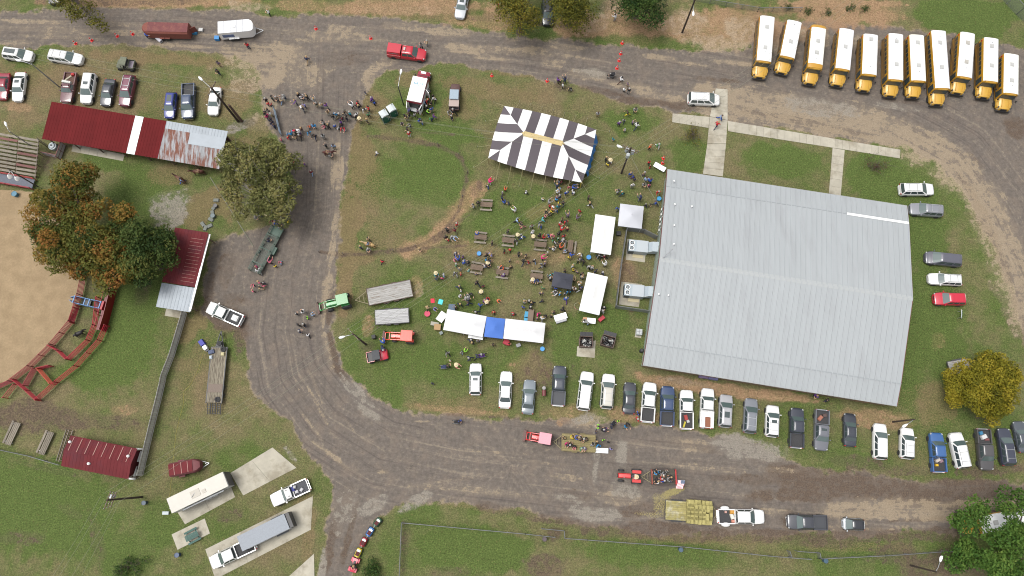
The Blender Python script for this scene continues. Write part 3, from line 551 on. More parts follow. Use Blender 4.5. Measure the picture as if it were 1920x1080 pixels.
mb = MB(); mb.lathe((0, 0, 0), [(.55, 0), (.62, .7), (.5, .72), (.4, .9), (.1, .95)], 14); part('shell', mb, mat('trough_white', S(196, 206, 210), .5), t, 40)
mb = MB(); mb.cyl((0, 0, .9), (0, 0, 1.02), .14, n=8); part('cap', mb, BLACK, t)
# ------------------------------------------------------------------ fences
def board_fence(name, label, pts, h=1.75, bw=.3, m=None):
    t = thing(name, label, 'fence', (*P2(pts[0]), 0)); o = P(*pts[0]); me = MB().box((0, 0, h / 2), (bw - .015, .03, h)).mesh('board', m or WOOD)
    for a, b in zip(pts[:-1], pts[1:]):
        A, B_ = P(*a) - o, P(*b) - o; d = B_ - A; n = max(1, round(d.length / bw)); rz = math.atan2(d.y, d.x)
        for i in range(n):
            p = A + d * ((i + .5) / n); obj('board', me, t, (p.x, p.y, random.uniform(-.05, .03)), rz)
        for z in (.4, h - .35): mb = MB(); mb.box(((A + B_) / 2).to_tuple()[:2] + (z,), (d.length, .12, .09), rz); part('rail', mb, WOOD, t)
    return t
FW = mat('grey_fence_board', S(206, 205, 200), .9, var=.2, vscale=2, col2=S(176, 172, 166), c2scale=.8)
board_fence('board_fence', 'grey weathered board fence running down from the tin-ended shed', [(351, 587), (339, 628), (327, 668), (312, 706), (309, 722), (303, 748), (290, 800), (268, 892)], 2.0, .3, FW)
DULL = mat('dull_fence_steel', S(128, 130, 132), .7, .2, var=.15, vscale=1); CHAIN = mat('chain_link_mesh', (.22, .225, .23), .7, .2, alpha=.34)
def chain_fence(label, pts, h=1.5, step=2.6, name='chain_link_fence', closed_mat=None):
    o = P(*pts[0]); t = thing(name, label, 'fence', (o.x, o.y, 0))
    for a, b in zip(pts[:-1], pts[1:]):
        A, B_ = P(*a) - o, P(*b) - o; d = B_ - A; n = max(1, round(d.length / step))
        for i in range(n + 1):
            p = A + d * (i / n); mb = MB(); mb.cyl((p.x, p.y, 0), (p.x, p.y, h + .05), .045, n=6); part('post', mb, DULL, t)
        mb = MB(); mb.cyl((A.x, A.y, h), (B_.x, B_.y, h), .045, n=6); part('top_rail', mb, DULL, t)
        mb = MB(); mb.quad((A.x, A.y, .03), (B_.x, B_.y, .03), (B_.x, B_.y, h), (A.x, A.y, h)); part('wire_mesh', mb, closed_mat or CHAIN, t)
    return t
chain_fence('chain-link fence with a corner around the lower green field', [(750, 1100), (755, 979), (985, 1000), (1040, 1006)], 1.3)
chain_fence('long chain-link fence starting at the gate jog beside the hay trailer', [(1015, 990), (1057, 994), (1058, 1008), (1100, 1011), (1280, 1024), (1440, 1041), (1515, 1047)], 1.3)
chain_fence('chain-link fence running from a gate jog into the pine trees', [(1490, 1032), (1531, 1035), (1533, 1046), (1660, 1040), (1800, 1030)], 1.3)
chain_fence('short chain-link gate post pair behind the black pickup on the lower road', [(1475, 1032), (1479, 1043)], 1.3)
chain_fence('tall ball-field fence beyond the buses', [(1868, -12), (1905, 28), (1945, 66)], 2.4)
chain_fence('low pipe and wire fence crossing the orange dirt behind the buses', [(1300, 2), (1420, 22), (1500, 22)], 1.2)
SLAT = mat('grey_privacy_slat', S(146, 150, 154), .6, alpha=.8)
chain_fence('slatted chain-link enclosure around the two air conditioners', [(1229, 449), (1205, 437), (1173, 433), (1162, 505), (1153, 578), (1214, 587)], 1.9, 2.2, closed_mat=SLAT)
t = chain_fence('white pipe rail fence below the plank benches', [(-20, 838), (60, 855), (118, 872)], 1.1, 2.4, name='rail_fence')
# red pipe arena fences and chutes
def pipe_fence(label, pts, h=1.7, rails=6, step=2.6, m=REDPIPE):
    o = P(*pts[0]); t = thing('pipe_fence', label, 'fence', (o.x, o.y, 0))
    for a, b in zip(pts[:-1], pts[1:]):
        A, B_ = P(*a) - o, P(*b) - o; d = B_ - A; n = max(1, round(d.length / step))
        for i in range(n + 1):
            p = A + d * (i / n); mb = MB(); mb.cyl((p.x, p.y, 0), (p.x, p.y, h + .1), .06, n=6); part('post', mb, m, t)
        for k in range(rails):
            z = h * (k + 1) / rails; mb = MB(); mb.cyl((A.x, A.y, z), (B_.x, B_.y, z), .05 if k < rails - 1 else .06, n=5); part('rail', mb, m, t)
    return t
REDFADE = mat('faded_red_pipe', S(152, 58, 60), .6, var=.2)
pipe_fence('faded red pipe fence curving along the sandy arena', [(163, 520), (156, 555), (140, 605), (104, 648), (64, 688), (28, 716), (-20, 738)], 1.7, 6, 2.6, REDFADE)
pipe_fence('outer red pipe fence of the arena pens', [(206, 612), (193, 640), (150, 688), (112, 718), (77, 750)], 1.6, 4)
pipe_fence('red pipe divider closing the lowest arena pen', [(78, 752), (58, 733), (32, 712)], 1.6, 5)
pipe_fence('orange-red pipe divider in the middle arena pen', [(104, 721), (80, 693)], 1.6, 5, m=mat('orange_red_pipe', S(196, 78, 52), .6))
pipe_fence('red pipe divider nearest the black pony', [(134, 676), (118, 660), (101, 650)], 1.7, 5)
pipe_fence('red pipe gate swung open inside the middle pen', [(80, 692), (101, 687)], 1.5, 7)
pipe_fence('faded pipe gate lying across the lowest pen', [(72, 692), (54, 724)], 1.5, 7, m=REDFADE)
pipe_fence('short red pipe rail at the corner of the arena pens', [(16, 747), (36, 722)], 1.4, 3)
pipe_fence('red gate beside the blue chute', [(151, 575), (140, 607)], 1.6, 6)
pipe_fence('inner red pipe alley fence beside the solid red wall', [(190, 560), (184, 612), (172, 640), (134, 676)], 1.6, 5)
o = P(221, 538); t = thing('red_catwalk', 'solid dark red steel catwalk wall along the chute alley', 'catwalk', (o.x, o.y, 0)); pts = [P(*p) - o for p in ((224, 525), (218, 548), (206, 596), (198, 622))]
for A, B_ in zip(pts[:-1], pts[1:]):
    d = B_ - A; c = (A + B_) / 2; rz = math.atan2(d.y, d.x)
    mb = MB(); mb.box((c.x, c.y, 1.0), (d.length, .08, 2.0), rz); part('wall_panel', mb, mat('dark_red_steel', S(128, 14, 26), .45, var=.1), t)
    nrm = Vector((-d.y, d.x, 0)).normalized() * -.5
    mb = MB(); mb.box((c.x + nrm.x, c.y + nrm.y, .95), (d.length, .9, .06), rz); part('walkway', mb, MATS['dark_red_steel'], t)
    mb = MB(); mb.cyl((A.x + 2 * nrm.x, A.y + 2 * nrm.y, 1.7), (B_.x + 2 * nrm.x, B_.y + 2 * nrm.y, 1.7), .05, n=6).cyl((A.x + 2 * nrm.x, A.y + 2 * nrm.y, 0), (A.x + 2 * nrm.x, A.y + 2 * nrm.y, 1.7), .05, n=6); part('hand_rail', mb, REDPIPE, t)
c, a, L = heading((141, 562), (192, 573), 1.2); t = thing('cattle_chute', 'light blue steel squeeze chute between the red arena fences', 'chute', (c.x, c.y, 0), a)
bm_ = mat('light_blue_steel', S(92, 146, 206), .45, var=.1)
for y in (-.5, .5):
    mb = MB()
    for k in range(5): mb.box((0, y, .35 + k * .33), (L, .05, .1))
    for i in range(5): mb.box((-L / 2 + .1 + i * (L - .2) / 4, y, .9), (.09, .1, 1.8))
    part('side_frame', mb, bm_, t)
for i, x in enumerate((-L / 2 + .1, -.3, .35, L / 2 - .1)):
    mb = MB(); mb.box((x, 0, 1.75), (.12, 1.05, .12)); part('cross_bar', mb, bm_, t)
mb = MB(); mb.box((.9, 0, .2), (1.4, .8, .3)).box((-.9, 0, .2), (1., .8, .3)); part('floor_plate', mb, BLACK, t)
mb = MB(); mb.slab([(L / 2, -.5, .2), (L / 2 + .6, -.2, .2), (L / 2 + .6, -.2, 1.7), (L / 2, -.5, 1.7)], .05).slab([(L / 2, .5, .2), (L / 2 + .6, .2, .2), (L / 2 + .6, .2, 1.7), (L / 2, .5, 1.7)], .05); part('head_gate', mb, bm_, t)
mb = MB(); mb.box((-L / 2 - .25, 0, .9), (.3, 1.3, 1.8)); part('tail_gate', mb, REDPIPE, t)
# green loading chute by the tree
c, a, L = heading((521, 428), (477, 510), .9); t = thing('loading_ramp', 'long green pipe-railed walkway trailer parked along the road', 'ramp', (c.x, c.y, 0), a)
gm = mat('dark_green_steel', S(46, 84, 68), .5, var=.15); mb = MB(); mb.box((0, 0, .5), (L, 1.6, .08)); part('deck', mb, mat('green_deck', S(104, 106, 98), .8, var=.4), t)
for y in (-.82, .82):
    mb = MB()
    for z in (.8, 1.2, 1.6): mb.cyl((-L / 2, y, z), (L / 2, y, z), .045, n=6)
    for i in range(7): mb.cyl((-L / 2 + i * L / 6, y, .1), (-L / 2 + i * L / 6, y, 1.6), .045, n=6)
    part('side_rail', mb, gm, t)
for i, x in enumerate((-L * .32, 0, L * .3)): mb = MB(); mb.box((x, 0, 1.62), (.1, 1.65, .06)); part('cross_bar', mb, gm, t)
mb = MB(); mb.box((L / 2 - .5, 0, .8), (1.4, 1.7, .08)); part('platform', mb, gm, t); mb = MB(); mb.box((L * .05, -1.1, .6), (1.2, .5, .5)); part('tool_box', mb, gm, t)
for x in (-.6, .5):
    for y in (-.95, .95): mb = MB(); mb.cyl((x, y - .1, .35), (x, y + .1, .35), .35, n=12); part('wheel', mb, RUBBER, t)
c, a, L = heading((513, 202), (525, 250), 1.); t = thing('pipe_gate', 'long grey-blue pipe gate standing behind the waiting line', 'gate', (c.x, c.y, 0), a); gm = mat('bluegrey_pipe', S(120, 138, 156), .5)
for z in (.2, .5, .8, 1.1, 1.4): mb = MB(); mb.cyl((-L / 2, 0, z), (L / 2, 0, z), .04, n=6); part('rail', mb, gm, t)
for x in (-.5, -.17, .17, .5): mb = MB(); mb.cyl((x * L, 0, 0), (x * L, 0, 1.45), .05, n=6); part('post', mb, gm, t)
# ------------------------------------------------------------------ vehicles (local frame: +x forward, origin on the ground)
WHEELS = {}
def wheel(t, x, y, r=.34, w=.22, rim=ALU):
    key = (round(r, 2), round(w, 2), rim.name)
    if key not in WHEELS:
        a = MB(); a.lathe((0, 0, 0), [(r * .62, -w / 2), (r * .93, -w / 2), (r, -w * .3), (r, w * .3), (r * .93, w / 2), (r * .62, w / 2)], 16)
        b = MB(); b.lathe((0, 0, 0), [(r * .3, -w * .45), (r * .64, -w * .48), (r * .64, w * .48), (r * .3, w * .45)], 12)
        WHEELS[key] = (a.mesh('wheel', RUBBER, 40), b.mesh('rim', rim, 40))
    k = obj('wheel', WHEELS[key][0], t, (x, y, r), rot=(PI / 2, 0, 0)); obj('rim', WHEELS[key][1], k)
def paint(rgb, name=None, rough=.28):
    n = name or 'paint_%d_%d_%d' % rgb; return mat(n, S(*rgb, k=.62) if sum(rgb) < 640 else (.53, .53, .525), rough, .0, var=.03, vscale=1.2, coat=.6)
#        H     belt  hood  deck  base_r roof_r roof_f base_f  W   hoodfront
KIND = {'sedan': (1.44, .93, .92, .95, .15, .29, .57, .72, 1.82, .70), 'hatch': (1.48, .95, .94, .95, .015, .10, .56, .74, 1.75, .72), 'suv': (1.76, 1.10, 1.06, 1.1, .012, .07, .57, .75, 1.92, .86),
        'wagon': (1.5, .95, .93, .95, .02, .09, .57, .73, 1.80, .74), 'minivan': (1.74, 1.04, .98, 1.05, .012, .07, .62, .82, 1.98, .78), 'bigsuv': (1.92, 1.18, 1.14, 1.18, .01, .05, .62, .76, 2.0, .98),
        'pickup': (1.88, 1.18, 1.16, 1.18, .375, .40, .655, .775, 2.02, 1.02), 'extcab': (1.84, 1.16, 1.12, 1.16, .44, .465, .67, .78, 1.95, .98), 'oldpickup': (1.75, 1.1, 1.08, 1.1, .43, .45, .585, .68, 1.95, .98), 'micro': (1.54, .95, .95, .98, .02, .09, .62, .90, 1.6, .8)}
def quadpanel(mb, a, b, c, d, ins=.06, off=.012):
    """panel inside quad a b c d (ccw from outside), inset and lifted off along the normal, with thickness"""
    q = [Vector(p) for p in (a, b, c, d)]; cen = sum(q, Vector()) / 4; n = (q[1] - q[0]).cross(q[3] - q[0]).normalized()
    q = [p + (cen - p) * ins + n * off for p in q]; mb.slab(q, off * 1.6)
def lower_body(L, W, st, zlow=.24):
    """loft of cross-sections; st = list of (s, halfwidth factor, ztop)"""
    rings = []
    for s, wf, zt in st:
        x = (s - .5) * L; w = W / 2 * wf; zm = zlow + (zt - zlow) * .5
        half = [(w * .86, zlow), (w * .97, zlow + .1), (w, zm), (w * .985, zt - .13), (w * .92, zt - .035), (w * .6, zt + .015)]
        rings.append([(x, y, z) for y, z in half] + [(x, -y, z) for y, z in half[::-1]])
    return MB().loft(rings)
def car(kind, front, rear, rgb, label, cat=None, group='parked vehicles', roof=None, rack=False, sunroof=None, bed=None, rim=ALU, glass=None, shell=False, bar=False, dually=False, z=.8, trim=None, hoodcol=None, Lmin=None):
    c, a, L = heading(front, rear, z)
    if Lmin and L < Lmin:
        d = Vector((math.cos(a), math.sin(a), 0)); c = c - d * (Lmin - L) / 2; L = Lmin
    H, belt, hood, deck, br, rr, rf, bf, W, hf = KIND[kind]; pk = 'pickup' in kind or kind == 'extcab'
    t = thing('parked_car' if not pk else 'pickup_truck', label, cat or {'sedan': 'car', 'hatch': 'car', 'wagon': 'car', 'micro': 'car', 'suv': 'suv', 'bigsuv': 'suv', 'minivan': 'minivan'}.get(kind, 'pickup'), (c.x, c.y, 0), a, group)
    pm = paint(rgb); X = lambda s: (s - .5) * L
    st = [(1., .50, hf - .15), (.992, .66, hf - .07), (.976, .80, hf - .01), (.945, .90, hf + .02), (.90, .96, hf + (hood - hf) * .35), (bf + .02, 1., hood), (bf - .06, 1., belt)]
    if pk: st += [(br + .005, 1., belt), (br - .0, .99, belt)]
    else:
        st += [(br + .12, 1., belt), (max(br - .01, .05), .99, deck)] + ([(.06, .95, deck - .01)] if br > .1 else []) + [(.035, .94, deck - .04 if br > .1 else belt - .03), (.012, .86, deck - .12 if br > .1 else belt - .08), (0., .74, .7 if br > .1 else .85)]
    body = part('body', lower_body(L, W, st[::-1], .19 if not pk else .27), pm, t, 35)
    if hoodcol: mb = MB(); mb.slab([(X(bf + .03), -W * .38, hood + .02), (X(.97), -W * .33, hf + .045), (X(.97), W * .33, hf + .045), (X(bf + .03), W * .38, hood + .02)], .015); part('hood', mb, hoodcol, t)
    # cabin
    wb, wt = W * .475, W * .35; zb = belt - .04; ze = H - .07
    def ring(x0, x1, w, z, bow):
        return [(x0, -w * .94, z), (x0 - bow, -w * .5, z), (x0 - bow, w * .5, z), (x0, w * .94, z), (x0 + .08, w, z), (x1 - .08, w, z), (x1, w * .94, z), (x1 + bow, w * .5, z), (x1 + bow, -w * .5, z), (x1, -w * .94, z), (x1 - .08, -w, z), (x0 + .08, -w, z)]
    R0, R1 = ring(X(br), X(bf), wb, zb, .06), ring(X(rr), X(rf), wt, ze, .03)
    R2 = ring(X(rr) + .12, X(rf) - .10, wt * .86, H - .01, .03); R3 = ring(X(rr) + .5, X(rf) - .4, wt * .5, H, .02)
    cb = MB().loft([[p for p in r[::-1]] for r in (R0, R1, R2, R3)]); cab = part('cabin', cb, paint(roof) if roof else pm, t, 40)
    gl = glass or SHADE
    mb = MB()
    for i, j in ((6, 7), (7, 8), (8, 9)): quadpanel(mb, R0[j], R0[i], R1[i], R1[j], .0, .014)
    # keep a painted frame: shrink by lerp towards the middle of the pane
    mb = MB(); f = lambda k, u: Vector(R0[k]).lerp(Vector(R1[k]), u)
    for i, j in ((6, 7), (7, 8), (8, 9)): mb.slab([f(j, .10) + Vector((.03, 0, .02)), f(i, .10) + Vector((.03, 0, .02)), f(i, .94) + Vector((.02, 0, .02)), f(j, .94) + Vector((.02, 0, .02))], .02)
    part('windshield', mb, gl, t)
    mb = MB(); zz = Vector((-.02, 0, .015))
    for i, j in ((0, 1), (1, 2), (2, 3)): mb.slab([f(j, .14 if not pk else .25) + zz, f(i, .14 if not pk else .25) + zz, f(i, .92) + zz, f(j, .92) + zz], .02)
    part('rear_window', mb, GLASS, t)
    nwin = {'sedan': 2, 'hatch': 2, 'micro': 1, 'pickup': 2, 'extcab': 2, 'oldpickup': 1}.get(kind, 3)
    for sg, (i0, i1) in ((1, (4, 5)), (-1, (11, 10))):
        for k in range(nwin):
            u0, u1 = k / nwin + .015, (k + 1) / nwin - .015
            lo0, lo1 = Vector(R0[i0]).lerp(Vector(R0[i1]), u0 * .94 + .03), Vector(R0[i0]).lerp(Vector(R0[i1]), u1 * .94 + .02)
            hi0, hi1 = Vector(R1[i0]).lerp(Vector(R1[i1]), u0), Vector(R1[i0]).lerp(Vector(R1[i1]), u1)
            a0, a1, b0, b1 = lo0.lerp(hi0, .16), lo1.lerp(hi1, .16), lo0.lerp(hi0, .9), lo1.lerp(hi1, .9); of = Vector((0, sg * .012, .004))
            q = [a0 + of, a1 + of, b1 + of, b0 + of]; mb = MB(); mb.slab(q[::-1] if sg > 0 else q, .02); part('side_window', mb, GLASS, t)
    xw = (X(.165 if not pk else .17), X(.82 if not pk else .845)); r = .33 if kind in ('sedan', 'hatch', 'wagon', 'micro') else .385
    for x in xw:
        for y in (-1, 1): wheel(t, x, y * (W / 2 - .085), r, .23, rim)
    if dually:
        for y in (-1, 1): wheel(t, xw[0], y * (W / 2 + .14), r, .23, rim)
    for y in (-1, 1):
        mb = MB(); mb.box((X(.956), y * W * .375, hf - .08), (.2, W * .12, .14), y * -.8); part('headlight', mb, LAMPW, t)
        mb = MB(); mb.box((X(.012), y * W * .40, (deck if not pk else 1.0) - .2), (.1, W * .1, .22 if not pk else .36)); part('tail_light', mb, LAMPR, t)
        mb = MB(); mb.box((X(bf - .045), y * (W / 2 + .09), belt + .06), (.12, .2, .16)); part('mirror', mb, trim or pm, t)
    mb = MB(); mb.box((X(.985), 0, .45), (.2, W * (.7 if pk else .6), .24), 0, 0, .9); part('front_bumper', mb, CHROME if pk else (trim or pm), t)
    mb = MB(); mb.box((X(.006), 0, .5), (.16, W * (.82 if pk else .7), .24)); part('rear_bumper', mb, CHROME if pk else (trim or pm), t)
    mb = MB(); mb.box((X(.992), 0, hf - .14), (.08, W * .42, .16)); part('grille', mb, BLACK, t)
    if pk:
        x0, x1, zf = X(.015), X(br - .012), .82; bm2 = bed or mat('bed_liner', (.03, .03, .032), .8, var=.3)
        mb = MB(); mb.box(((x0 + x1) / 2, 0, zf - .12), (x1 - x0, W * .86, .24)); part('bed_floor', mb, bm2, t)
        for y in (-1, 1): mb = MB(); mb.box(((x0 + x1) / 2, y * (W / 2 - .075), (.40 + belt) / 2), (x1 - x0, .15, belt - .40)); part('bed_side', mb, pm, t)
        if dually:
            for y in (-1, 1): mb = MB(); mb.lathe((xw[0], y * (W / 2 + .08), .45), [(.62, 0), (.62, .35), (.45, .5), (.2, .52)], 14); o = part('fender', mb, pm, t, 40); o.scale = (1, .5, 1); o.location.y = y * (W / 2 + .08) * .5
        for x, n in ((x0 + .04, 'tailgate'), (x1 - .03, 'bed_front')): mb = MB(); mb.box((x, 0, (.45 + belt) / 2 - .01), (.08, W * .845, belt - .47)); part(n, mb, pm, t)
        if shell:
            mb = MB(); mb.box(((x0 + x1) / 2, 0, belt + .33), (x1 - x0 + .02, W * .94, .64), 0, 0, .97, .84); sh = part('camper_shell', mb, pm, t)
            for y in (-1, 1): mb = MB(); mb.box(((x0 + x1) / 2, y * (W * .437), belt + .33), ((x1 - x0) * .7, .03, .3), 0, rx=y * -.11); part('shell_window', mb, GLASS, sh)
    if rack:
        for y in (-1, 1): mb = MB(); mb.box((X((rr + rf) / 2 - .02), y * wt * .84, H + .035), (L * (rf - rr) * .8, .05, .05)); part('roof_rail', mb, trim or STEEL, t)
        for s in (.25, .7): mb = MB(); mb.box((X(rr + (rf - rr) * s), 0, H + .06), (.05, wt * 1.7, .03)); part('cross_bar', mb, trim or STEEL, t)
    if sunroof:
        s0, s1 = sunroof; mb = MB(); mb.box((X((s0 + s1) / 2), 0, H + .008), (L * (s1 - s0), wt * 1.1, .02)); part('sunroof', mb, GLASS, t)
    if bar:
        mb = MB(); mb.box((X(rr + .06), 0, H + .1), (.3, wt * 1.6, .14)); lb = part('light_bar', mb, mat('lightbar_clear', S(206, 190, 184), .2), t)
        for y in (-1, 1): mb = MB(); mb.box((X(rr + .06), y * wt * .55, H + .11), (.32, wt * .35, .14)); part('lens', mb, mat('lens_red', S(190, 60, 60), .2), lb)
    return t
WH, SIL, BLK, GRY, NAVY = (245, 245, 245), (178, 182, 186), (46, 48, 54), (126, 132, 138), (58, 74, 104)
car('suv', (61, 106), (8, 99), WH, 'white suv with a black panoramic roof beside the top-left lamp pole', sunroof=(.12, .5), rack=False)
car('suv', (154, 112), (93, 103), (214, 218, 222), 'silver-white suv parked alone along the gravel road edge', rack=True)
car('sedan', (1, 186), (9, 137), (150, 22, 52), 'crimson sedan cut off at the end of the row by the red-roofed shed')
car('sedan', (31, 189), (39, 135), WH, 'white sedan with a small sunroof next to the crimson sedan', sunroof=(.34, .44))
car('oldpickup', (123, 193), (134, 136), (106, 62, 68), 'rusty maroon old pickup with boards in its bed', bed=mat('rusty_bed', S(112, 84, 74), .9, var=.3))
car('suv', (160, 194), (170, 138), WH, 'white crossover with a sunroof between the rusty pickup and a black sedan', sunroof=(.36, .46))
car('sedan', (196, 198), (207, 148), (62, 64, 74), 'charcoal sedan between a white crossover and a maroon suv')
car('suv', (232, 199), (245, 142), (112, 38, 66), 'maroon suv with roof rails behind the long red shed', rack=True)
car('hatch', (316, 221), (322, 173), (44, 58, 142), 'bright blue hatchback with a dark sunroof beside a navy pickup', sunroof=(.18, .42))
car('pickup', (352, 223), (354, 157), NAVY, 'navy crew-cab pickup with an empty bed beside the blue hatchback')
car('sedan', (398, 215), (405, 163), WH, 'white coupe parked under the leaning utility pole')
car('sedan', (861, 33), (871, -16), (196, 200, 206), 'silver sedan parked on the brown verge above the road', sunroof=(.36, .5))
car('suv', (1028, 47), (1026, 2), (38, 40, 46), 'black suv half hidden under the roadside trees')
car('suv', (101, 7), (104, -48), (34, 34, 38), 'black vehicle nosing into view beside the overhanging branch')
car('pickup', (799, 104), (727, 94), (196, 30, 52), 'red fire department pickup with camper shell and light bar', shell=True, bar=True, group='emergency vehicles')
car('minivan', (1350, 187), (1290, 184), WH, 'white minivan stopped by the end of the sidewalk', rack=True)
car('suv', (1751, 355), (1687, 355), WH, 'white suv with roof rails beside the hall corner', rack=True)
car('suv', (1706, 391), (1767, 396), (140, 142, 150), 'grey suv with black lower sides next to the white suv by the hall', rack=True)
car('minivan', (1735, 482), (1802, 489), (94, 94, 106), 'dark grey minivan on the grass east of the hall')
car('wagon', (1741, 522), (1804, 525), (222, 226, 230), 'white station wagon with roof rack between grey minivan and red suv', rack=True)
car('suv', (1751, 560), (1808, 561), (204, 34, 62), 'bright red suv on the grass east of the hall')
ROW = 'cars in the long row below the hall'
car('wagon', (892, 681), (891, 740), WH, 'white wagon with ribbed roof and sunroof, first of the long row', group=ROW, rack=True, sunroof=(.42, .52))
car('sedan', (950, 696), (946, 765), WH, 'long white sedan beside the white wagon', group=ROW)
car('sedan', (994, 712), (989, 776), (128, 138, 146), 'matte blue-grey sedan with hood scoops beside the long white sedan', group=ROW)
car('pickup', (1050, 686), (1046, 761), (60, 66, 78), 'charcoal crew-cab pickup with a flat bed cover', group=ROW, bed=mat('bed_cover', (.035, .038, .045), .6))
car('bigsuv', (1102, 697), (1093, 769), WH, 'very long white suv with plain roof', group=ROW, rack=True, trim=WHITE)
car('suv', (1142, 701), (1137, 766), (222, 220, 212), 'cream white suv with tan roof panel beside the very long suv', group=ROW, roof=(208, 204, 194), rack=True)
car('sedan', (1182, 717), (1179, 776), (64, 66, 74), 'small black sedan beside the cream suv', group=ROW)
car('pickup', (1219, 717), (1213, 792), WH, 'white crew-cab pickup with empty bed beside the small black sedan', group=ROW)
car('pickup', (1252, 724), (1250, 799), (54, 74, 112), 'dark blue crew-cab pickup with empty bed', group=ROW)
car('extcab', (1287, 731), (1287, 805), WH, 'white pickup with yellow straps and tools in its bed', group=ROW)
car('extcab', (1327, 728), (1324, 803), WH, 'white pickup carrying a brown board in its bed', group=ROW, bed=WHITE)
car('suv', (1362, 740), (1359, 801), (176, 176, 180), 'silver suv with large dark sunroof', group=ROW, sunroof=(.28, .46))
car('suv', (1409, 747), (1405, 812), (130, 134, 142), 'grey suv with roof rack beside the silver suv', group=ROW, rack=True)
car('suv', (1449, 760), (1447, 819), WH, 'white suv with sunroof and rack beside the grey rack suv', group=ROW, rack=True, sunroof=(.42, .52))
car('pickup', (1494, 765), (1493, 840), (58, 62, 74), 'black crew-cab pickup with empty bed, nose toward the hall', group=ROW)
car('pickup', (1539, 845), (1541, 768), (112, 114, 122), 'grey pickup parked tail toward the hall with junk in its bed', group=ROW, sunroof=(.47, .53))
car('sedan', (1594, 775), (1594, 837), (58, 62, 72), 'black sedan between the backed-in grey pickup and a white suv', group=ROW)
car('suv', (1650, 794), (1650, 861), WH, 'plain white suv beside the black sedan', group=ROW)
car('suv', (1701, 802), (1700, 860), (236, 240, 236), 'small white suv with roof rack under the lamp', group=ROW, rack=True)
car('pickup', (1754, 811), (1761, 886), (62, 104, 162), 'bright blue pickup with a loaded bed', group=ROW)
car('bigsuv', (1790, 811), (1806, 878), WH, 'white family suv with cross bars beside the bright blue pickup', group=ROW, rack=True)
car('pickup', (1850, 882), (1842, 804), (84, 82, 84), 'dark bronze pickup backed in with boxes in its bed', group=ROW)
car('suv', (1881, 803), (1891, 873), (62, 66, 82), 'navy black suv with silver rails at the end of the long row', group=ROW, rack=True)
car('sedan', (1910, 790), (1922, 848), (84, 90, 98), 'dark sedan cut off at the very end of the long row', group=ROW)
car('extcab', (390, 575), (454, 603), WH, 'white pickup with white toolbox on muddy gravel by the tin-ended shed')
car('oldpickup', (509, 940), (579, 908), WH, 'white pickup with an open utility bed full of gear by the concrete pads', bed=mat('utility_bed', S(70, 72, 80), .7, var=.3))
car('extcab', (395, 1057), (478, 1018), WH, 'white truck hitched to the grey stock trailer')
car('pickup', (1433, 969), (1345, 968), WH, 'white dually truck hitched to the hay trailer', group='vehicles on the lower road', dually=True)
car('pickup', (1475, 978), (1551, 980), (64, 66, 74), 'black pickup with white front driving on the lower road', group='vehicles on the lower road', bed=MATS['bed_cover'])
car('micro', (1581, 982), (1620, 984), (200, 206, 212), 'tiny silver car with black roof following the black pickup', group='vehicles on the lower road', roof=(44, 46, 52))
# cargo lying in truck beds
def clutter(label, spots):
    for (px, py, z, dims, rgb, nm, rz) in spots:
        q = P(px, py, z); m = mat('cargo_%d_%d_%d' % rgb, S(*rgb), .7, var=.1)
        mb = MB(); mb.box((0, 0, dims[2] / 2), dims, tz=.9); mb.box((0, 0, dims[2] + .02), (dims[0] * .6, dims[1] * .6, .04))
        o = obj(nm, mb.mesh(nm, m), None, (q.x, q.y, z - .0), rz); tag(o, label % nm.replace('_', ' '), nm.split('_')[-1], 'cargo in truck beds')
clutter('%s lying in the bed of the rusty maroon pickup', [(131, 145, .83, (2.2, .3, .12), (190, 182, 160), 'pale_board', .7), (138, 141, .83, (.5, .4, .4), (190, 50, 50), 'red_can', .2), (126, 155, .83, (1.5, .4, .4), (225, 225, 220), 'white_toolbox', -.2)])
clutter('%s in the bed of the white pickup with tools', [(1286, 783, .83, (.5, .8, .2), (170, 60, 55), 'red_toolbox', .2), (1283, 796, .83, (.9, .25, .15), (205, 190, 60), 'yellow_strap', 1.2), (1290, 790, .83, (.4, .4, .15), (190, 190, 190), 'grey_reel', .3)])
clutter('%s in the white bed beside the silver suv', [(1327, 793, .83, (1.7, .75, .2), (150, 92, 66), 'brown_board', 1.5)])
clutter('%s in the bed of the backed-in grey pickup', [(1537, 784, .83, (.8, .5, .3), (170, 110, 90), 'rusty_scrap', .8), (1545, 779, .83, (.6, .5, .35), (90, 70, 66), 'brown_bag', .2)])
clutter('%s in the bed of the bright blue pickup', [(1757, 863, .83, (.7, .4, .35), (200, 190, 180), 'pale_box', .5), (1755, 872, .83, (.35, .35, .35), (235, 190, 40), 'yellow_bucket', 0), (1763, 864, .83, (.5, .5, .3), (150, 120, 130), 'pink_bag', .4)])
clutter('%s in the bed of the dark bronze pickup', [(1843, 819, .83, (.8, .6, .4), (225, 225, 225), 'white_box', .4), (1838, 812, .83, (.5, .5, .3), (60, 130, 170), 'blue_bag', .3), (1850, 824, .83, (.6, .3, .2), (150, 90, 90), 'red_box', 0)])
clutter('%s in the bed of the white pickup by the tin-ended shed', [(442, 597, .83, (1.0, .9, .45), (230, 230, 228), 'white_toolbox', -.4)])
clutter('%s in the utility bed by the concrete pads', [(547, 918, .83, (.9, .7, .3), (60, 70, 150), 'blue_toolbox', .4), (557, 922, .83, (.5, .4, .3), (200, 200, 205), 'white_jug', .4), (553, 913, .83, (.4, .4, .35), (190, 190, 190), 'grey_jug', 0), (566, 918, .83, (.5, .4, .3), (205, 205, 210), 'white_bag', 1)])
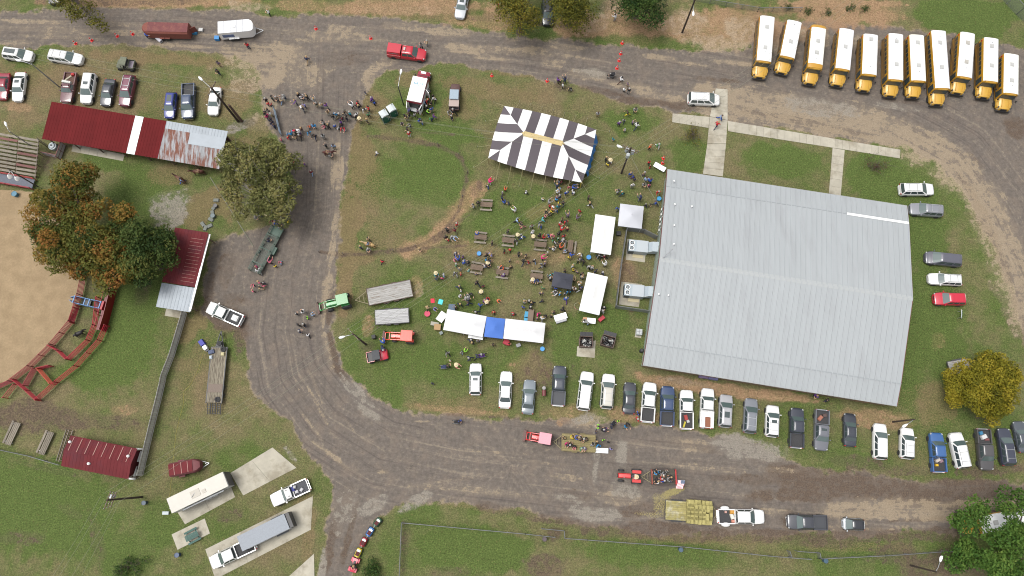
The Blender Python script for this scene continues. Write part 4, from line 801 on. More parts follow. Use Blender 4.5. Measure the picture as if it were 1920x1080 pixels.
clutter('%s in the bed of the dually truck', [(1372, 960, .83, (.6, .6, .3), (206, 150, 60), 'orange_bucket', 0), (1372, 968, .83, (.5, .8, .3), (230, 225, 215), 'white_bag', .3), (1375, 977, .83, (.6, .4, .2), (220, 150, 130), 'pink_bag', 0), (1360, 960, .83, (.3, .3, .3), (205, 160, 150), 'pale_jug', 0)])
# ------------------------------------------------------------------ school buses
BUSY = mat('school_bus_yellow', S(204, 152, 46, k=.6), .4, var=.05, vscale=.8, coat=.3)
BUSD = mat('school_bus_hood', S(220, 172, 66, k=.6), .42, var=.04, coat=.3)
def bus(i, rear, front, hood, yellow_cap, hatches, twin=False):
    zr = 3.05; A, B_ = P(*rear, zr), P(*front, zr); d = B_ - A; a = math.atan2(d.y, d.x); L = d.length; c = (A + B_) / 2
    hl = 1.75; W = 2.44; h = L / 2
    extra = ['', '', ' with a yellow front cap', '', '', '', '', ', the longest of the row', ' with two dark roof hatches', '', ', the shortest of the row'][i]
    t = thing('school_bus', f'yellow white-roofed school bus{extra}, {ORD[i]} from the lamp pole', 'bus', (c.x, c.y, 0), a, 'school buses parked in a row')
    sec = lambda w, zt: [(w * .97, .55), (w, .8), (w, 2.55), (w * .94, zt - .22), (w * .75, zt - .07), (w * .3, zt)]
    ring = lambda x, w, zt: [(x, y, z) for y, z in sec(w, zt)] + [(x, -y, z) for y, z in sec(w, zt)[::-1]]
    w = W / 2
    part('body', MB().loft([ring(x, ww, zz) for x, ww, zz in ((-h, w * .90, zr - .12), (-h + .12, w * .97, zr - .02), (-h + .5, w, zr), (h - .5, w, zr), (h - .08, w * .98, zr - .03), (h, w * .93, zr - .12))]), BUSY, t, 40)
    rs = lambda x, w, zt: [(x, w * .93, zt - .20), (x, w * .75, zt - .05), (x, w * .3, zt + .018), (x, -w * .3, zt + .018), (x, -w * .75, zt - .05), (x, -w * .93, zt - .20)]
    x1 = h - (.75 if yellow_cap else .12); x0 = -h + (.55 if yellow_cap else .1)
    part('roof', MB().loft([rs(x, w, zr) for x in (x0, x0 + .3, x1 - .3, x1)]), mat('bus_roof_white_%d' % (i % 4), (.56 + .02 * (i % 3), .57 + .02 * (i % 3), .57 + .02 * (i % 2)), .5, var=.07, vscale=.7, col2=(.48, .48, .46), c2scale=.6, c2at=.64), t, 40)
    for s in hatches:
        mb = MB(); mb.box((h - s * L, 0, zr + .06), (.68, .62, .09), tz=.92); hm = mat('roof_hatch_grey', S(190, 186, 178), .5) if twin else mat('roof_hatch_white', (.33, .33, .32), .5); hh = part('roof_hatch', mb, hm, t)
        mb = MB(); mb.box((h - s * L, 0, zr + .115), (.42, .38, .03)); part('hatch_lid', mb, hm, hh)
    mb = MB(); mb.cyl((h - L * .88 if i % 2 else h - L * .2, 0, zr), (h - L * .88 if i % 2 else h - L * .2, 0, zr + .16), .06, n=6); part('strobe', mb, STEEL, t)
    n = max(7, int((L - 2.0) / .74))
    for sg in (-1, 1):
        for k in range(n):
            x = -h + .55 + k * (L - 1.9) / n + .3; mb = MB(); mb.box((x, sg * (w + .005), 2.08), ((L - 1.9) / n - .12, .04, .62)); wv = part('side_window', mb, GLASS, t)
            if k == 0: mb = MB(); mb.box((-h + .4, sg * (w - .01), 2.42), (.3, .06, .24)); part('corner_lamp', mb, LAMPR, t)
        for z in (.95, 1.35, 1.62): mb = MB(); mb.box((0, sg * (w + .012), z), (L - .2, .03, .07)); part('rub_rail', mb, BLACK, t)
        mb = MB(); mb.box((h - .62, sg * (w + .01), 1.75), (.85, .05, 1.5)); part('door' if sg < 0 else 'driver_window', mb, GLASS, t)
        mb = MB(); mb.cyl((h + .1, sg * w * .8, 2.2), (h + .9, sg * (w + .18), 1.75), .025, n=5).box((h + .55, sg * (w + .16), 1.9), (.12, .18, .4)); part('mirror', mb, BLACK, t)
        mb = MB(); mb.lathe((h + 1.5, sg * .95, 1.25), [(.02, 0), (.13, .05), (.13, .14), (.02, .2)], 8); part('cross_mirror', mb, BLACK, t)
        for x, ww in ((-h + L * .24, w - .18), (h + .55, w - .2)): wheel(t, x, sg * ww, .5, .28, WHITE if x < 0 else ALU)
        mb = MB(); mb.box((h + hl - .12, sg * .78, .95), (.12, .32, .24)); part('headlight', mb, LAMPW, t)
        mb = MB(); mb.loft([[(h + .05, sg * .75, .75), (h + .05, sg * 1.2, .7), (h + .05, sg * 1.2, 1.12), (h + .05, sg * .75, 1.2)], [(h + .6, sg * .75, .8), (h + .6, sg * 1.22, .9), (h + .6, sg * 1.2, 1.2), (h + .6, sg * .75, 1.25)], [(h + 1.35, sg * .7, .6), (h + 1.35, sg * 1.1, .6), (h + 1.35, sg * 1.05, 1.05), (h + 1.35, sg * .7, 1.1)]]); part('fender', mb, BUSD, t)
    hd = MB(); hr = lambda x, w0, z1: [(x, -w0, .55), (x, -w0 * 1.02, z1 - .18), (x, -w0 * .8, z1), (x, w0 * .8, z1), (x, w0 * 1.02, z1 - .18), (x, w0, .55)]
    hd.loft([hr(h - .02, .98, 1.66), hr(h + .5, .98, 1.58), hr(h + hl - .35, .92, 1.38), hr(h + hl - .08, .86, 1.25), hr(h + hl, .78, 1.0)]); part('hood', hd, BUSD, t, 40)
    mb = MB(); mb.box((h + .9, -.52, 1.52), (1.2, .1, .05), ry=.13).box((h + .9, .52, 1.52), (1.2, .1, .05), ry=.13); part('hood_crease', mb, BUSY, t)
    mb = MB(); mb.slab([(h + .16, -w * .9, 1.66), (h + .16, w * .9, 1.66), (h - .01, w * .86, 2.6), (h - .01, -w * .86, 2.6)], .04); part('windshield', mb, GLASS, t)
    mb = MB(); mb.box((h - .02, 0, 2.76), (.2, w * 1.2, .26)); part('sign_board', mb, BUSD, t)
    mb = MB(); mb.box((h + hl + .05, 0, .62), (.16, 2.2, .3)); part('front_bumper', mb, BLACK, t)
    mb = MB(); mb.box((-h - .08, 0, .6), (.16, 2.3, .3)); part('rear_bumper', mb, BLACK, t)
    mb = MB(); mb.box((-h - .0, 0, 2.0), (.06, 1.5, .7)); part('rear_window', mb, GLASS, t)
    mb = MB(); mb.box((h + hl + .01, 0, 1.0), (.05, .95, .4)); part('grille', mb, BLACK, t)
    return t
BUSES = [((1440, 29), (1433, 115), 0, (.3, .75)), ((1491, 38), (1477, 107), 0, (.42,)), ((1537, 46), (1529, 127), 1, (.35, .62)), ((1589, 53), (1581, 130), 0, (.55,)), ((1634, 63), (1631, 140), 0, (.86,)), ((1681, 62), (1681, 150), 0, (.33, .82)),
         ((1720, 64), (1724, 152), 0, (.33, .82)), ((1761, 56), (1769, 166), 0, (.36, .78)), ((1816, 60), (1810, 145), 0, (.34, .76)), ((1860, 70), (1859, 153), 0, (.36, .8)), ((1898, 100), (1897, 176), 0, (.33, .72))]
for i, (r_, f_, y_, h_) in enumerate(BUSES): bus(i, r_, f_, None, y_, h_, i == 8)
# ------------------------------------------------------------------ ambulance
c, a, L = heading((788, 145), (776, 190), 2.9); t = thing('ambulance', 'white box ambulance with red cab and open rear doors', 'ambulance', (c.x, c.y, 0), a, 'emergency vehicles')
h = L / 2; rd_ = paint((150, 20, 48)); MAG = mat('ambulance_red_stripe', S(150, 22, 50), .4)
mb = MB(); mb.box((0, 0, 1.75), (L, 2.35, 2.3), tz=.99); part('body', mb, WHITE, t)
mb = MB(); mb.box((0, 0, 2.935), (L * 1.0, 2.3, .06)); part('roof', mb, mat('ambulance_roof', (.70, .70, .69), .5), t)
for y in (-1, 1): mb = MB(); mb.box((0, y * 1.185, 2.45), (L, .03, .5)); part('side_stripe', mb, MAG, t)
mb = MB(); mb.box((-h - .02, 0, 2.5), (.04, 2.3, .5)); part('rear_stripe', mb, MAG, t)
for y in (-1, 1): mb = MB(); mb.box((-h - .55, y * 1.1, 1.55), (1.05, .08, 1.8), y * .25); rdz = part('rear_door', mb, WHITE, t); mb = MB(); mb.box((-h - .55, y * 1.15, 2.0), (.6, .1, .5), y * .25); part('window', mb, GLASS, rdz)
mb = MB(); mb.box((-h - .01, 0, 1.5), (.05, 1.8, 1.7)); part('rear_opening', mb, BLACK, t)
mb = MB(); mb.box((-h - .3, 0, .55), (.6, 2.1, .1)); part('rear_step', mb, STEEL, t)
mb = MB(); mb.box((.2, -1.5, 1.6), (.9, .08, 2.), .9); part('side_door', mb, WHITE, t)
st = [(h - .05, 1.0, 1.25), (h + .6, 1., 1.25), (h + 1.2, 1., 1.2), (h + 1.95, .93, 1.1), (h + 2.15, .8, .9)]
mb = MB(); mb.loft([[(x, y * 1.02 * wf, z) for y, z in ((-1, .4), (-1, zt - .1), (-.85, zt), (.85, zt), (1, zt - .1), (1, .4))] for x, wf, zt in st]); part('cab_body', mb, rd_, t, 35)
mb = MB(); mb.loft([[(x0, -w_, z), (x1, -w_, z), (x1, w_, z), (x0, w_, z)] for x0, x1, w_, z in ((h, h + 1.25, .95, 1.2), (h, h + .72, .82, 1.98), (h, h + .6, .6, 2.02))]); part('cabin', mb, rd_, t, 30)
mb = MB(); mb.slab([(h + 1.24, -.88, 1.28), (h + 1.24, .88, 1.28), (h + .76, .78, 1.96), (h + .76, -.78, 1.96)], .03); part('windshield', mb, GLASS, t)
mb = MB(); mb.box((h + 1.75, .1, 1.19), (.4, .8, .04)); part('hood_emblem', mb, WHITE, t)
for y in (-1, 1):
    mb = MB(); mb.box((h + .5, y * .91, 1.6), (.7, .05, .5), rx=y * .15); part('side_window', mb, GLASS, t)
    mb = MB(); mb.box((h + 1.0, y * 1.2, 1.5), (.12, .25, .35)); part('mirror', mb, BLACK, t)
    for x in (-h * .35, h + 1.45): wheel(t, x, y * .95, .39, .28)
    mb = MB(); mb.box((h + 2.08, y * .7, .85), (.1, .3, .2)); part('headlight', mb, LAMPW, t)
mb = MB(); mb.box((h + 2.12, 0, .5), (.2, 1.9, .25)); part('front_bumper', mb, CHROME, t)
fc = bpy.data.curves.new('roof_number', 'FONT'); fc.body = 'M21'; fc.size = .9; fc.align_x = 'CENTER'; fc.align_y = 'CENTER'; fc.extrude = .004; fc.materials.append(mat('roof_number_blue', S(90, 160, 190), .6))
o = bpy.data.objects.new('tmp_text', fc); COL.objects.link(o); dg = bpy.context.evaluated_depsgraph_get(); dg.update(); tm = bpy.data.meshes.new_from_object(o.evaluated_get(dg)); bpy.data.objects.remove(o); obj('roof_number', tm, t, (h * .38, -.05, 2.972), -PI / 2)
# ------------------------------------------------------------------ utility vehicles
def utv(front, rear, body, roofm, label, bedm, cargo=None, zroof=1.85):
    c, a, L = heading(front, rear, .9); t = thing('utility_vehicle', label, 'utv', (c.x, c.y, 0), a, 'utility vehicles'); W = 1.5
    mb = MB(); mb.loft([[(x, y * W / 2 * wf, z) for y, z in ((-1, .4), (-1, zt - .08), (-.8, zt), (.8, zt), (1, zt - .08), (1, .4))] for x, wf, zt in ((L * .08, 1, .95), (L * .3, 1, .98), (L * .46, .9, .85), (L * .5, .75, .65))]); part('hood', mb, body, t, 35)
    mb = MB(); mb.box((-L * .1, 0, .45), (L * .76, W * .94, .3)); part('chassis', mb, BLACK, t)
    mb = MB(); mb.box((-L * .32, 0, .8), (L * .34, W, .08)); part('bed_floor', mb, bedm, t)
    for y in (-1, 1): mb = MB(); mb.box((-L * .32, y * W * .49, .98), (L * .34, .05, .36)); part('bed_side', mb, body, t)
    for x in (-L * .49, -L * .15): mb = MB(); mb.box((x, 0, .98), (.05, W * .96, .34)); part('bed_end', mb, body, t)
    mb = MB(); mb.box((-L * .06, 0, .85), (.5, W * .8, .3)).box((-L * .12, 0, 1.2), (.14, W * .8, .5)); part('seat', mb, BLACK, t)
    for x, x2 in ((L * .2, L * .1), (-L * .13, -L * .13)):
        for y in (-1, 1): mb = MB(); mb.cyl((x, y * W * .45, .85), (x2, y * W * .42, zroof), .04, n=6); part('roll_bar', mb, BLACK, t)
    mb = MB(); mb.box((-L * .02, 0, zroof + .03), (L * .36, W * .96, .09), tz=.94); part('roof', mb, roofm, t)
    mb = MB(); mb.lathe((0, 0, 0), [(.17, 0), (.19, .02), (.17, .04)], 10); s = part('steering_wheel', mb, BLACK, t); s.location = (L * .1, .3, 1.15)
    for x in (-L * .33, L * .34):
        for y in (-1, 1): wheel(t, x, y * (W / 2 - .02), .32, .25, STEEL)
    return t
utv((218, 118), (252, 122), mat('camo_green', S(112, 116, 98), .8, var=.25, vscale=3), MATS['camo_green'], 'olive camouflage utility cart parked on dry grass', mat('grey_lilac_load', S(160, 150, 164), .8, var=.3))
utv((727, 663), (688, 671), paint((206, 34, 64)), mat('charcoal_canopy', S(74, 76, 80), .7), 'red utility cart with charcoal canopy and black bed', BLACK)
t = utv((854, 156), (851, 207), mat('brown_machine', S(92, 66, 62), .7, var=.2), mat('pale_blue_roof', S(158, 176, 190), .5, var=.1), 'old brown utility truck with pale blue roof and tan bed cover', BLACK, zroof=1.9)
mb = MB(); mb.box((-1.05, 0, 1.35), (1.7, 1.5, .5)).box((-1.05, 0, 1.63), (1.9, 1.55, .06)); part('bed_cover', mb, mat('tan_pink_cover', S(186, 168, 160), .7, var=.06), t)
# ------------------------------------------------------------------ tractors
def tractor(front, rear, m, label, cabroof=None, loader=True, hub=None, big=1.0):
    c, a, L = heading(front, rear, 1.0); t = thing('tractor', label, 'tractor', (c.x, c.y, 0), a, 'tractors')
    lr = L * .30 if loader else 0.; Lt = L - lr; x0 = -L / 2; xf = x0 + Lt; rw = .72 * big
    hub = hub or m
    for y in (-1, 1): wheel(t, x0 + rw, y * .82 * big, rw, .42, hub); wheel(t, xf - .45, y * .72 * big, .44 * big, .28, hub)
    mb = MB(); hx0, hx1 = x0 + Lt * .48, xf + .05
    mb.loft([[(x, -.32, .75), (x, -.33, z - .12), (x, -.2, z), (x, .2, z), (x, .33, z - .12), (x, .32, .75)] for x, z in ((hx0, 1.45), ((hx0 + hx1) / 2, 1.42), (hx1 - .1, 1.34), (hx1, 1.1))]); part('hood', mb, m, t, 35)
    mb = MB(); mb.box(((hx1 + .01), 0, 1.0), (.05, .5, .45)); part('grille', mb, BLACK, t)
    mb = MB(); mb.box((x0 + Lt * .45, 0, .68), (Lt * .75, .5, .4)); part('chassis', mb, BLACK, t)
    for y in (-1, 1): mb = MB(); mb.box((x0 + rw, y * .62 * big, 1.42 * big), (1.15, .42, .08)).box((x0 + rw + .6, y * .62 * big, 1.22 * big), (.08, .42, .45)); part('fender', mb, m, t)
    mb = MB(); mb.box((x0 + .78, 0, 1.25), (.5, .5, .14)).box((x0 + .55, 0, 1.5), (.12, .5, .45)); part('seat', mb, BLACK, t)
    mb = MB(); mb.lathe((0, 0, 0), [(.19, 0), (.21, .02), (.19, .04)], 10); s = part('steering_wheel', mb, BLACK, t); s.location = (x0 + 1.35, 0, 1.62)
    mb = MB(); mb.cyl((xf - .7, .22, 1.4), (xf - .7, .22, 2.1), .05, n=6); part('exhaust', mb, STEEL, t)
    if cabroof:
        for x in (x0 + .3, x0 + 1.65):
            for y in (-1, 1): mb = MB(); mb.box((x, y * .62, 1.8), (.08, .08, 1.3)); part('canopy_post', mb, m, t)
        mb = MB(); mb.box((x0 + .98, 0, 2.48), (1.75, 1.6, .14), tz=.95); part('canopy', mb, cabroof, t)
    if loader:
        for y in (-1, 1): mb = MB(); mb.cyl((x0 + Lt * .5, y * .52, 1.35), (xf + .1, y * .52, 1.2), .075, n=6).cyl((xf + .1, y * .52, 1.2), (L / 2 - .4, y * .52, .55), .075, n=6); part('loader_arm', mb, m, t)
        mb = MB(); mb.box((xf + .25, 0, 1.1), (.1, 1.1, .1)).box((L / 2 - .5, 0, .6), (.1, 1.1, .1)); part('loader_crossbar', mb, m, t)
        mb = MB(); mb.add([(L / 2 - .4, -.85, .15), (L / 2 - .4, .85, .15), (L / 2 - .4, .85, .75), (L / 2 - .4, -.85, .75), (L / 2, -.85, .12), (L / 2, .85, .12)], [(0, 1, 2, 3), (1, 0, 4, 5), (0, 3, 4), (2, 1, 5), (3, 2, 1, 0)]); part('bucket', mb, mat('worn_bucket', S(110, 84, 78), .7, var=.2), t)
    return t
GRN = mat('tractor_green', S(52, 142, 66), .4, coat=.3); ORG = mat('tractor_orange', S(234, 82, 60), .4, coat=.3); TRED = mat('tractor_red', S(214, 44, 44), .4, coat=.3); YEL = mat('hub_yellow', S(228, 206, 50), .5)
tractor((592, 577), (657, 562), GRN, 'green tractor with canopy, front loader and yellow hubs', GRN, True, YEL, 1.05)
tractor((715, 629), (777, 633), ORG, 'orange-red compact tractor with canopy and front loader on the grass', ORG, True, mat('hub_pale', S(190, 180, 170), .5), .85)
tractor((981, 816), (1034, 825), TRED, 'red loader tractor with faded pink canopy pulling the tan hayride wagon', mat('faded_pink_canopy', S(226, 164, 176), .6, var=.08), True, TRED, .8)
tractor((1159, 891), (1203, 894), TRED, 'bright red open tractor pulling the flag-bearing hayride wagon', None, False, mat('hub_red', S(170, 60, 56), .5), 1.0)
# ------------------------------------------------------------------ wagons and trailers
def planks(t, L, W, z, n, m, along=True):
    for i in range(n):
        mb = MB(); w = W / n; mb.box((random.uniform(-.03, .03), -W / 2 + (i + .5) * w, z + random.uniform(-.006, .006)), (L, w - .02, .05)); part('plank', mb, m, t)
def flat_wagon(front, rear, W, label, m, frame=STEEL, z=.85, tongue=2.0, wheels=((-.12,), (.12,)), group='hay wagons', wr=.33):
    c, a, L = heading(front, rear, z); t = thing('flat_wagon', label, 'wagon', (c.x, c.y, 0), a, group)
    planks(t, L, W, z, 9, m)
    mb = MB(); mb.box((0, W / 2 + .05, z - .06), (L + .1, .08, .18)).box((0, -W / 2 - .05, z - .06), (L + .1, .08, .18)).box((L / 2 + .06, 0, z - .06), (.08, W, .18)).box((-L / 2 - .06, 0, z - .06), (.08, W, .18)); part('frame', mb, frame, t)
    if tongue:
        mb = MB()
        for y in (-1, 1): mb.cyl((L / 2, y * W * .42, z - .25), (L / 2 + tongue, 0, z - .35), .06, n=6)
        for k in (.35, .65): mb.cyl((L / 2 + tongue * k, -W * .42 * (1 - k), z - .28), (L / 2 + tongue * k, W * .42 * (1 - k), z - .28), .04, n=6)
        part('tongue', mb, mat('weathered_tongue', S(150, 140, 110), .8), t)
    for (dx,) in wheels:
        for y in (-1, 1):
            wheel(t, dx * L, y * (W / 2 + .05), wr, .22, STEEL)
            mb = MB(); mb.box((dx * L, y * (W / 2 + .08), wr * 2 + .05), (wr * 2.2, .26, .06)); part('fender', mb, frame, t)
    return t
WOODG = mat('grey_deck_plank', S(176, 174, 170), .9, var=.25, vscale=2, stretch=(1, 8, 8), col2=S(128, 112, 96), c2scale=.9, c2at=.6)
WOODL = mat('light_deck_plank', S(194, 194, 194), .9, var=.2, vscale=2, stretch=(1, 8, 8), col2=S(150, 146, 150), c2scale=.9, c2at=.62)
flat_wagon((690, 557), (771, 540), 2.5, 'long weathered plank wagon with tongue hitched behind the green tractor', WOODG, mat('brown_frame', S(96, 78, 70), .8))
flat_wagon((766, 591), (704, 595), 2.1, 'short pale plank wagon beside the long weathered wagon', WOODL, mat('dark_frame', S(78, 76, 78), .7), tongue=0)
tw1 = flat_wagon((1054, 829), (1116, 832), 2.3, 'tan plank hayride wagon full of riders behind the pink-canopied tractor', mat('hayride_plank', S(150, 138, 96), .9, var=.25), mat('tan_frame', S(136, 124, 88), .9), tongue=1.2)
tw2 = flat_wagon((1222, 894), (1265, 894), 2.0, 'red-framed hayride wagon with riders and a flag', mat('dark_deck', S(90, 84, 74), .9, var=.3), mat('dark_frame2', S(74, 64, 58), .7), z=.7, tongue=1.4)
for x in (-1, 1):
    mb = MB(); mb.box((x * 1.68, 0, 1.35), (.1, 2.0, .1)).box((x * 1.68, .95, 1.0), (.1, .1, .7)).box((x * 1.68, -.95, 1.0), (.1, .1, .7)).box((x * 1.68, 0, 1.0), (.06, 1.9, .08)); part('end_rail', mb, mat('wagon_rail', S(168, 84, 66), .7) if x > 0 else TRED, tw2)
flat_wagon((1818, 684), (1780, 691), 1.9, 'small weathered flat trailer half hidden under the yellow-green tree', WOODG, MATS['dark_frame'], tongue=.0)
t = thing('flatbed_trailer', 'black gooseneck-tongue flatbed trailer with plank deck and ramps', 'trailer', (*P(406, 703, .8).xy, 0), heading((410, 655), (400, 753), .8)[1], 'trailers'); Ld, Wd = heading((412, 651), (400, 754), .8)[2], 2.15
planks(t, Ld, Wd, .78, 10, mat('trailer_plank', S(150, 142, 124), .9, var=.3, vscale=2, stretch=(1, 9, 9), col2=S(108, 96, 84), c2scale=1.2))
mb = MB(); mb.box((0, Wd / 2 + .06, .72), (Ld + .2, .12, .2)).box((0, -Wd / 2 - .06, .72), (Ld + .2, .12, .2)).box((Ld / 2 + .06, 0, .74), (.12, Wd, .22)); part('frame', mb, BLACK, t)
mb = MB()
for y in (-1, 1): mb.cyl((Ld / 2, y * .6, .7), (Ld / 2 + 2.5, 0, .7), .08, n=6)
mb.box((Ld / 2 + .55, 0, .8), (.8, .8, .3)).cyl((Ld / 2 + 1.9, 0, .3), (Ld / 2 + 1.9, 0, 1.2), .07, n=6); part('tongue', mb, BLACK, t)
mb = MB(); mb.lathe((Ld / 2 + .6, 0, .95), [(.36, 0), (.36, .2), (.2, .2)], 12); part('spare_wheel', mb, RUBBER, t)
for y in (-.72, 0, .72):
    mb = MB(); mb.box((-Ld / 2 - .85, y - .22, .5), (1.6, .07, .12), ry=-.25).box((-Ld / 2 - .85, y + .22, .5), (1.6, .07, .12), ry=-.25)
    for k in range(5): mb.box((-Ld / 2 - .2 - k * .32, y, .66 - k * .08), (.07, .45, .08))
    part('ramp', mb, BLACK, t)
for x in (-Ld * .22, -Ld * .36):
    for y in (-1, 1): wheel(t, x, y * (Wd / 2 + .0), .36, .24, STEEL)
mb = MB(); mb.box((-Ld * .24, 0, .82), (Ld * .15, Wd * .98, .04)); part('steel_plate', mb, mat('rusty_plate', S(128, 112, 100), .7, var=.2), t)
for px, py in ((419, 655), (408, 749)):
    q = P(px, py, .85); o = thing('tire', 'loose black tire lying on the plank flatbed trailer', 'tire', (q.x, q.y, .82), 0, 'tires on the flatbed'); mb = MB(); mb.lathe((0, 0, 0), [(.22, 0), (.4, .02), (.4, .2), (.22, .22), (.2, .11)], 14); part('tread', mb, RUBBER, o, 40); mb = MB(); mb.cyl((0, 0, .04), (0, 0, .1), .21, n=12); part('rim', mb, STEEL, o)
clutter('%s on the plank flatbed trailer', [(418, 664, .82, (.5, .5, .25), (205, 195, 150), 'cream_bucket', 0), (397, 660, .82, (.9, .6, .3), (80, 90, 120), 'blue_toolbox', .3), (396, 670, .82, (.4, .5, .25), (190, 200, 210), 'white_jug', .1)])
q = P(381, 647, .5); t = thing('generator', 'blue tarped barrow with a white generator beside the flatbed', 'generator', (q.x, q.y, 0), math.radians(-50)); mb = MB(); mb.box((-.45, 0, .35), (1.0, .75, .5), tz=.85); part('tarp', mb, mat('blue_tarp', S(58, 62, 170), .6, var=.1), t); mb = MB(); mb.box((.5, 0, .4), (.7, .6, .6), tz=.9); part('housing', mb, WHITE, t); mb = MB(); mb.box((.95, 0, .3), (.3, .5, .3)); part('engine', mb, BLACK, t)
def box_trailer(front, rear, z, W, H, roofm, sidem, label, name='box_trailer', nose=0., tongue=1.2, axles=(-.08, -.2), round_=.0, panels=0):
    c, a, L = heading(front, rear, z); t = thing(name, label, 'trailer', (c.x, c.y, 0), a, 'trailers'); h = L / 2; w = W / 2; zl = .5
    rg = lambda x, ww, hh: [(x, -ww, zl), (x, -ww, hh - .25), (x, -ww * (1 - round_), hh), (x, ww * (1 - round_), hh), (x, ww, hh - .25), (x, ww, zl)]
    rings = [rg(-h, w, H - .03), rg(h - .05, w, H - .03)] + ([rg(h + nose * .6, w * .8, H - .12), rg(h + nose, w * .45, H - .3)] if nose else [])
    part('body', MB().loft(rings), sidem, t, 30)
    k = panels or 1
    for i in range(k):
        mb = MB(); x0, x1 = -h + i * L / k + .02, -h + (i + 1) * L / k - .02; ww = w * (1 - round_) + (.0 if round_ else .02)
        mb.box(((x0 + x1) / 2, 0, H + .012), (x1 - x0, 2 * ww, .05)); part('roof_panel', mb, roofm, t)
    for s in axles:
        for y in (-1, 1):
            wheel(t, s * L, y * (w + .02), .36, .22, STEEL)
            mb = MB(); mb.box((s * L, y * (w + .1), .78), (.85, .3, .06)); part('fender', mb, sidem, t)
    if tongue:
        mb = MB()
        for y in (-1, 1): mb.cyl((h + nose * .7, y * w * .6, .5), (h + nose + tongue, 0, .5), .055, n=6)
        mb.cyl((h + nose + tongue * .6, 0, .1), (h + nose + tongue * .6, 0, .9), .05, n=6); part('tongue', mb, STEEL, t)
    return t, L
t, L = box_trailer((467, 47), (408, 52), 2.3, 2.1, 2.3, mat('trailer_white_roof', S(226, 228, 232), .5, var=.04), WHITE, 'white enclosed cargo trailer with its rear door open', axles=(-.0, -.16), panels=5, nose=.5)
mb = MB(); mb.box((-L / 2 - .05, -.6, 1.2), (.08, .8, 1.6)); part('rear_door', mb, mat('plywood_door', S(186, 148, 84), .8), t)
mb = MB(); mb.box((.05, 0, 2.39), (.5, .5, .1)); part('roof_vent', mb, WHITE, t)
mb = MB(); mb.box((-L * .22, -1.07, 1.4), (1.8, .03, .7)); part('side_print', mb, mat('blue_print', S(110, 130, 176), .6, var=.3, vscale=2), t)
t, L = box_trailer((352, 52), (276, 50), 2.2, 2.0, 2.2, mat('faded_maroon_roof', S(124, 66, 66), .8, var=.2, col2=S(140, 84, 76), c2scale=1), mat('rust_brown_steel', S(136, 76, 64), .8, var=.2), 'rusty brown stock trailer with a rounded nose on the road edge', name='stock_trailer', nose=-.01, tongue=0, round_=.18)
mb = MB(); mb.lathe((-L / 2, 0, 0), [(.98, .5), (1.0, 1.95), (.8, 2.2)], 14); part('rounded_nose', mb, MATS['rust_brown_steel'], t, 40)
mb = MB(); mb.box((L / 2 + .45, .3, 1.1), (.9, .06, 1.4), .5); part('rear_gate', mb, MATS['rust_brown_steel'], t)
t, L = box_trailer((317, 949), (423, 898), 2.9, 2.1, 2.9, mat('camper_roof', S(214, 210, 200), .6, var=.07, vscale=.6), mat('camper_side', S(206, 206, 204), .5), 'cream-roofed travel trailer parked on a concrete pad', name='travel_trailer', axles=(-.05, -.16), tongue=1.0)
mb = MB(); mb.box((.3, 0, 2.96), (1.3, 1.0, .06)).box((-.9, .2, 2.96), (.5, .5, .08)); part('roof_patch', mb, mat('roof_patch', S(196, 190, 178), .6), t)
mb = MB(); mb.cyl((.2, -.2, 2.95), (.9, .3, 3.1), .03, n=5); part('antenna', mb, STEEL, t)
mb = MB(); mb.cyl((-3.2, 1.25, 2.35), (2.8, 1.25, 2.35), .12, n=8).cyl((-3, 1.25, 2.3), (-3, 1.1, .6), .04, n=5).cyl((2.6, 1.25, 2.3), (2.6, 1.1, .6), .04, n=5); part('awning_roll', mb, STEEL, t)
mb = MB(); mb.box((-L / 2 - .04, 0, 1.7), (.08, 2.0, 2.3)); part('rear_cap', mb, mat('dark_rear', S(60, 60, 66), .5), t)
for x in (-2, .2, 2): mb = MB(); mb.box((x, 1.06, 1.9), (1.0, .04, .7)); part('window', mb, GLASS, t)
t, L = box_trailer((449, 1020), (538, 977), 2.2, 2.1, 2.2, mat('stock_roof_grey', S(150, 157, 166), .6, var=.1, col2=S(168, 128, 96), c2scale=.5, c2at=.70), mat('dark_stock_side', S(74, 78, 84), .6, var=.15), 'grey gooseneck stock trailer with rust spots behind a white truck', name='stock_trailer', tongue=0, axles=(-.22, -.34))
mb = MB(); mb.box((-L / 2 - .3, 0, 1.25), (.5, 2.1, 1.7)); part('rear_gate', mb, BLACK, t)
for k in range(5): mb = MB(); mb.box((-.3, 1.07, .8 + k * .28), (L * .9, .04, .1)).box((-.3, -1.07, .8 + k * .28), (L * .9, .04, .1)); part('side_slat', mb, STEEL, t)
t, L = box_trailer((361, 873), (316, 882), 1.9, 1.9, 1.9, RED2, mat('maroon_side', S(120, 62, 66), .7), 'small maroon horse trailer with pale roof seams on the grass', name='horse_trailer', tongue=.9, nose=.9, axles=(-.1,), round_=.2)
for x in (-.9, .1, 1.0): mb = MB(); mb.box((x, 0, 1.95), (.07, 1.55, .05)); part('pale_seam', mb, PALE_RIB, t)
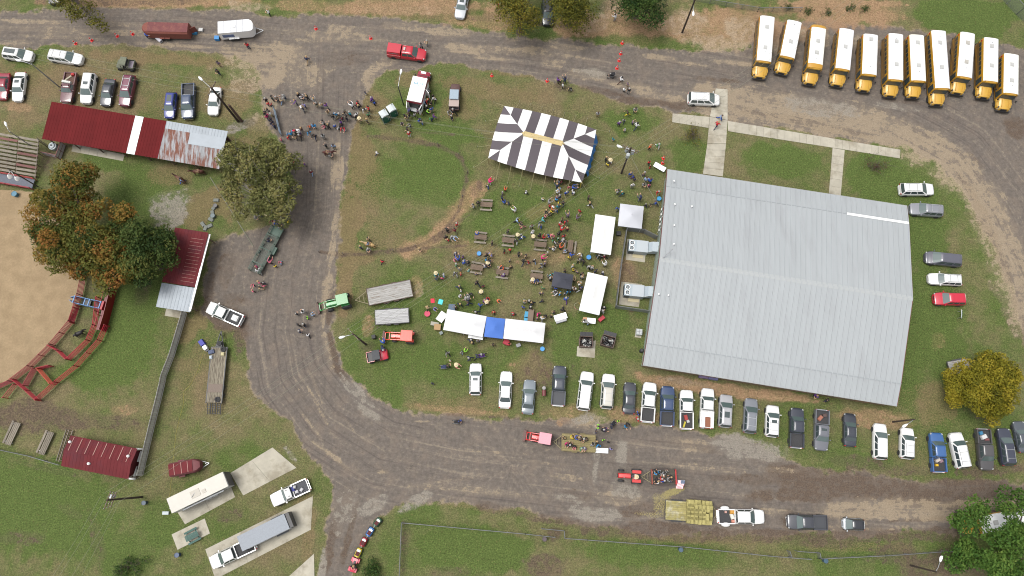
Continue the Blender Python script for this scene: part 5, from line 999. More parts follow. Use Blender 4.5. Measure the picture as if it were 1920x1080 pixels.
# hay trailer and bales
c, a, L = heading((1336, 962), (1248, 955), 1.0); t = flat_wagon((1336, 962), (1248, 956), 2.6, 'flat hay trailer strewn with hay behind the white dually', mat('hay_covered_deck', S(168, 158, 104), .95, var=.25, vscale=3, col2=S(184, 178, 150), c2scale=1), BLACK, tongue=.8, group='hay wagons', wheels=((-.2,), (-.32,)), wr=.36)
BALE = MB(); BALE.box((0, 0, .2), (.95, .46, .4), tz=.96)
bale_me = BALE.mesh('bale', mat('hay_bale', S(178, 168, 108), .95, var=.3, vscale=7, bump=.6, bscale=30)); stm = MB(); stm.box((0, -.1, .2), (.97, .02, .41)).box((0, .1, .2), (.97, .02, .41)); st_me = stm.mesh('twine', mat('twine', S(150, 140, 90), .9))
n = 0
for ly in range(3):
    for ix in range(7 - 2 * (ly > 1)):
        for iy in range(5 - (ly > 1)):
            if ly == 2 and random.random() < .2: continue
            if ly < 2 and 0 < iy < 4 and 0 < ix < 6 - (ly == 1) * 0 and not (ix >= 5): continue
            alt = (ix + ly) % 2; p = Vector((L * .48 - .3 - ix * .50 + random.uniform(-.04, .04), -1.15 + iy * .57 + random.uniform(-.04, .04), .88 + ly * .4))
            p.rotate(Matrix.Rotation(a, 3, 'Z')); o = obj('hay_bale', bale_me, None, (c.x + p.x, c.y + p.y, p.z), a + PI / 2 + random.uniform(-.08, .08) + (.0 if alt else PI))
            tag(o, f"straw-coloured square hay bale in the {('bottom', 'middle', 'top')[ly]} layer on the hay trailer", 'hay bale', 'hay bales on the trailer'); obj('twine', st_me, o)
# children's barrel train
tr = [((697, 982), (50, 100, 74), 'green'), ((694, 997.5), (62, 128, 196), 'blue'), ((682, 1015), (150, 30, 44), 'dark red'), ((672, 1036), (212, 196, 70), 'yellow')]
tr = [((708, 979), (50, 96, 70), 'dark green'), ((694, 997), (62, 128, 200), 'blue'), ((682, 1016), (158, 30, 46), 'dark red'), ((672, 1036), (214, 198, 70), 'yellow')]
for i, ((px, py), rgb, nm) in enumerate(tr):
    nx_ = tr[i + 1][0] if i < 3 else (665, 1052); c, a, _ = heading(nx_, (px, py), .5); q = P(px, py, .5)
    t = thing('barrel_car', f'{nm} barrel car of the children\'s barrel train', 'train car', (q.x, q.y, 0), a, "barrel train cars"); m = mat('barrel_' + nm.replace(' ', '_'), S(*rgb), .4)
    n_ = 12; rings = []
    for x, r in ((-.62, .3), (-.58, .36), (-.2, .39), (.2, .39), (.58, .36), (.62, .3)): rings.append([(x, r * math.cos(2 * PI * k / n_), .55 + r * .85 * math.sin(2 * PI * k / n_)) for k in range(n_)])
    part('barrel', MB().loft(rings), m, t, 40)
    mb = MB(); mb.box((.12, 0, .86), (.6, .5, .08)); part('opening', mb, mat('dark_maroon_seat', S(88, 28, 32), .8), t)
    mb = MB(); mb.box((-.3, 0, .92), (.25, .5, .14)); part('seat_back', mb, WHITE, t)
    for x in (-.35, .35):
        for y in (-1, 1): wheel(t, x, y * .4, .2, .12, STEEL)
    mb = MB(); mb.cyl((.6, 0, .3), (1.15, 0, .3), .03, n=5); part('hitch', mb, STEEL, t)
c, a, L = heading((660, 1071), (668, 1047), .6); t = thing('quad_bike', 'red quad bike pulling the barrel train', 'quad bike', (c.x, c.y, 0), a); L = 1.9; qm = mat('quad_red', S(208, 44, 78), .4, coat=.3)
mb = MB(); mb.loft([[(x, -w_, z - .2), (x, -w_ * .8, z), (x, w_ * .8, z), (x, w_, z - .2)] for x, w_, z in ((-.9, .4, .85), (-.4, .45, .9), (-.1, .2, .85), (.3, .22, .9), (.6, .45, .9), (.95, .35, .75))]); part('bodywork', mb, qm, t, 40)
for x in (-.65, .65):
    for y in (-1, 1): wheel(t, x, y * .45, .3, .25, STEEL); mb = MB(); mb.box((x, y * .45, .68), (.6, .3, .06), tz=.8); part('fender', mb, qm, t)
mb = MB(); mb.box((-.2, 0, .92), (.7, .3, .12)); part('seat', mb, BLACK, t); mb = MB(); mb.cyl((.35, -.4, 1.1), (.35, .4, 1.1), .025, n=5); part('handlebar', mb, BLACK, t)
tb = bus(0, (1935, 968), (1838, 985), None, 0, (.3, .7)); tb['label'] = 'old yellow bus with grey-white roof hidden beneath the pine trees'; tb['group'] = 'old bus'
# ------------------------------------------------------------------ tents and canopies
BROWNC = mat('brown_canvas', S(94, 86, 92), .8, var=.04, vscale=2); TANC = mat('tan_canvas', S(222, 200, 146), .8)
def striped_tent():
    z = 2.35; cen, a, L, W = rect_fit([(944, 198), (1117, 243), (1092, 342), (917, 297)], z); cen.z = 0
    t = thing('striped_tent', 'large brown and white striped pole tent on the grass', 'tent', cen, a)
    hl, hw = L / 2, W / 2; xr = hl - hw * .98; zr = 4.5
    def Z(x, y):
        ax, ay = abs(x), abs(y); k = min((hl - ax) / (hl - xr), (hw - ay) / hw) if True else 0
        k = max(0., min(1., k)); return z + (zr - z) * (k * .82 + .18 * k * k)
    bulge = lambda u: .42 * math.cos(u * PI / 2)          # eaves swell between corners
    canopy = obj('canopy', None, t)
    def panel(fn, n, m):
        """fn(u,v): u across strip, v from eave to top"""
        mb = MB(); vs = []; R = 6
        for j in range(R + 1):
            for i in range(7): vs.append(fn(i / 6, j / R))
        fs = [(j * 7 + i, j * 7 + i + 1, j * 7 + i + 8, j * 7 + i + 7) for j in range(R) for i in range(6)]
        k = len(vs); vs2 = [(x, y, zz - .02) for x, y, zz in vs]; fs2 = [tuple(q + k for q in f[::-1]) for f in fs]
        mb.add(vs + vs2, fs + fs2); part('canopy_panel', mb, m, canopy, 50)
    NS = 10
    for s in (-1, 1):
        for i in range(NS):
            x0, x1 = -hl + i * L / NS, -hl + (i + 1) * L / NS
            def fn(u, v, s=s, x0=x0, x1=x1):
                x = x0 + (x1 - x0) * u; yt = max(0., hw * (abs(x) - xr) / (hl - xr)); ye = hw + bulge(x / hl); y = ye + (yt - ye) * v
                return (x, s * y, Z(x, min(y, hw)) - .0)
            panel(fn, 3, (CLOTHW if (i + (s > 0)) % 2 else BROWNC))
        for i in range(6):
            y0, y1 = -hw + i * W / 6, -hw + (i + 1) * W / 6
            def fn(u, v, s=s, y0=y0, y1=y1):
                y = y0 + (y1 - y0) * u; xt = xr + (hl - xr) * abs(y) / hw; xe = hl + bulge(y / hw) * .6; x = xe + (xt - xe) * v
                return (s * x, y, Z(min(x, hl), y))
            panel(fn, 3, (CLOTHW if (i + (s < 0)) % 2 else BROWNC))
    n = 5
    for i in range(n):
        mb = MB(); x0, x1 = -xr + i * 2 * xr / n, -xr + (i + 1) * 2 * xr / n
        mb.add([(x0, -.42, Z(x0, .42) + .03), (x1 - .02, -.42, Z(x1, .42) + .03), (x1 - .02, 0, zr + .05), (x0, 0, zr + .05), (x1 - .02, .42, Z(x1, .42) + .03), (x0, .42, Z(x0, .42) + .03)], [(0, 1, 2, 3), (3, 2, 4, 5)]); part('ridge_cover', mb, TANC, canopy)
    for s in (-1, 1): mb = MB(); mb.lathe((s * xr, 0, zr - .03), [(.6, -.35), (.35, -.1), (.08, .14)], 4); part('peak_cap', mb, TANC, canopy)
    pm = mat('tent_pole', S(176, 160, 110), .6)
    spots = [(-hl + i * L / 8, s * hw) for i in range(9) for s in (-1, 1)] + [(s * hl, -hw + j * W / 4) for j in (1, 2, 3) for s in (-1, 1)]
    for x, y in spots:
        bx, by = (bulge(x / hl) * (1 if y > 0 else -1) if abs(y) == hw else 0), 0
        mb = MB(); mb.cyl((x, y * 1.0 + (bx if abs(y) == hw else 0), 0), (x, y + (bx if abs(y) == hw else 0), z), .05, n=6); part('side_pole', mb, pm, t)
        d = Vector((x if abs(abs(x) - hl) < .01 else 0, y if abs(abs(y) - hw) < .01 else 0, 0)).normalized() * 2.4
        mb = MB(); mb.cyl((x, y + bx, z), (x + d.x, y + d.y, 0.05), .022, n=5); rp = part('guy_rope', mb, mat('rope_tan', S(176, 170, 130), .8), t)
        mb = MB(); mb.cyl((x + d.x, y + d.y, 0), (x + d.x, y + d.y, .5), .025, n=5); part('stake', mb, STEEL, rp)
    for x in (-xr, 0, xr): mb = MB(); mb.cyl((x, 0, 0), (x, 0, zr - .06), .07, n=8); part('centre_pole', mb, pm, t)
    mb = MB(); n = 14
    for i in range(n):
        y0, y1 = -hw * .55 + i * W * .72 / n, -hw * .55 + (i + 1) * W * .72 / n; o0, o1 = .12 * math.sin(i * 2.1), .12 * math.sin((i + 1) * 2.1)
        mb.slab([(hl + .25 + o0 + .4, y0, .03), (hl + .25 + o1 + .4, y1, .03), (hl + .05, y1, z - .03), (hl + .05, y0, z - .03)], .02)
    part('blue_curtain', mb, mat('blue_tarp_bright', S(44, 130, 214), .5, var=.1), t)
    mb = MB(); mb.cyl((hl - .05, -hw + .05, 0), (hl - .05, -hw + .05, z), .1, n=8); part('yellow_post_wrap', mb, mat('yellow_vinyl', S(206, 180, 60), .6), t)
    return t
striped_tent()
WCAN = mat('white_vinyl', (.51, .51, .515), .7, var=.04, vscale=.8)
def canopy(corners, m, label, peak=.75, legs=4, z=2.2, flat=False, ridge=None):
    cen, a, L, W = rect_fit(corners, z); cen.z = 0; t = thing('canopy_tent', label, 'canopy', cen, a, 'canopies'); hl, hw = L / 2, W / 2
    r = ridge if ridge is not None else max(0., abs(hl - hw)); ax = hl >= hw; N = 8; vs = []
    for j in range(N + 1):
        for i in range(N + 1):
            x, y = -hl + L * i / N, -hw + W * j / N; kx, ky = (hl - abs(x)) / (hl - r if ax else hl), (hw - abs(y)) / (hw if ax else hw - r)
            k = max(0., min(1., kx, ky)); sag = .06 * math.sin(PI * k) ; vs.append((x, y, z + peak * k - sag))
    k = len(vs); fs = [(j * (N + 1) + i, j * (N + 1) + i + 1, (j + 1) * (N + 1) + i + 1, (j + 1) * (N + 1) + i) for j in range(N) for i in range(N)]
    mb = MB(); mb.add(vs + [(x, y, q - .025) for x, y, q in vs], fs + [tuple(q + k for q in f[::-1]) for f in fs]); part('roof', mb, m, t, 25)
    for nm, d, c in (('x', (L, .02, .22), (0, hw, z - .1)), ('x', (L, .02, .22), (0, -hw, z - .1)), ('y', (.02, W - .05, .22), (hl, 0, z - .1)), ('y', (.02, W - .05, .22), (-hl, 0, z - .1))): mb = MB(); mb.box(c, d); part('valance', mb, m, t)
    xsx = [-1, 1] if max(L, W) < 4.5 else [-1, 0, 1]
    for u in xsx:
        for s in (-1, 1):
            x, y = (u * (hl - .08), s * (hw - .08)) if ax else (s * (hl - .08), u * (hw - .08)); mb = MB(); mb.box((x, y, z / 2 - .06), (.06, .06, z - .12)); part('leg', mb, ALU, t)
    return t
canopy([(1116, 402), (1154, 407), (1145, 478), (1108, 472)], CLOTHW, 'long plain white canopy beside the square peaked white canopy', .55)
canopy([(1101, 510), (1139, 519), (1124, 591), (1087, 582)], CLOTHW, 'long plain white canopy beside the slatted air-conditioner enclosure, near the dumpsters', .55)
canopy([(1163, 382), (1207, 387), (1203, 429), (1159, 423)], mat('pale_grey_canvas', S(212, 214, 222, k=.58), .8), 'square pale white peaked canopy near the hall wall', .9)
canopy([(1039, 509), (1075, 515), (1071, 543), (1034, 536)], mat('charcoal_canvas', S(66, 68, 80), .8, var=.05), 'charcoal black pop-up canopy crowded by people', .8)
canopy([(839, 581), (912, 592), (905, 633), (831, 617)], WCAN, 'white rectangular canopy at the free end of the blue one', .8)
canopy([(913, 594), (947, 598), (943, 635), (907, 631)], mat('blue_canvas', S(74, 120, 206), .75, var=.04), 'bright blue square canopy between two white ones', .6, z=2.12)
canopy([(948, 597), (1022, 606), (1019, 643), (944, 635)], WCAN, 'white rectangular canopy between the blue canopy and a blue tub', .8)
# ------------------------------------------------------------------ picnic tables
def picnic():
    t = thing('picnic_table', '', 'picnic table', (0, 0, 0), 0, 'wooden picnic tables')
    for i in range(5): mb = MB(); mb.box((0, -.32 + i * .16, .74), (1.85, .145, .045)); part('plank', mb, BROWNWOOD, t)
    for y in (-.78, .78): mb = MB(); mb.box((0, y, .45), (1.85, .27, .045)); part('bench', mb, WOOD, t)
    for x in (-.65, .65):
        mb = MB(); mb.box((x, 0, .42), (.07, 1.6, .09)).box((x, 0, .69), (.07, .75, .07))
        for s in (-1, 1): mb.slab([(x - .04, s * .72, 0), (x + .04, s * .72, 0), (x + .04, s * .25, .72), (x - .04, s * .25, .72)], .08)
        part('leg_frame', mb, WOOD, t)
    return t
pt = None
for px, py, rz, lab in ((912, 384, -4, 'picnic table with a pink bag, apart from the rest near the worn path'), (901, 445, -6, 'picnic table with one person in blue seated'), (953, 451, -6, 'picnic table under the power lines with a white bag'), (1013, 459, -6, 'picnic table next to the crowd under the striped tent line'), (1069, 462, 82, 'picnic table turned endwise to the others'),
                        (894, 502, -10, 'picnic table crowded by a family beside the blue tub'), (942, 511, -8, 'picnic table with an orange-shirted person'), (1006, 518, -6, 'picnic table beside the charcoal canopy')):
    o = pt if (first := pt is None) and False else None
    if pt is None: pt = o = picnic()
    else: o = copytree(pt)
    q = P(px, py, .5); o.location = (q.x, q.y, 0); o.rotation_euler = (0, 0, math.radians(rz)); o['label'] = lab
q = P(361, 1005, .5); o = copytree(pt); o.location = (q.x, q.y, .05); o.rotation_euler = (0, 0, math.radians(28)); o['label'] = 'dark green picnic table on a small concrete pad'; o['group'] = 'green picnic table'
gp = mat('dark_green_paint', S(62, 100, 92), .7, var=.15)
for ch in o.children: ch.data = ch.data.copy(); ch.data.materials.clear(); ch.data.materials.append(gp)
# ------------------------------------------------------------------ hall equipment, dumpsters, toilets
def ac_unit(px, py, rz, lab):
    q = P(px, py, 1.4); t = thing('rooftop_air_conditioner', lab, 'air conditioner', (q.x, q.y, 0), rz, 'air conditioners beside the hall'); m = mat('ac_grey', S(176, 188, 196), .5, var=.06)
    mb = MB(); mb.box((0, 0, .85), (2.9, 1.75, 1.6)); part('cabinet', mb, m, t)
    mb = MB(); mb.box((.55, 0, 1.665), (1.7, 1.76, .03)); part('top_panel', mb, mat('ac_top', S(190, 198, 204), .5), t)
    for y in (-.4, .4):
        mb = MB(); mb.lathe((-1.0, y, 1.65), [(.36, 0), (.38, .06), (.30, .06), (.30, .01)], 16); f = part('fan_guard', mb, WHITE, t)
        mb = MB(); mb.cyl((-1.0, y, 1.652), (-1.0, y, 1.665), .31, n=14); part('fan_well', mb, BLACK, f)
        mb = MB()
        for k in range(4): mb.box((-1.0 + .15 * math.cos(k * PI / 2), y + .15 * math.sin(k * PI / 2), 1.69), (.26, .13, .015), k * PI / 2, rx=.25)
        part('fan_blade', mb, mat('fan_blade', S(150, 160, 165), .5), f)
    mb = MB(); mb.box((-1.0, -.89, .85), (.8, .05, 1.2)).box((-1.46, 0, .85), (.05, 1.5, 1.2)); part('grille', mb, mat('grille_dark', S(70, 80, 86), .6), t)
    mb = MB(); mb.loft([[(1.45, -.75, .3), (1.45, .75, .3), (1.45, .75, 1.5), (1.45, -.75, 1.5)], [(2.0, -.75, .6), (2.0, .75, .6), (2.0, .75, 2.1), (2.0, -.75, 2.1)], [(3.2, -.75, 1.1), (3.2, .75, 1.1), (3.2, .75, 2.3), (3.2, -.75, 2.3)]]); part('duct', mb, m, t)
    mb = MB(); mb.box((1.75, .0, 1.72), (.7, 1.55, .06), ry=-.75); part('duct_hood', mb, WHITE, t)
    mb = MB(); mb.box((.2, -1.15, .06), (1.6, .5, .12)); part('pale_board', mb, mat('pale_ply', S(206, 194, 158), .8), t)
ac_unit(1197, 462, math.radians(-6), 'large grey air conditioner unit beside the enclosure corner under the peaked canopy'); ac_unit(1189, 545, math.radians(-6), 'large grey air conditioner unit in the half of the enclosure near the dumpsters')
q = P(1198, 623, .5); t = thing('condenser_unit', 'small square condenser on a pad beside the hall wall', 'air conditioner', (q.x, q.y, .05), -.1); mb = MB(); mb.box((0, 0, .45), (.85, .85, .9)); part('cabinet', mb, mat('condenser_grey', S(190, 196, 196), .5), t); mb = MB(); mb.cyl((0, 0, .9), (0, 0, .92), .34, n=16); part('fan_well', mb, mat('fan_teal', S(50, 80, 90), .6), t); mb = MB(); mb.lathe((0, 0, .9), [(.36, 0), (.38, .05), (.34, .05)], 16).box((0, 0, .94), (.7, .03, .02)).box((0, 0, .94), (.03, .7, .02)); part('fan_guard', mb, STEEL, t)
def dumpster(px, py, rz, lab):
    q = P(px, py, 1.0); t = thing('dumpster', lab, 'dumpster', (q.x, q.y, 0), rz, 'dumpsters'); m = mat('brown_steel', S(110, 90, 82), .7, var=.2); W, D, H = 1.85, 1.5, 1.35
    for y, hh in ((-D / 2, H - .2), (D / 2, H)): mb = MB(); mb.box((0, y, hh / 2 + .1), (W, .06, hh)); part('wall', mb, m, t)
    for x in (-W / 2, W / 2): mb = MB(); mb.box((x, 0, H / 2 + .03), (.06, D, H - .12)); part('wall', mb, m, t); mb = MB(); mb.box((x * 1.06, 0, .75), (.14, .9, .16)); part('lift_sleeve', mb, m, t)
    mb = MB(); mb.box((0, 0, .16), (W, D, .08)); part('floor', mb, m, t)
    mb = MB(); mb.slab([(-W / 2, D / 2 + .05, H + .05), (W / 2, D / 2 + .05, H + .05), (W / 2, D / 2 + .62, H + .18), (-W / 2, D / 2 + .62, H + .18)], .05)
    for k in range(9): mb.box((-W / 2 + .1 + k * .206, D / 2 + .34, H + .16), (.05, .56, .05), rx=.2)
    part('lid', mb, BLACK, t)
    mb = MB(); rg = random.Random(px)
    for k in range(34): mb.box((rg.uniform(-.75, .75), rg.uniform(-.58, .58), .85 + rg.uniform(-.1, .15)), (rg.uniform(.15, .5), rg.uniform(.15, .4), rg.uniform(.1, .3)), rg.uniform(0, 3), 1 if rg.random() < .22 else 0, .6, rx=rg.uniform(-.4, .4))
    o = obj('rubbish', mb.mesh('rubbish', [mat('bin_bag', (.012, .012, .014), .35), mat('waste_paper', S(190, 190, 186), .8)]), t); o['kind'] = 'stuff'
dumpster(1099, 641, math.radians(-2), 'open dumpster of black bags standing on the concrete pad'); dumpster(1140, 640, math.radians(-16), 'open dumpster of black bags standing askew on grass')
def porta(px, py, rz, lab):
    q = P(px, py, 1.2); t = thing('portable_toilet', lab, 'portable toilet', (q.x, q.y, 0), rz, 'portable toilets'); g = mat('dark_green_plastic', S(24, 84, 72), .5)
    mb = MB(); mb.box((0, 0, 1.05), (1.15, 1.15, 2.1)); part('cabin', mb, g, t)
    mb = MB(); mb.loft([[(-.6, -.6, 2.1), (.6, -.6, 2.1), (.6, .6, 2.1), (-.6, .6, 2.1)], [(-.6, -.6, 2.22), (.6, -.6, 2.22), (.6, .6, 2.22), (-.6, .6, 2.22)], [(-.2, -.55, 2.36), (.2, -.55, 2.36), (.2, .55, 2.36), (-.2, .55, 2.36)]]); part('roof', mb, mat('toilet_roof', S(206, 214, 216), .5), t)
    mb = MB(); mb.box((0, -.59, 1.0), (.8, .04, 1.85)); d = part('door', mb, mat('door_green', S(30, 96, 80), .5), t); mb = MB(); mb.box((.3, -.62, 1.0), (.06, .04, .2)); part('handle', mb, WHITE, d)
    mb = MB(); mb.cyl((.4, .4, 2.1), (.4, .4, 2.5), .05, n=6); part('vent_pipe', mb, BLACK, t)
    for x, y in ((-.58, -.58), (.58, -.58), (.58, .58), (-.58, .58)): mb = MB(); mb.box((x, y, 1.05), (.06, .06, 2.1)); part('corner_post', mb, mat('toilet_post', S(150, 170, 168), .5), t)
porta(721, 218, math.radians(32), 'green portable toilet with white roof, the one farther from the ambulance'); porta(735, 208, math.radians(32), 'green portable toilet with white roof, the one nearer the ambulance')
# ------------------------------------------------------------------ small furniture and litter of the fair
def folding_table(px, py, L, W, rz, m, lab, z=.74):
    q = P(px, py, z); t = thing('folding_table', lab, 'table', (q.x, q.y, 0), math.radians(rz), 'folding tables'); mb = MB(); mb.box((0, 0, z), (L, W, .045)); part('table_top', mb, m, t)
    for x in (-L * .4, L * .4):
        mb = MB(); mb.cyl((x, -W * .4, 0), (x, -W * .4, z), .02, n=5).cyl((x, W * .4, 0), (x, W * .4, z), .02, n=5).cyl((x, -W * .4, .3), (x, W * .4, .3), .02, n=5); part('leg_frame', mb, STEEL, t)
TW = mat('white_table', (.72, .73, .74), .5)
folding_table(1237, 313, 1.9, .8, -32, TW, 'pale folding table near the hall corner by the red cones'); folding_table(1105, 601, 1.85, .8, -6, TW, 'white folding table below the white canopy with a tan tray'); folding_table(1051, 594, 1.9, .9, 17, TW, 'white-topped serving cart table between the canopies')
folding_table(995, 592, 2.0, .8, 84, mat('brown_table', S(128, 110, 94), .7), 'brown folding table with blue chairs beside it'); folding_table(828, 594, 1.5, 1.1, 55, CLOTHW, 'rumpled white-covered table at the corner of the white canopy'); folding_table(892, 631, 2.2, .7, -9, TW, 'white folding table with a yellow sign at the canopy edge')
folding_table(1128, 842.5, 1.9, .38, -3, ALU, 'silver plank bench behind the tan hayride wagon', .55); folding_table(1128, 847.5, 1.9, .30, -3, ALU, 'lower silver plank step behind the tan hayride wagon', .3)
def tub(px, py, r, rgb, lab, nm='round_tub', h=.35, z=0.):
    q = P(px, py, z + h); m = mat('tub_%d_%d_%d' % rgb, S(*rgb), .5); t = thing(nm, lab, nm.split('_')[-1], (q.x, q.y, z)); mb = MB(); mb.lathe((0, 0, 0), [(r * .85, 0), (r, h), (r * 1.06, h), (r * 1.06, h - .04), (r * .98, h - .04)], 18); part('wall', mb, m, t, 40); mb = MB(); mb.cyl((0, 0, h * .5), (0, 0, h * .55), r * .93, n=18); part('water', mb, mat('inside_%d_%d_%d' % rgb, S(*[min(255, int(c * 1.12)) for c in rgb]), .3), t)
tub(898, 475, .32, (64, 150, 214), 'round blue tub between two picnic tables', h=.6); tub(1104, 482, .34, (60, 150, 220), 'round blue tub beside the long white canopy end', h=.6); tub(1017, 654, .32, (64, 156, 220), 'round blue tub below the white canopy corner', h=.6); tub(1236, 372, .33, (60, 160, 214), 'round blue tub against the hall wall', h=.5)
tub(331, 1041, .32, (50, 74, 110), 'dark blue barrel near the green picnic table', 'steel_barrel', .85); tub(1277, 1031, .3, (70, 96, 116), 'teal barrel inside the chain-link fence', 'steel_barrel', .85); tub(1549, 1052, .3, (66, 96, 116), 'teal barrel at the fence jog', 'steel_barrel', .85); tub(1021, 1011, .3, (80, 64, 72), 'dark barrel at the fence gate', 'steel_barrel', .85); tub(398, 404, .34, (96, 112, 116), 'grey barrel on the stone border', 'steel_barrel', .6); tub(403, 385, .3, (86, 84, 84), 'dark barrel on the stone border', 'steel_barrel', .6); tub(26, 363, .4, (64, 124, 150), 'blue barrel lying by the arena platform', 'steel_barrel', .7); tub(801, 588, .42, (206, 34, 84), 'hot pink wash tub near the white canopy', h=.4); tub(269, 943, .3, (60, 80, 100), 'grey blue barrel beside the transformer pole', 'steel_barrel', .8)
def sheet(px, py, L, W, rz, rgb, lab, nm='ground_cloth'):
    q = P(px, py); t = thing(nm, lab, nm.split('_')[-1], (q.x, q.y, 0), math.radians(rz)); m = mat('cloth_%d_%d_%d' % rgb, S(*rgb, k=.7), .8, var=.1); mb = MB(); N = 6; vs = [(-L / 2 + L * i / N, -W / 2 + W * j / N, .03 + .05 * random.random()) for j in range(N + 1) for i in range(N + 1)]
    mb.add(vs, [(j * 7 + i, j * 7 + i + 1, j * 7 + i + 8, j * 7 + i + 7) for j in range(N) for i in range(N)]); part('cloth', mb, m, t, 60); mb = MB(); mb.box((L / 2, 0, .05), (.04, W, .05)); part('hem', mb, m, t)
sheet(811, 564, .55, .65, 5, (226, 52, 76), 'small red cloth spread on the grass'); sheet(826, 566, .65, .75, -15, (88, 206, 212), 'small aqua cloth spread on the grass'); 
def cooler(px, py, d, rz, rgb, lab, nm='ice_cooler'):
    q = P(px, py, d[2]); t = thing(nm, lab, nm.split('_')[-1], (q.x, q.y, 0), math.radians(rz)); m = mat('box_%d_%d_%d' % rgb, S(*rgb), .6, var=.06); mb = MB(); mb.box((0, 0, d[2] * .42), (d[0], d[1], d[2] * .84), tz=1.05); part('body', mb, m, t); mb = MB(); mb.box((0, 0, d[2] * .92), (d[0] * 1.08, d[1] * 1.08, d[2] * .14)); part('lid', mb, m, t)
    mb = MB(); mb.box((d[0] * .56, 0, d[2] * .6), (.04, d[1] * .5, .05)); part('handle', mb, BLACK, t)
cooler(972, 647, (.6, .45, .5), 20, (150, 152, 156), 'grey cooler on bare ground below the white canopy'); cooler(827, 624, (.45, .4, .45), 30, (130, 140, 140), 'small grey cooler beside the cardboard box'); cooler(820, 613, (.9, .8, .7), -5, (176, 140, 92), 'open brown cardboard box on the grass', 'cardboard_box'); cooler(815, 607, (1.1, .5, .5), -10, (170, 166, 152), 'beige crate beside the cardboard box', 'storage_crate')
cooler(847, 576, (.9, .85, .8), -5, (82, 104, 128), 'blue grey bin at the white canopy edge', 'storage_bin'); cooler(949, 641, (.75, .7, .8), -25, (176, 22, 52), 'red folding chair bundle below the blue canopy', 'chair_bundle'); cooler(1320, 704, (1.25, .7, .9), -8, (120, 104, 140), 'purple-grey bin of bottles against the hall wall', 'bottle_bin'); cooler(1338, 707, (1.25, .7, .9), -8, (110, 108, 150), 'blue-grey bin of bottles against the hall wall', 'bottle_bin')
cooler(1128, 597, (.9, .5, .8), 40, (190, 46, 60), 'red cooler chest below the white canopy', 'ice_chest'); cooler(1097, 598, (.5, .5, .95), 0, (206, 158, 116), 'round tan tray pot on the white table', 'tan_pot'); cooler(1160, 437, (.6, .6, .6), 0, (24, 24, 26), 'black bin at the enclosure post', 'trash_bin'); cooler(987, 590, (.5, .9, .7), -10, (60, 160, 206), 'sky blue folding chair beside the brown table', 'folding_chair'); cooler(986, 598, (.5, .5, .7), 0, (70, 170, 214), 'sky blue stool beside the brown table', 'camp_stool'); cooler(1052, 600, (1.5, .55, .7), 17, (180, 180, 184), 'grey serving cart beside the white-topped table', 'serving_cart'); cooler(700, 631, (.5, .5, .8), 10, (30, 30, 34), 'black folding chair near the lamp pole', 'folding_chair'); cooler(364, 59, (.7, .6, .5), 0, (70, 160, 214), 'blue bag behind the rusty stock trailer', 'tote_bag'); cooler(376, 55, (.6, .5, .4), 0, (206, 206, 204), 'white bag behind the rusty stock trailer', 'tote_bag'); cooler(406, 70, (.7, .6, .6), 0, (60, 140, 206), 'blue bag behind the white cargo trailer', 'tote_bag')
cooler(297, 73, (.9, .5, .6), -40, (206, 206, 216), 'white saddle pad leaning beside the stock trailer', 'saddle_pad'); cooler(310, 962, (.8, .4, .4), 0, (196, 206, 210), 'white propane tank beside the travel trailer tongue', 'propane_tank')
q = P(1803, 589, .8); t = thing('yard_sign', 'white real-estate style board standing on the grass by the red suv', 'sign', (q.x, q.y, 0), math.radians(80)); mb = MB(); mb.box((0, 0, .8), (1.25, .06, .75), rx=-.55); part('board', mb, mat('sign_white', S(206, 214, 214), .6), t); mb = MB(); mb.box((0, -.05, .83), (.7, .03, .3), rx=-.55); part('print', mb, mat('sign_blue', S(130, 156, 168), .6), t)
for x in (-.5, .5): mb = MB(); mb.cyl((x, .15, 0), (x, .0, 1.0), .03, n=5); part('leg', mb, STEEL, t)
mb = MB(); n = 20; t = thing('hula_hoop', 'rainbow hula hoop leaning at the white canopy corner', 'hoop', (*P(1083, 574, .1).xy, .1)); 
for k, rgb in enumerate(((206, 150, 80), (190, 190, 160), (206, 120, 130), (180, 170, 150))):
    mb = MB(); mb.tube([(.5 * math.cos(q), .5 * math.sin(q), .05) for q in [2 * PI * (k * 5 + j) / 20 for j in range(6)]], .022, 5); part('hoop_segment', mb, mat('hoop_%d' % k, S(*rgb), .5), t)
q = P(1020, 736, .5); t = thing('barrel_smoker', 'small red and black barrel smoker between the grey sedan and charcoal pickup', 'grill', (q.x, q.y, 0), PI / 2); mb = MB(); mb.cyl((-.5, 0, .7), (.3, 0, .7), .3, n=12); part('barrel', mb, mat('smoker_red', S(120, 60, 60), .6), t); mb = MB(); mb.lathe((.62, 0, .45), [(.25, 0), (.27, .45), (.1, .55)], 10); part('firebox', mb, mat('smoker_silver', S(170, 166, 166), .4), t)
for x in (-.4, .2):
    for y in (-.25, .25): mb = MB(); mb.cyl((x, y, 0), (x, y * .8, .55), .03, n=5); part('leg', mb, BLACK, t)
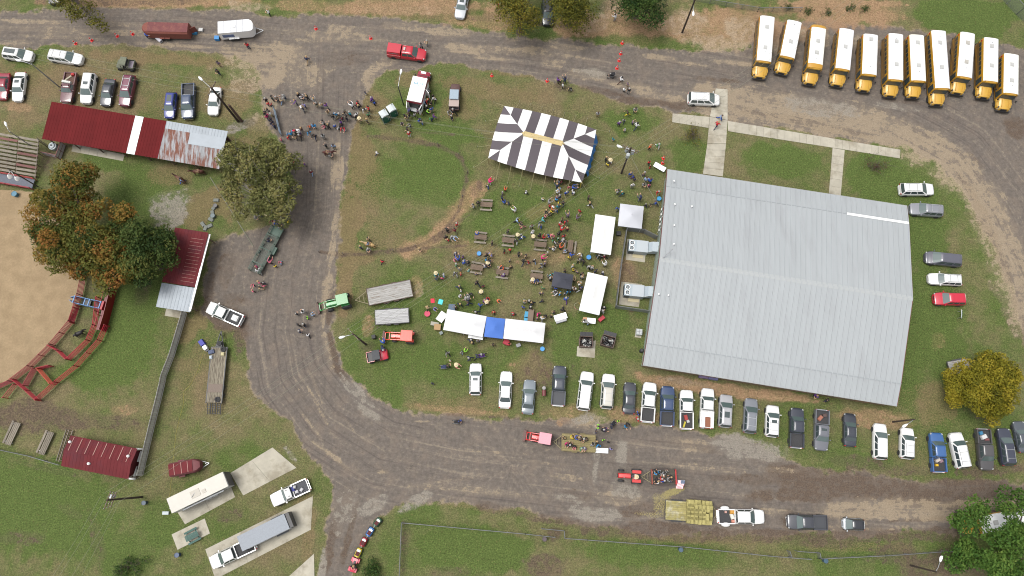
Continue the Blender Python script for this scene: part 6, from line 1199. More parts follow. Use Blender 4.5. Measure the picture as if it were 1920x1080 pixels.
# traffic cones
CM = MB(); CM.box((0, 0, .02), (.36, .36, .04)).lathe((0, 0, .04), [(.15, 0), (.045, .66), (.03, .68)], 10); cone_me = CM.mesh('traffic_cone', mat('cone_orange', S(236, 48, 48, k=.75), .5)); cb_ = MB(); cb_.lathe((0, 0, .36), [(.103, 0), (.078, .16)], 10); band_me = cb_.mesh('band', WHITE)
cl = {'c1': 'orange traffic cone in the line beside the rusty stock trailer', 'c2': 'orange traffic cone standing alone on the upper road near the red fire pickup', 'c3': 'orange traffic cone in the line across the upper road', 'c4': 'orange traffic cone on the verge above the striped tent', 'c5': 'orange cone stacked by the hall corner table'}
for k, pts in (('c1', ((141, 81), (171, 75), (219, 67), (248, 63))), ('c2', ((592, 53), (695, 71))), ('c3', ((1167, 80), (1164, 100), (1161, 113), (1157, 127))), ('c4', ((922, 141), (1026, 151))), ('c5', ((1244, 296), (1243, 305)))):
    for px, py in pts: q = P(px, py, .2); o = tag(obj('traffic_cone', cone_me, None, (q.x, q.y, 0), random.random()), cl[k], 'traffic cone', 'traffic cones'); obj('band', band_me, o); o.scale = (1.25,) * 3
# flag on the hayride wagon
A_, B_ = P(1264, 900, 1.2), P(1284, 900.5, 2.6); t = thing('flag', 'american flag on a slanted pole behind the red-framed wagon', 'flag', (A_.x, A_.y, 0)); d = B_ - A_; mb = MB(); mb.cyl((0, 0, .8), (d.x, d.y, 2.7), .03, n=6); part('pole', mb, STEEL, t)
p1, p0 = Vector((d.x, d.y, 2.68)), Vector((d.x * .35, d.y * .35, 1.5)); dn = Vector((-.18, -1.15, -.45)); RW = (mat('flag_red', S(196, 110, 120, k=.8), .8), mat('flag_white', (.72, .70, .72), .8)); n = 13
for i in range(n):
    a0, a1 = p1.lerp(p0, i / n), p1.lerp(p0, (i + 1) / n); s0 = .42 if i < 7 else 0.
    w = lambda v, u: v + dn * u + Vector((.05 * math.sin(6 * u), 0, .06 * math.sin(5 * u)))
    mb = MB()
    for k in range(4):
        u0, u1 = s0 + (1 - s0) * k / 4, s0 + (1 - s0) * (k + 1) / 4; mb.slab([w(a0, u0), w(a1, u0), w(a1, u1), w(a0, u1)], .008)
    part('stripe', mb, RW[i % 2], t)
mb = MB(); mb.slab([p1, p1.lerp(p0, 7 / 13), p1.lerp(p0, 7 / 13) + dn * .42 + Vector((.03, 0, .04)), p1 + dn * .42 + Vector((.03, 0, .04))], .01); cn = part('canton', mb, mat('flag_blue', S(84, 104, 140), .8), t)
mb = MB(); o_ = p1; ex = (p0 - p1) * 7 / 13; ey = dn * .42 + Vector((.03, 0, .04)); nn = ex.cross(ey).normalized() * .012
for i in range(5):
    for j in range(6):
        c_ = o_ + ex * ((i + .6) / 5.4) + ey * ((j + .5) / 6) + (nn if nn.z > 0 else -nn); e1, e2 = ex.normalized() * .025, ey.normalized() * .025; mb.add([c_ + e1, c_ + e2, c_ - e1, c_ - e2], [(0, 1, 2, 3)])
st_ = part('star', mb, WHITE, cn); st_['kind'] = 'stuff'
# ------------------------------------------------------------------ poles, lamps and wires
def util_pole(base, h, lab, arms=(), lamp=None, transformers=0, lean=None, r=.16, m=POLEWOOD, lampm=None):
    b = P(*base); t = thing('utility_pole' if m is POLEWOOD else 'lamp_post', lab, 'pole', (b.x, b.y, 0)); mb = MB(); mb.cyl((0, 0, 0), (0, 0, h), r, r * .7, 10); part('pole', mb, m, t, 40)
    for z, L, rz in arms:
        mb = MB(); mb.box((0, 0, z), (L, .1, .12), rz); ar_ = part('cross_arm', mb, BROWNWOOD if m is POLEWOOD else m, t)
        for u in (-.45, -.2, .2, .45): mb = MB(); mb.cyl((u * L * math.cos(rz), u * L * math.sin(rz), z + .06), (u * L * math.cos(rz), u * L * math.sin(rz), z + .24), .05, .04, 6); part('insulator', mb, mat('insulator', S(150, 150, 148), .4), ar_)
    for k in range(transformers):
        an = 2.2 + k * 2.1; x, y = .5 * math.cos(an), .5 * math.sin(an); mb = MB(); mb.lathe((x, y, h - 2.4), [(.26, 0), (.28, .05), (.28, .95), (.2, 1.02)], 12); part('transformer', mb, mat('transformer_grey', S(200, 206, 210), .5), t, 40)
    if lamp:
        px, py, zl = lamp; q = P(px, py, zl) - b; z0 = zl - .35; mb = MB(); mb.tube([(0, 0, z0), (q.x * .4, q.y * .4, z0 + .3), (q.x, q.y, zl)], .04, 6); la = part('lamp_arm', mb, STEEL, t)
        d = Vector((q.x, q.y, 0)).normalized(); mb = MB(); mb.loft([[(q.x + d.x * u - d.y * w_, q.y + d.y * u + d.x * w_, zl + zz) for w_, zz in ((-ww, -.04), (ww, -.04), (ww * .7, .12), (-ww * .7, .12))] for u, ww in ((-.1, .08), (.15, .16), (.45, .2), (.7, .1))]); part('lamp_head', mb, mat('lamp_white', (.66, .68, .68), .4), la)
    return b, h
def top(base, h): b = P(*base); return Vector((b.x, b.y, h))
P1, P2_, P3, P4 = (447, 228), (1165, 325), (686, 646), (266, 932)
util_pole(P1, 11.3, 'tall dark utility pole leaning beside the white coupe', ((10.9, 2.4, 1.2),), r=.19, lamp=(379, 150, 10.4))
util_pole((453, 227), 5.6, 'short brown stub pole standing against the leaning utility pole', r=.24, m=mat('brown_stub', S(112, 88, 78), .9, var=.2))
util_pole(P2_, 10.0, 'utility pole with three grey transformers between the striped tent and hall', ((9.6, 2.6, -.4), (8.9, 2.2, -.4)), transformers=3, lamp=(1165, 276, 8.8))
util_pole(P3, 9.6, 'wooden utility pole with a street lamp near the orange tractor', ((9.3, 2.2, -.8),), lamp=(645, 631, 9.3))
util_pole(P4, 9.6, 'utility pole with double cross arms and a transformer by the travel trailer', ((9.4, 2.4, 1.3), (8.6, 2.2, 1.3), (7.9, 2.0, 1.3)), transformers=1)
util_pole((1707, 1060), 6.8, 'short brown pole with a curved white lamp near the pines', lamp=(1763, 1052, 6.8), r=.13)
util_pole((1674, 791), 6.2, 'short brown lamp pole above the row of parked cars', lamp=(1700, 796, 6.2), r=.13)
util_pole((1279, 61), 10.5, 'dark utility pole with a lamp on the dirt beside the buses', ((10.1, 2.2, .4),), lamp=(1300, 22, 8.0), r=.16)
util_pole((757, 197), 6.2, 'dark lamp post beside the ambulance', lamp=(751, 138, 6.3), r=.1, m=mat('dark_steel_pole', S(60, 58, 60), .6))
util_pole((111, 163), 7.2, 'grey lamp pole behind the rusty maroon pickup', lamp=(38, 114, 7.3), r=.11, m=mat('grey_pole', S(150, 150, 148), .6))
util_pole((68, 280), 6.5, 'grey galvanised light pole at the bleachers corner', lamp=(12, 236, 6.8), r=.09, m=MATS['grey_pole'])
util_pole((71, 350), 7.0, 'arena light pole with two white floodlights above the platform', r=.1, m=MATS['dark_steel_pole'])
for dx, px, py in ((0, 15, 329), (1, 29, 333)):
    q = P(px, py, 6.6); t = thing('floodlight', 'white bell-shaped floodlight above the arena platform, ' + ('farther from' if dx == 0 else 'nearer') + ' its pole', 'lamp', (q.x, q.y, 6.1), 0, 'arena floodlights'); mb = MB(); mb.lathe((0, 0, 0), [(.36, 0), (.3, .25), (.12, .5), (.08, .6)], 12); part('reflector', mb, WHITE, t, 50); mb = MB(); e_ = P(71, 350) - q; mb.cyl((0, 0, .55), (e_.x, e_.y, .5), .04, n=6); part('bracket', mb, STEEL, t)
util_pole((1190, 455), 5.0, 'slim steel mast inside the air-conditioner enclosure', r=.05, m=MATS['grey_pole']) if False else None
WIRE = mat('power_line', S(140, 140, 122), .7)
def wire(a, b, sag, lab, grp, r=.014):
    n = 14; pts = [a.lerp(b, i / n) - Vector((0, 0, sag * 4 * (i / n) * (1 - i / n))) for i in range(n + 1)]; mb = MB(); mb.tube(pts, r, 4); tag(obj('power_line', mb.mesh('power_line', WIRE)), lab, 'power line', grp)
def run(pa, ha, pb, hb, offs, sag, lab, grp):
    A, B_ = top(pa, ha), top(pb, hb); n = Vector((-(B_ - A).y, (B_ - A).x, 0)).normalized()
    for o in offs: wire(A + n * o[0] + Vector((0, 0, o[1])), B_ + n * o[0] + Vector((0, 0, o[1])), sag, lab, grp)
run(P1, 11.2, P2_, 9.4, ((-.9, 0), (.5, -.6), (.9, -1.8)), 1.6, 'overhead wire from the leaning pole across the striped tent to the transformer pole', 'wires over the striped tent')
run(P2_, 9.6, P3, 9.4, ((-1.0, 0), (-.3, 0), (.6, 0), (1.0, -.7)), 1.4, 'overhead wire between the transformer pole and the street-lamp pole', 'wires over the picnic tables')
run(P3, 9.4, P4, 9.5, ((-1.0, 0), (-.3, 0), (.9, -.6)), 1.6, 'overhead wire between the street-lamp pole and the double-arm pole', 'wires over the road bend')
run(P4, 9.5, (110, 1180), 9.5, ((-1.0, 0), (-.3, 0), (.9, -.6)), .8, 'overhead wire leaving the double-arm pole over the lower grass', 'wires over the lower grass')
run(P2_, 9.6, (1560, 60), 10, ((-1.0, 0), (-.2, 0), (.7, -.5)), 1.4, 'overhead wire from the transformer pole toward the buses', 'wires toward the buses')
run(P1, 11.2, (-140, 95), 10.5, ((-.9, 0), (0, -.3), (.9, 0)), 1.5, 'overhead wire from the leaning pole over the cars behind the red shed', 'wires over the top row of cars')
wire(top(P2_, 8.2), Vector((*P2((1227, 398)), 3.6)), .5, 'service wire dropping from the transformer pole to the hall', 'service wires', .03)
wire(top(P4, 6), Vector((*P2((180, 1100)), 6)), .3, 'low wire leaving the double-arm pole', 'service wires')
wire(Vector((*P2((394, 332)), .06)), Vector((*P2((475, 462)), .06)), 0., 'brown cable lying across the leaf-strewn ground by the oak', 'cables', .06)
o = None
pts = [P(382, 660), P(372, 690), P(358, 720), P(346, 735), P(343, 760), P(336, 790), P(330, 815), P(325, 860), P(318, 935)]; mb = MB(); mb.tube([p + Vector((random.uniform(-.1, .1), random.uniform(-.1, .1), .02)) for p in pts], .018, 5); tag(obj('extension_cord', mb.mesh('extension_cord', mat('yellow_cord', S(168, 158, 66), .6))), 'yellow extension cord snaking from the flatbed to the travel trailer', 'cord')
# stone border near the oak, and stepping stones
for i, (px, py) in enumerate(((406, 376), (402, 390), (399, 400), (396, 412), (394, 424), (386, 428), (381, 421))):
    q = P(px, py); mb = MB(); mb.box((0, 0, .12), (.9, .55, .3), i * .9, tz=.85); tag(obj('stone_block', mb.mesh('stone_block', mat('grey_stone', S(128, 132, 126), .9, var=.2)), None, (q.x, q.y, 0)), 'grey stone block in the short border beside the stall shed', 'stone', 'stone border')
# ------------------------------------------------------------------ people
def skin_mesh(joints, edges, rad, root, sub=1):
    me = bpy.data.meshes.new('tmp'); names = list(joints); me.from_pydata([joints[n] for n in names], [(names.index(a), names.index(b)) for a, b in edges], [])
    o = bpy.data.objects.new('tmp', me); COL.objects.link(o); md = o.modifiers.new('s', 'SKIN'); md.use_smooth_shade = True
    for i, n in enumerate(names):
        v = me.skin_vertices[0].data[i]; r = rad[n]; v.radius = r if isinstance(r, tuple) else (r, r); v.use_root = n == root
    sb = o.modifiers.new('u', 'SUBSURF'); sb.levels = sb.render_levels = sub
    dg = bpy.context.evaluated_depsgraph_get(); dg.update(); out = bpy.data.meshes.new_from_object(o.evaluated_get(dg))
    bpy.data.objects.remove(o); bpy.data.meshes.remove(me); return out
SKINM = mat('skin', S(206, 160, 132), .6); SHOE = mat('shoe', (.03, .03, .03), .7); DUMMY = mat('cloth_grey', (.2, .2, .2), .9)
def person_mesh(pose, sub=1):
    J = {}; sit = pose == 'sit'; zp = .47 if sit else .93
    J['pel'] = (0, 0, zp); J['spine'] = (.0, 0, zp + .22); lean = .10 if pose in ('walk', 'reach') else (.06 if sit else .02)
    if pose == 'bend': lean = .45
    J['chest'] = (lean, 0, zp + (.44 if pose != 'bend' else .32)); J['neck'] = (lean * 1.25, 0, zp + (.58 if pose != 'bend' else .42)); J['head'] = (lean * 1.3 + .02, 0, zp + (.68 if pose != 'bend' else .50)); J['crown'] = (lean * 1.3 + .015, 0, zp + (.80 if pose != 'bend' else .60))
    J['nose'] = (J['head'][0] + .115, 0, J['head'][2] + .02)
    E = [('pel', 'spine'), ('spine', 'chest'), ('chest', 'neck'), ('neck', 'head'), ('head', 'crown'), ('head', 'nose')]
    R = dict(pel=(.155, .115), spine=(.145, .105), chest=(.165, .115), neck=.06, head=.095, crown=.075, nose=.018)
    for s, n in ((1, 'l'), (-1, 'r')):
        J['ear' + n] = (J['head'][0], s * .1, J['head'][2]); R['ear' + n] = .02; E.append(('head', 'ear' + n))
        cx, cz = J['chest'][0], J['chest'][2]
        J['sh' + n] = (cx, s * .19, cz + .05); R['sh' + n] = .07; E.append(('chest', 'sh' + n))
        sw = s * (.22 if pose == 'walk' else 0)
        el = {'stand': (.0, s * .25, -.24), 'walk': (-sw * .5, s * .25, -.24), 'sit': (.08, s * .24, -.22), 'reach': (.2, s * .24, -.14), 'hold': (.03, s * .26, -.24), 'bend': (.12, s * .22, -.25), 'up': (.1, s * .3, .15)}[pose]
        wr = {'stand': (.05, s * .27, -.47), 'walk': (-sw * .9 + .06, s * .27, -.46), 'sit': (.3, s * .16, -.22), 'reach': (.45, s * .2, -.1), 'hold': (.26, s * .12, -.20), 'bend': (.3, s * .16, -.42), 'up': (.14, s * .28, .4)}[pose]
        J['el' + n] = (cx + el[0], el[1], cz + el[2]); J['wr' + n] = (cx + wr[0], wr[1], cz + wr[2]); R['el' + n] = .048; R['wr' + n] = .034; E += [('sh' + n, 'el' + n), ('el' + n, 'wr' + n)]
        d = (Vector(J['wr' + n]) - Vector(J['el' + n])).normalized(); side = Vector((1, 0, 0)) if abs(d.x) < .8 else Vector((0, 1, 0)); pa = Vector(J['wr' + n]) + d * .07; J['pa' + n] = tuple(pa); R['pa' + n] = (.04, .02); E.append(('wr' + n, 'pa' + n))
        for k, (o, L) in enumerate(((-.032, .07), (-.011, .085), (.011, .08), (.032, .065))):
            b = pa + side * o + d * .03; J[f'fa{k}{n}'] = tuple(b); J[f'fb{k}{n}'] = tuple(b + d * L + Vector((.012, -s * .012, 0))); R[f'fa{k}{n}'] = .0095; R[f'fb{k}{n}'] = .008; E += [('pa' + n, f'fa{k}{n}'), (f'fa{k}{n}', f'fb{k}{n}')]
        th = Vector(J['wr' + n]) + d * .04 + side * .045; J['th' + n] = tuple(th + side * .02 + d * .045); R['th' + n] = .010; E.append(('pa' + n, 'th' + n))
        lw = s * (.25 if pose == 'walk' else .0)
        J['hip' + n] = (0, s * .10, zp - .06); R['hip' + n] = .095; E.append(('pel', 'hip' + n))
        if sit: kn, an = (.42, s * .13, zp + .0), (.44, s * .13, .09)
        else: kn, an = (lw * .8 + .02, s * .11, .49), (lw * 1.5 - (.08 if lw else 0), s * .11, .09)
        J['kn' + n], J['an' + n], J['to' + n] = kn, an, (an[0] + .17, an[1] + s * .02, .045); R['kn' + n] = .065; R['an' + n] = .045; R['to' + n] = (.045, .035); E += [('hip' + n, 'kn' + n), ('kn' + n, 'an' + n), ('an' + n, 'to' + n)]
    me = skin_mesh(J, E, R, 'pel', sub)
    # clothing by nearest bone: 0 skin 1 shirt 2 trousers 3 shoes 4 dark (eyes, mouth)
    segs = [(Vector(J[a]), Vector(J[b]), a, b) for a, b in E]
    def cls(c):
        best = (9, None)
        for A, B_, a, b in segs:
            d = B_ - A; t = max(0, min(1, (c - A).dot(d) / max(d.length_squared, 1e-9))); k = (c - A - d * t).length
            if k < best[0]: best = (k, a, b, t)
        _, a, b, t = best
        if b[:2] == 'to' or (a[:2] == 'kn' and t > .93): return 3
        if b[:2] in ('hi', 'kn', 'an') or a[:2] in ('hi', 'kn') or (b == 'spine' and t < .35): return 2
        if b in ('spine', 'chest') or b[:2] in ('sh', 'el') or (b == 'neck' and t < .5) or (b[:2] == 'wr' and t < .75): return 1
        return 0
    idx = [cls(Vector(p.center)) for p in me.polygons]
    me.materials.clear()
    for m in (SKINM, DUMMY, DUMMY, SHOE, mat('dark_eye', (.02, .015, .015), .4)): me.materials.append(m)
    me.polygons.foreach_set('material_index', idx); me.polygons.foreach_set('use_smooth', [True] * len(idx))
    bm = bmesh.new(); bm.from_mesh(me); h = Vector(J['head'])
    for y in (-.035, .035, 0):
        r = bmesh.ops.create_icosphere(bm, subdivisions=1, radius=.013, matrix=Matrix.Translation(h + Vector((.088 if y else .095, y, .045 if y else -.045))) @ Matrix.Diagonal((.5, 1 if y else 2, 1 if y else .4, 1)))
        for v in r['verts']:
            for f in v.link_faces: f.material_index = 4
    bm.to_mesh(me); bm.free(); me.name = 'person'; return me, Vector(J['head']), Vector(J['crown'])
POSES = {p: person_mesh(p) for p in ('stand', 'walk', 'sit', 'reach', 'hold', 'bend')}
def cap_mesh(kind):
    mb = MB(); n = 12
    if kind in ('short', 'long'):
        mb.loft([[(-.012 + r * 1.12 * math.cos(2 * PI * k / n) - .01 * (z < .05), r * math.sin(2 * PI * k / n), z + (.05 if math.cos(2 * PI * k / n) > .5 and z < .04 else 0)) for k in range(n)] for r, z in ((.108, -.03), (.117, .04), (.105, .10), (.07, .145), (.02, .162))])
        if kind == 'long': mb.loft([[(-.10 - dx, y, z) for dx, y in ((0, -w), (.05, -w * .7), (.05, w * .7), (0, w))] for w, z in ((.05, -.27), (.08, -.2), (.1, -.05), (.09, .05))])
    elif kind == 'cap': mb.lathe((0, 0, 0), [(.118, .0), (.12, .06), (.09, .13), (.02, .155)], n).box((.15, 0, .02), (.14, .17, .015), tz=.7)
    elif kind == 'hat': mb.lathe((0, 0, .03), [(.24, .0), (.25, .012), (.12, .03), (.115, .12), (.09, .15), (.01, .145)], 14)
    return mb.mesh({'short': 'hair', 'long': 'hair', 'cap': 'cap', 'hat': 'hat'}[kind], DUMMY, 50)
CAPS = {k: cap_mesh(k) for k in ('short', 'long', 'cap', 'hat')}
CC = dict(k=((34, 34, 38), 'black'), n=((46, 56, 88), 'navy'), b=((54, 92, 190), 'blue'), s=((50, 156, 222), 'sky blue'), c=((30, 150, 170), 'teal'), g=((128, 130, 138), 'grey'), G=((70, 150, 96), 'green'), l=((160, 232, 70), 'neon green'), w=((232, 232, 234), 'white'), r=((206, 38, 50), 'red'), m=((116, 34, 50), 'maroon'),
          p=((232, 122, 144), 'pink'), h=((224, 40, 130), 'hot pink'), u=((104, 62, 140), 'purple'), v=((150, 144, 206), 'lavender'), y=((232, 206, 52), 'yellow'), o=((236, 110, 66), 'orange'), t=((190, 164, 128), 'tan'), e=((118, 116, 92), 'olive'), d=((92, 66, 56), 'brown'), a=((100, 206, 214), 'aqua'), q=((122, 104, 124), 'mauve'), i=((150, 176, 212), 'light blue'))
def cmat(c): return mat('cloth_' + CC[c][1].replace(' ', '_'), S(*CC[c][0], k=.66), .9)
HAIRC = (('dark', (.015, .012, .010)), ('brown', (.06, .035, .02)), ('blond', (.28, .19, .09)), ('grey', (.25, .24, .23)), ('black', (.008, .008, .009)))
NP = 0; PEOPLE = []
def person(px, py, code, where, group, pose=None, rz=None, z0=0., zc=.95):
    """code: shirt letter, optional trousers letter, then flags H hat, C cap, K child"""
    global NP; NP += 1; rg = random.Random(int(px * 7919 + py * 104729))
    cols = [ch for ch in code if ch in CC]; flags = [ch for ch in code if ch not in CC]; shirt = cols[0]; pants = cols[1] if len(cols) > 1 else rg.choice('nnkkgte')
    kid = 'K' in flags or (len(flags) == 0 and rg.random() < .22); q = P(px, py, z0 + zc * (.7 if kid else 1)); pose = pose or rg.choice(('stand', 'stand', 'walk', 'walk', 'hold', 'reach'))
    me, hd, cr = POSES[pose]; o = bpy.data.objects.new('person', me); COL.objects.link(o); sc = (rg.uniform(.62, .74) if kid else rg.uniform(.94, 1.06)) * 1.03
    o.location = (q.x, q.y, z0); o.rotation_euler = (0, 0, rg.uniform(0, 2 * PI) if rz is None else rz); o.scale = (sc * 1.2, sc * 1.2, sc)
    for i, m in ((1, cmat(shirt)), (2, cmat(pants))): o.material_slots[i].link = 'OBJECT'; o.material_slots[i].material = m
    if 'H' in flags: ck, cm, hl = 'hat', mat('straw_hat', S(226, 210, 170), .9), 'hatted'
    elif 'C' in flags: c2 = rg.choice('wkrn'); ck, cm, hl = 'cap', cmat(c2), f'{CC[c2][1]}-capped'
    else: hn, hc = rg.choice(HAIRC); ck = rg.choice(('short', 'long')); cm, hl = mat('hair_' + hn, hc, .7), f'{hn}-haired'
    h = obj(CAPS[ck].name.split('.')[0], CAPS[ck], o, hd + Vector((0, 0, .02))); h.material_slots[0].link = 'OBJECT'; h.material_slots[0].material = cm
    tag(o, f"{hl} {'child' if kid else 'adult'} in {CC[shirt][1]} top, {CC[pants][1]} trousers, {where}", 'person', group)
    PEOPLE.append((sc, pose, o, h)); return o
def crowd(where, group, data, **kw):
    for e in data.split(';'):
        t = e.split()
        if len(t) >= 3: person(float(t[0]), float(t[1]), t[2], where, group, pose=t[3] if len(t) > 3 else None, **kw)
crowd('in the waiting line on the road', 'people in the line on the road', '499 189 k;510 184 k;519 185 d;527 190 ti;534 182 g;503 195 r;508 196 rn;501 205 k;507 213 wy;497 213 k;501 219 h;507 225 n;510 231 nb;515 237 n;560 179 k;566 182 wk;577 184 k;555 191 u;571 197 vn;566 202 tC;590 190 g;594 196 kt;602 197 tg;612 199 uk;615 212 tg;625 219 k;630 215 s;635 217 k;639 229 u;641 222 m;646 210 k;656 214 cn;650 221 kn')
crowd('at the road edge near the portable toilets', 'people near the portable toilets', '661 199 w;670 194 rd;673 202 k;669 215 wk;674 225 tH;667 221 k;685 174 nw;698 187 u;701 193 bk;684 206 wC;691 203 r;691 215 Gk;688 227 k')
crowd('with the pony group near the grey oak', 'people of the pony group', '607 230 g;609 238 pK;616 238 k;628 237 bK;634 240 wk;644 241 rw;638 236 k;581 238 oK;589 236 s;580 249 s;590 255 k;566 243 d;562 248 wuC;555 249 kC;551 245 s;546 252 s;539 252 s;540 258 rK;555 257 t;563 255 d;527 262 pK;606 256 g;706 287 wn;571 308 uK;584 324 mi;550 305 rK;546 315 sK;544 345 rK;547 372 yK')
crowd('beside the ambulance', 'people beside the ambulance', '767 206 v;785 209 q;778 216 g;768 216 k;759 219 kt;763 222 t;753 231 qk;769 235 gn;763 242 k;767 252 rw;786 226 b;791 229 gb;808 222 GK;813 219 u;801 209 lK;809 205 b;796 191 ik;808 194 kt;799 201 k;811 180 k;815 186 wk;801 189 r;804 169 wn;841 210 g;851 210 k;847 220 k')
crowd('on the grass above the striped tent', 'people above the striped tent', '1046 150 u;1050 155 k;1059 151 n;1055 160 wk;1071 166 kw bend;1150 139 k bend;1164 150 wd;1177 158 q;1170 169 wk;1179 170 k;1121 214 gt;1177 212 ky;1191 206 gk;1170 226 gn;1161 232 u;1186 230 q;1193 236 wn;1172 244 g;1150 261 cn')
crowd('on the front sidewalk of the hall', 'people on the sidewalk', '1351 219 ib walk;1344 234 rn walk')
crowd('on the upper road', 'people on the upper road', '1154 33 wg;410 120 qt;409 135 k;464 86 rn;575 112 n;504 23 w;934 10 r;790 87 gk;801 80 t;274 65 b')
crowd('between the striped tent and the hall', 'people between tent and hall', '1136 298 k;1144 303 wH;1139 309 yK;1219 276 ok;1234 272 Gw;1217 305 rn;1219 311 krK;1182 327 b;1187 331 bu;1190 336 n;1186 348 wg;1208 326 tu;1211 338 i;1219 340 b;1217 347 pu;1207 346 g;1159 360 g;1167 362 cn;1200 374 ngC;1234 360 rt;1230 381 b;1218 384 e;1211 385 k;1158 391 bK;1103 371 k;1107 384 kw')
crowd('in the line under the striped tent edge', 'people in the tent line', '1047 341 i;1053 340 m;1045 350 n;1048 356 i;1045 361 w;1043 370 u;1043 375 sk;1050 370 n;1067 351 h;1062 362 bn;1074 352 bn;1075 360 wb;1081 347 gw;1029 380 g;1030 386 rK;1035 390 oC;1033 396 yK;1049 383 y;1047 388 c;1043 394 gb;1056 382 k;1024 396 k;1028 400 k;1022 406 pK;1017 412 a;1013 422 gb')
crowd('on the open grass below the striped tent', 'people on the open grass', '918 342 hwC;914 349 kbK;947 356 oK;942 362 qn;941 371 nk;946 380 bK;954 381 nK;987 361 wk;1017 374 wk;897 381 k;888 386 g;962 392 lK;966 395 w;969 413 i;973 415 yK;977 419 k;980 424 tp;997 425 gd;1087 396 r;1065 405 q;1082 409 qt;1054 412 e;1061 416 rg;1049 420 r;1052 431 r;1063 430 m;857 421 r')
crowd('among the picnic tables', 'people among the picnic tables', '952 434 k;971 442 eH;979 444 wb;999 437 wn;1000 446 tH;1012 443 km;1019 446 rK;1029 443 bK;1036 442 pt;1048 439 k;1057 443 rg;1046 447 GK;1036 450 Gw;1054 451 g;838 432 k;853 433 m;836 445 km;840 450 rK;847 444 gb;851 446 i;923 456 k;968 452 kw;1031 466 nK;1039 468 w;1026 475 e;1041 455 wK;1046 461 ek;1051 464 o;1071 479 b;1067 483 yK;946 471 kr;956 469 rK;972 477 k;986 480 t;956 489 n;981 491 k;991 492 rK;1002 490 ki;1016 484 hk;1022 493 q;1017 499 g')
crowd('seated at a picnic table', 'people seated at picnic tables', '895 440 b sit;943 501 o sit;956 502 k sit;945 517 u sit;999 524 wH sit;1005 525 b sit;1063 471 gi sit;912 499 nw sit;914 493 wH sit;879 508 ayK sit;891 514 qw sit;879 494 k sit', z0=.0, zc=.6)
crowd('near the picnic table beside the blue tub', 'people by the blue tub', '854 476 nw;856 482 wK;852 487 pw;859 487 b;868 482 uK;871 493 b;855 497 Gb;862 504 gi;817 512 cH;819 521 nb;829 522 hK;832 517 i;854 513 nw;864 514 r;913 479 k;921 478 v;911 487 sK;917 489 n')
crowd('around the charcoal canopy', 'people around the charcoal canopy', '1089 478 wk;1089 486 gb;1083 489 e;1094 490 k;1074 499 wg;1074 506 yK;1082 510 q;1103 500 gk;1109 504 g;1117 509 n;1129 513 n;1135 497 wk;1091 514 k;1091 521 g;1077 526 tk;1088 533 w;1087 542 kwC;1075 541 t;1079 544 d;1034 516 a;1027 517 g;1031 524 k;1059 508 k;1034 540 ek;1041 541 b;1044 549 w;1039 549 g;1050 551 s;1066 547 s;1060 550 g;1018 540 GK;1015 550 q;1120 480 kc;1126 480 g;1134 481 m')
crowd('on grass above the white and blue canopies', 'people above the canopies', '895 532 k;906 537 m;902 548 bH;860 537 n;864 545 wk;882 551 kw;862 555 wb;872 560 g;879 561 g;876 554 k;879 569 n;862 570 k;856 577 k;801 578 tk;814 579 vK;900 573 b;907 564 u;914 559 r;913 568 wH;933 563 oK;926 585 rK;963 589 rK;894 586 k;982 566 g;992 566 k;998 568 kn;981 576 bK;993 577 k;1016 564 k;1009 589 h;1016 598 wg;1007 597 q;1061 562 bu;1039 586 k;1056 581 k;1024 592 kp;1033 594 k;1132 577 k;1130 584 g;1103 606 gi bend')
crowd('on grass below the white and blue canopies', 'people below the canopies', '882 637 n;885 644 k;897 639 gn;924 646 k;954 645 rwK;839 662 g;866 661 gi;872 659 lK;881 672 n;894 669 n;903 666 n;844 677 t;840 687 k;854 684 pH;811 719 nK;720 642 b;716 649 n bend;862 789 bk;716 491 rK;787 467 t')
crowd('behind the tan hayride wagon', 'people behind the tan wagon', '1111 835 gC;1119 828 km;1122 835 s;1131 825 lK;1140 829 kw;1145 842 vK;1117 809 nw;1122 800 lw;1129 806 k;1135 806 u;1146 800 nk;1159 789 lK;1172 800 s;1175 794 k;1196 775 b;1195 786 r')
crowd('riding on the tan hayride wagon', 'riders on the tan wagon', '1060 822 k sit;1071 821 y sit;1079 821 b sit;1084 821 ew sit;1090 823 k sit;1095 822 e sit;1101 824 k sit;1064 831 h sit;1068 836 k sit;1077 836 kp sit;1089 840 G sit;1096 839 u sit', z0=.75, zc=.65)
crowd('riding on the red-framed hayride wagon', 'riders on the red-framed wagon', '1229 882 k sit;1232 889 s sit;1239 885 g sit;1245 886 gw sit;1251 886 g sit;1229 900 k sit;1234 902 wk sit;1240 899 r sit;1246 901 kb sit;1252 900 gi sit;1259 895 k sit;1260 901 n sit', z0=.6, zc=.65)
person(1194, 894, 'wpH', 'on the bright red tractor seat', 'tractor driver', 'sit', PI, .85, .6)
person(665, 1059, 'kk', 'riding the quad bike', 'quad rider', 'sit', heading((660, 1071), (668, 1047), .6)[1], .5, .6)
crowd('at the green walkway trailer', 'people at the green walkway', '523 426 gi;515 419 bk;511 415 m;502 404 wH;486 403 w;480 408 g;538 403 n;541 416 yK;504 451 n;481 500 hK;485 508 wg;506 492 p;516 499 yK;526 492 piK')
crowd('in the pink-shirted group on the road', 'people in the pink group', '486 530 p;494 531 k;494 537 p;486 540 t;475 534 pK;474 546 pK')
crowd('in the group walking on the road bend', 'people on the road bend', '556 589 k;569 585 wg;585 591 i;577 596 l;560 610 k;571 609 k;562 622 n;578 629 w')
crowd('by the lower hall wall', 'people by the lower hall wall', '1530 742 u;1550 751 k')
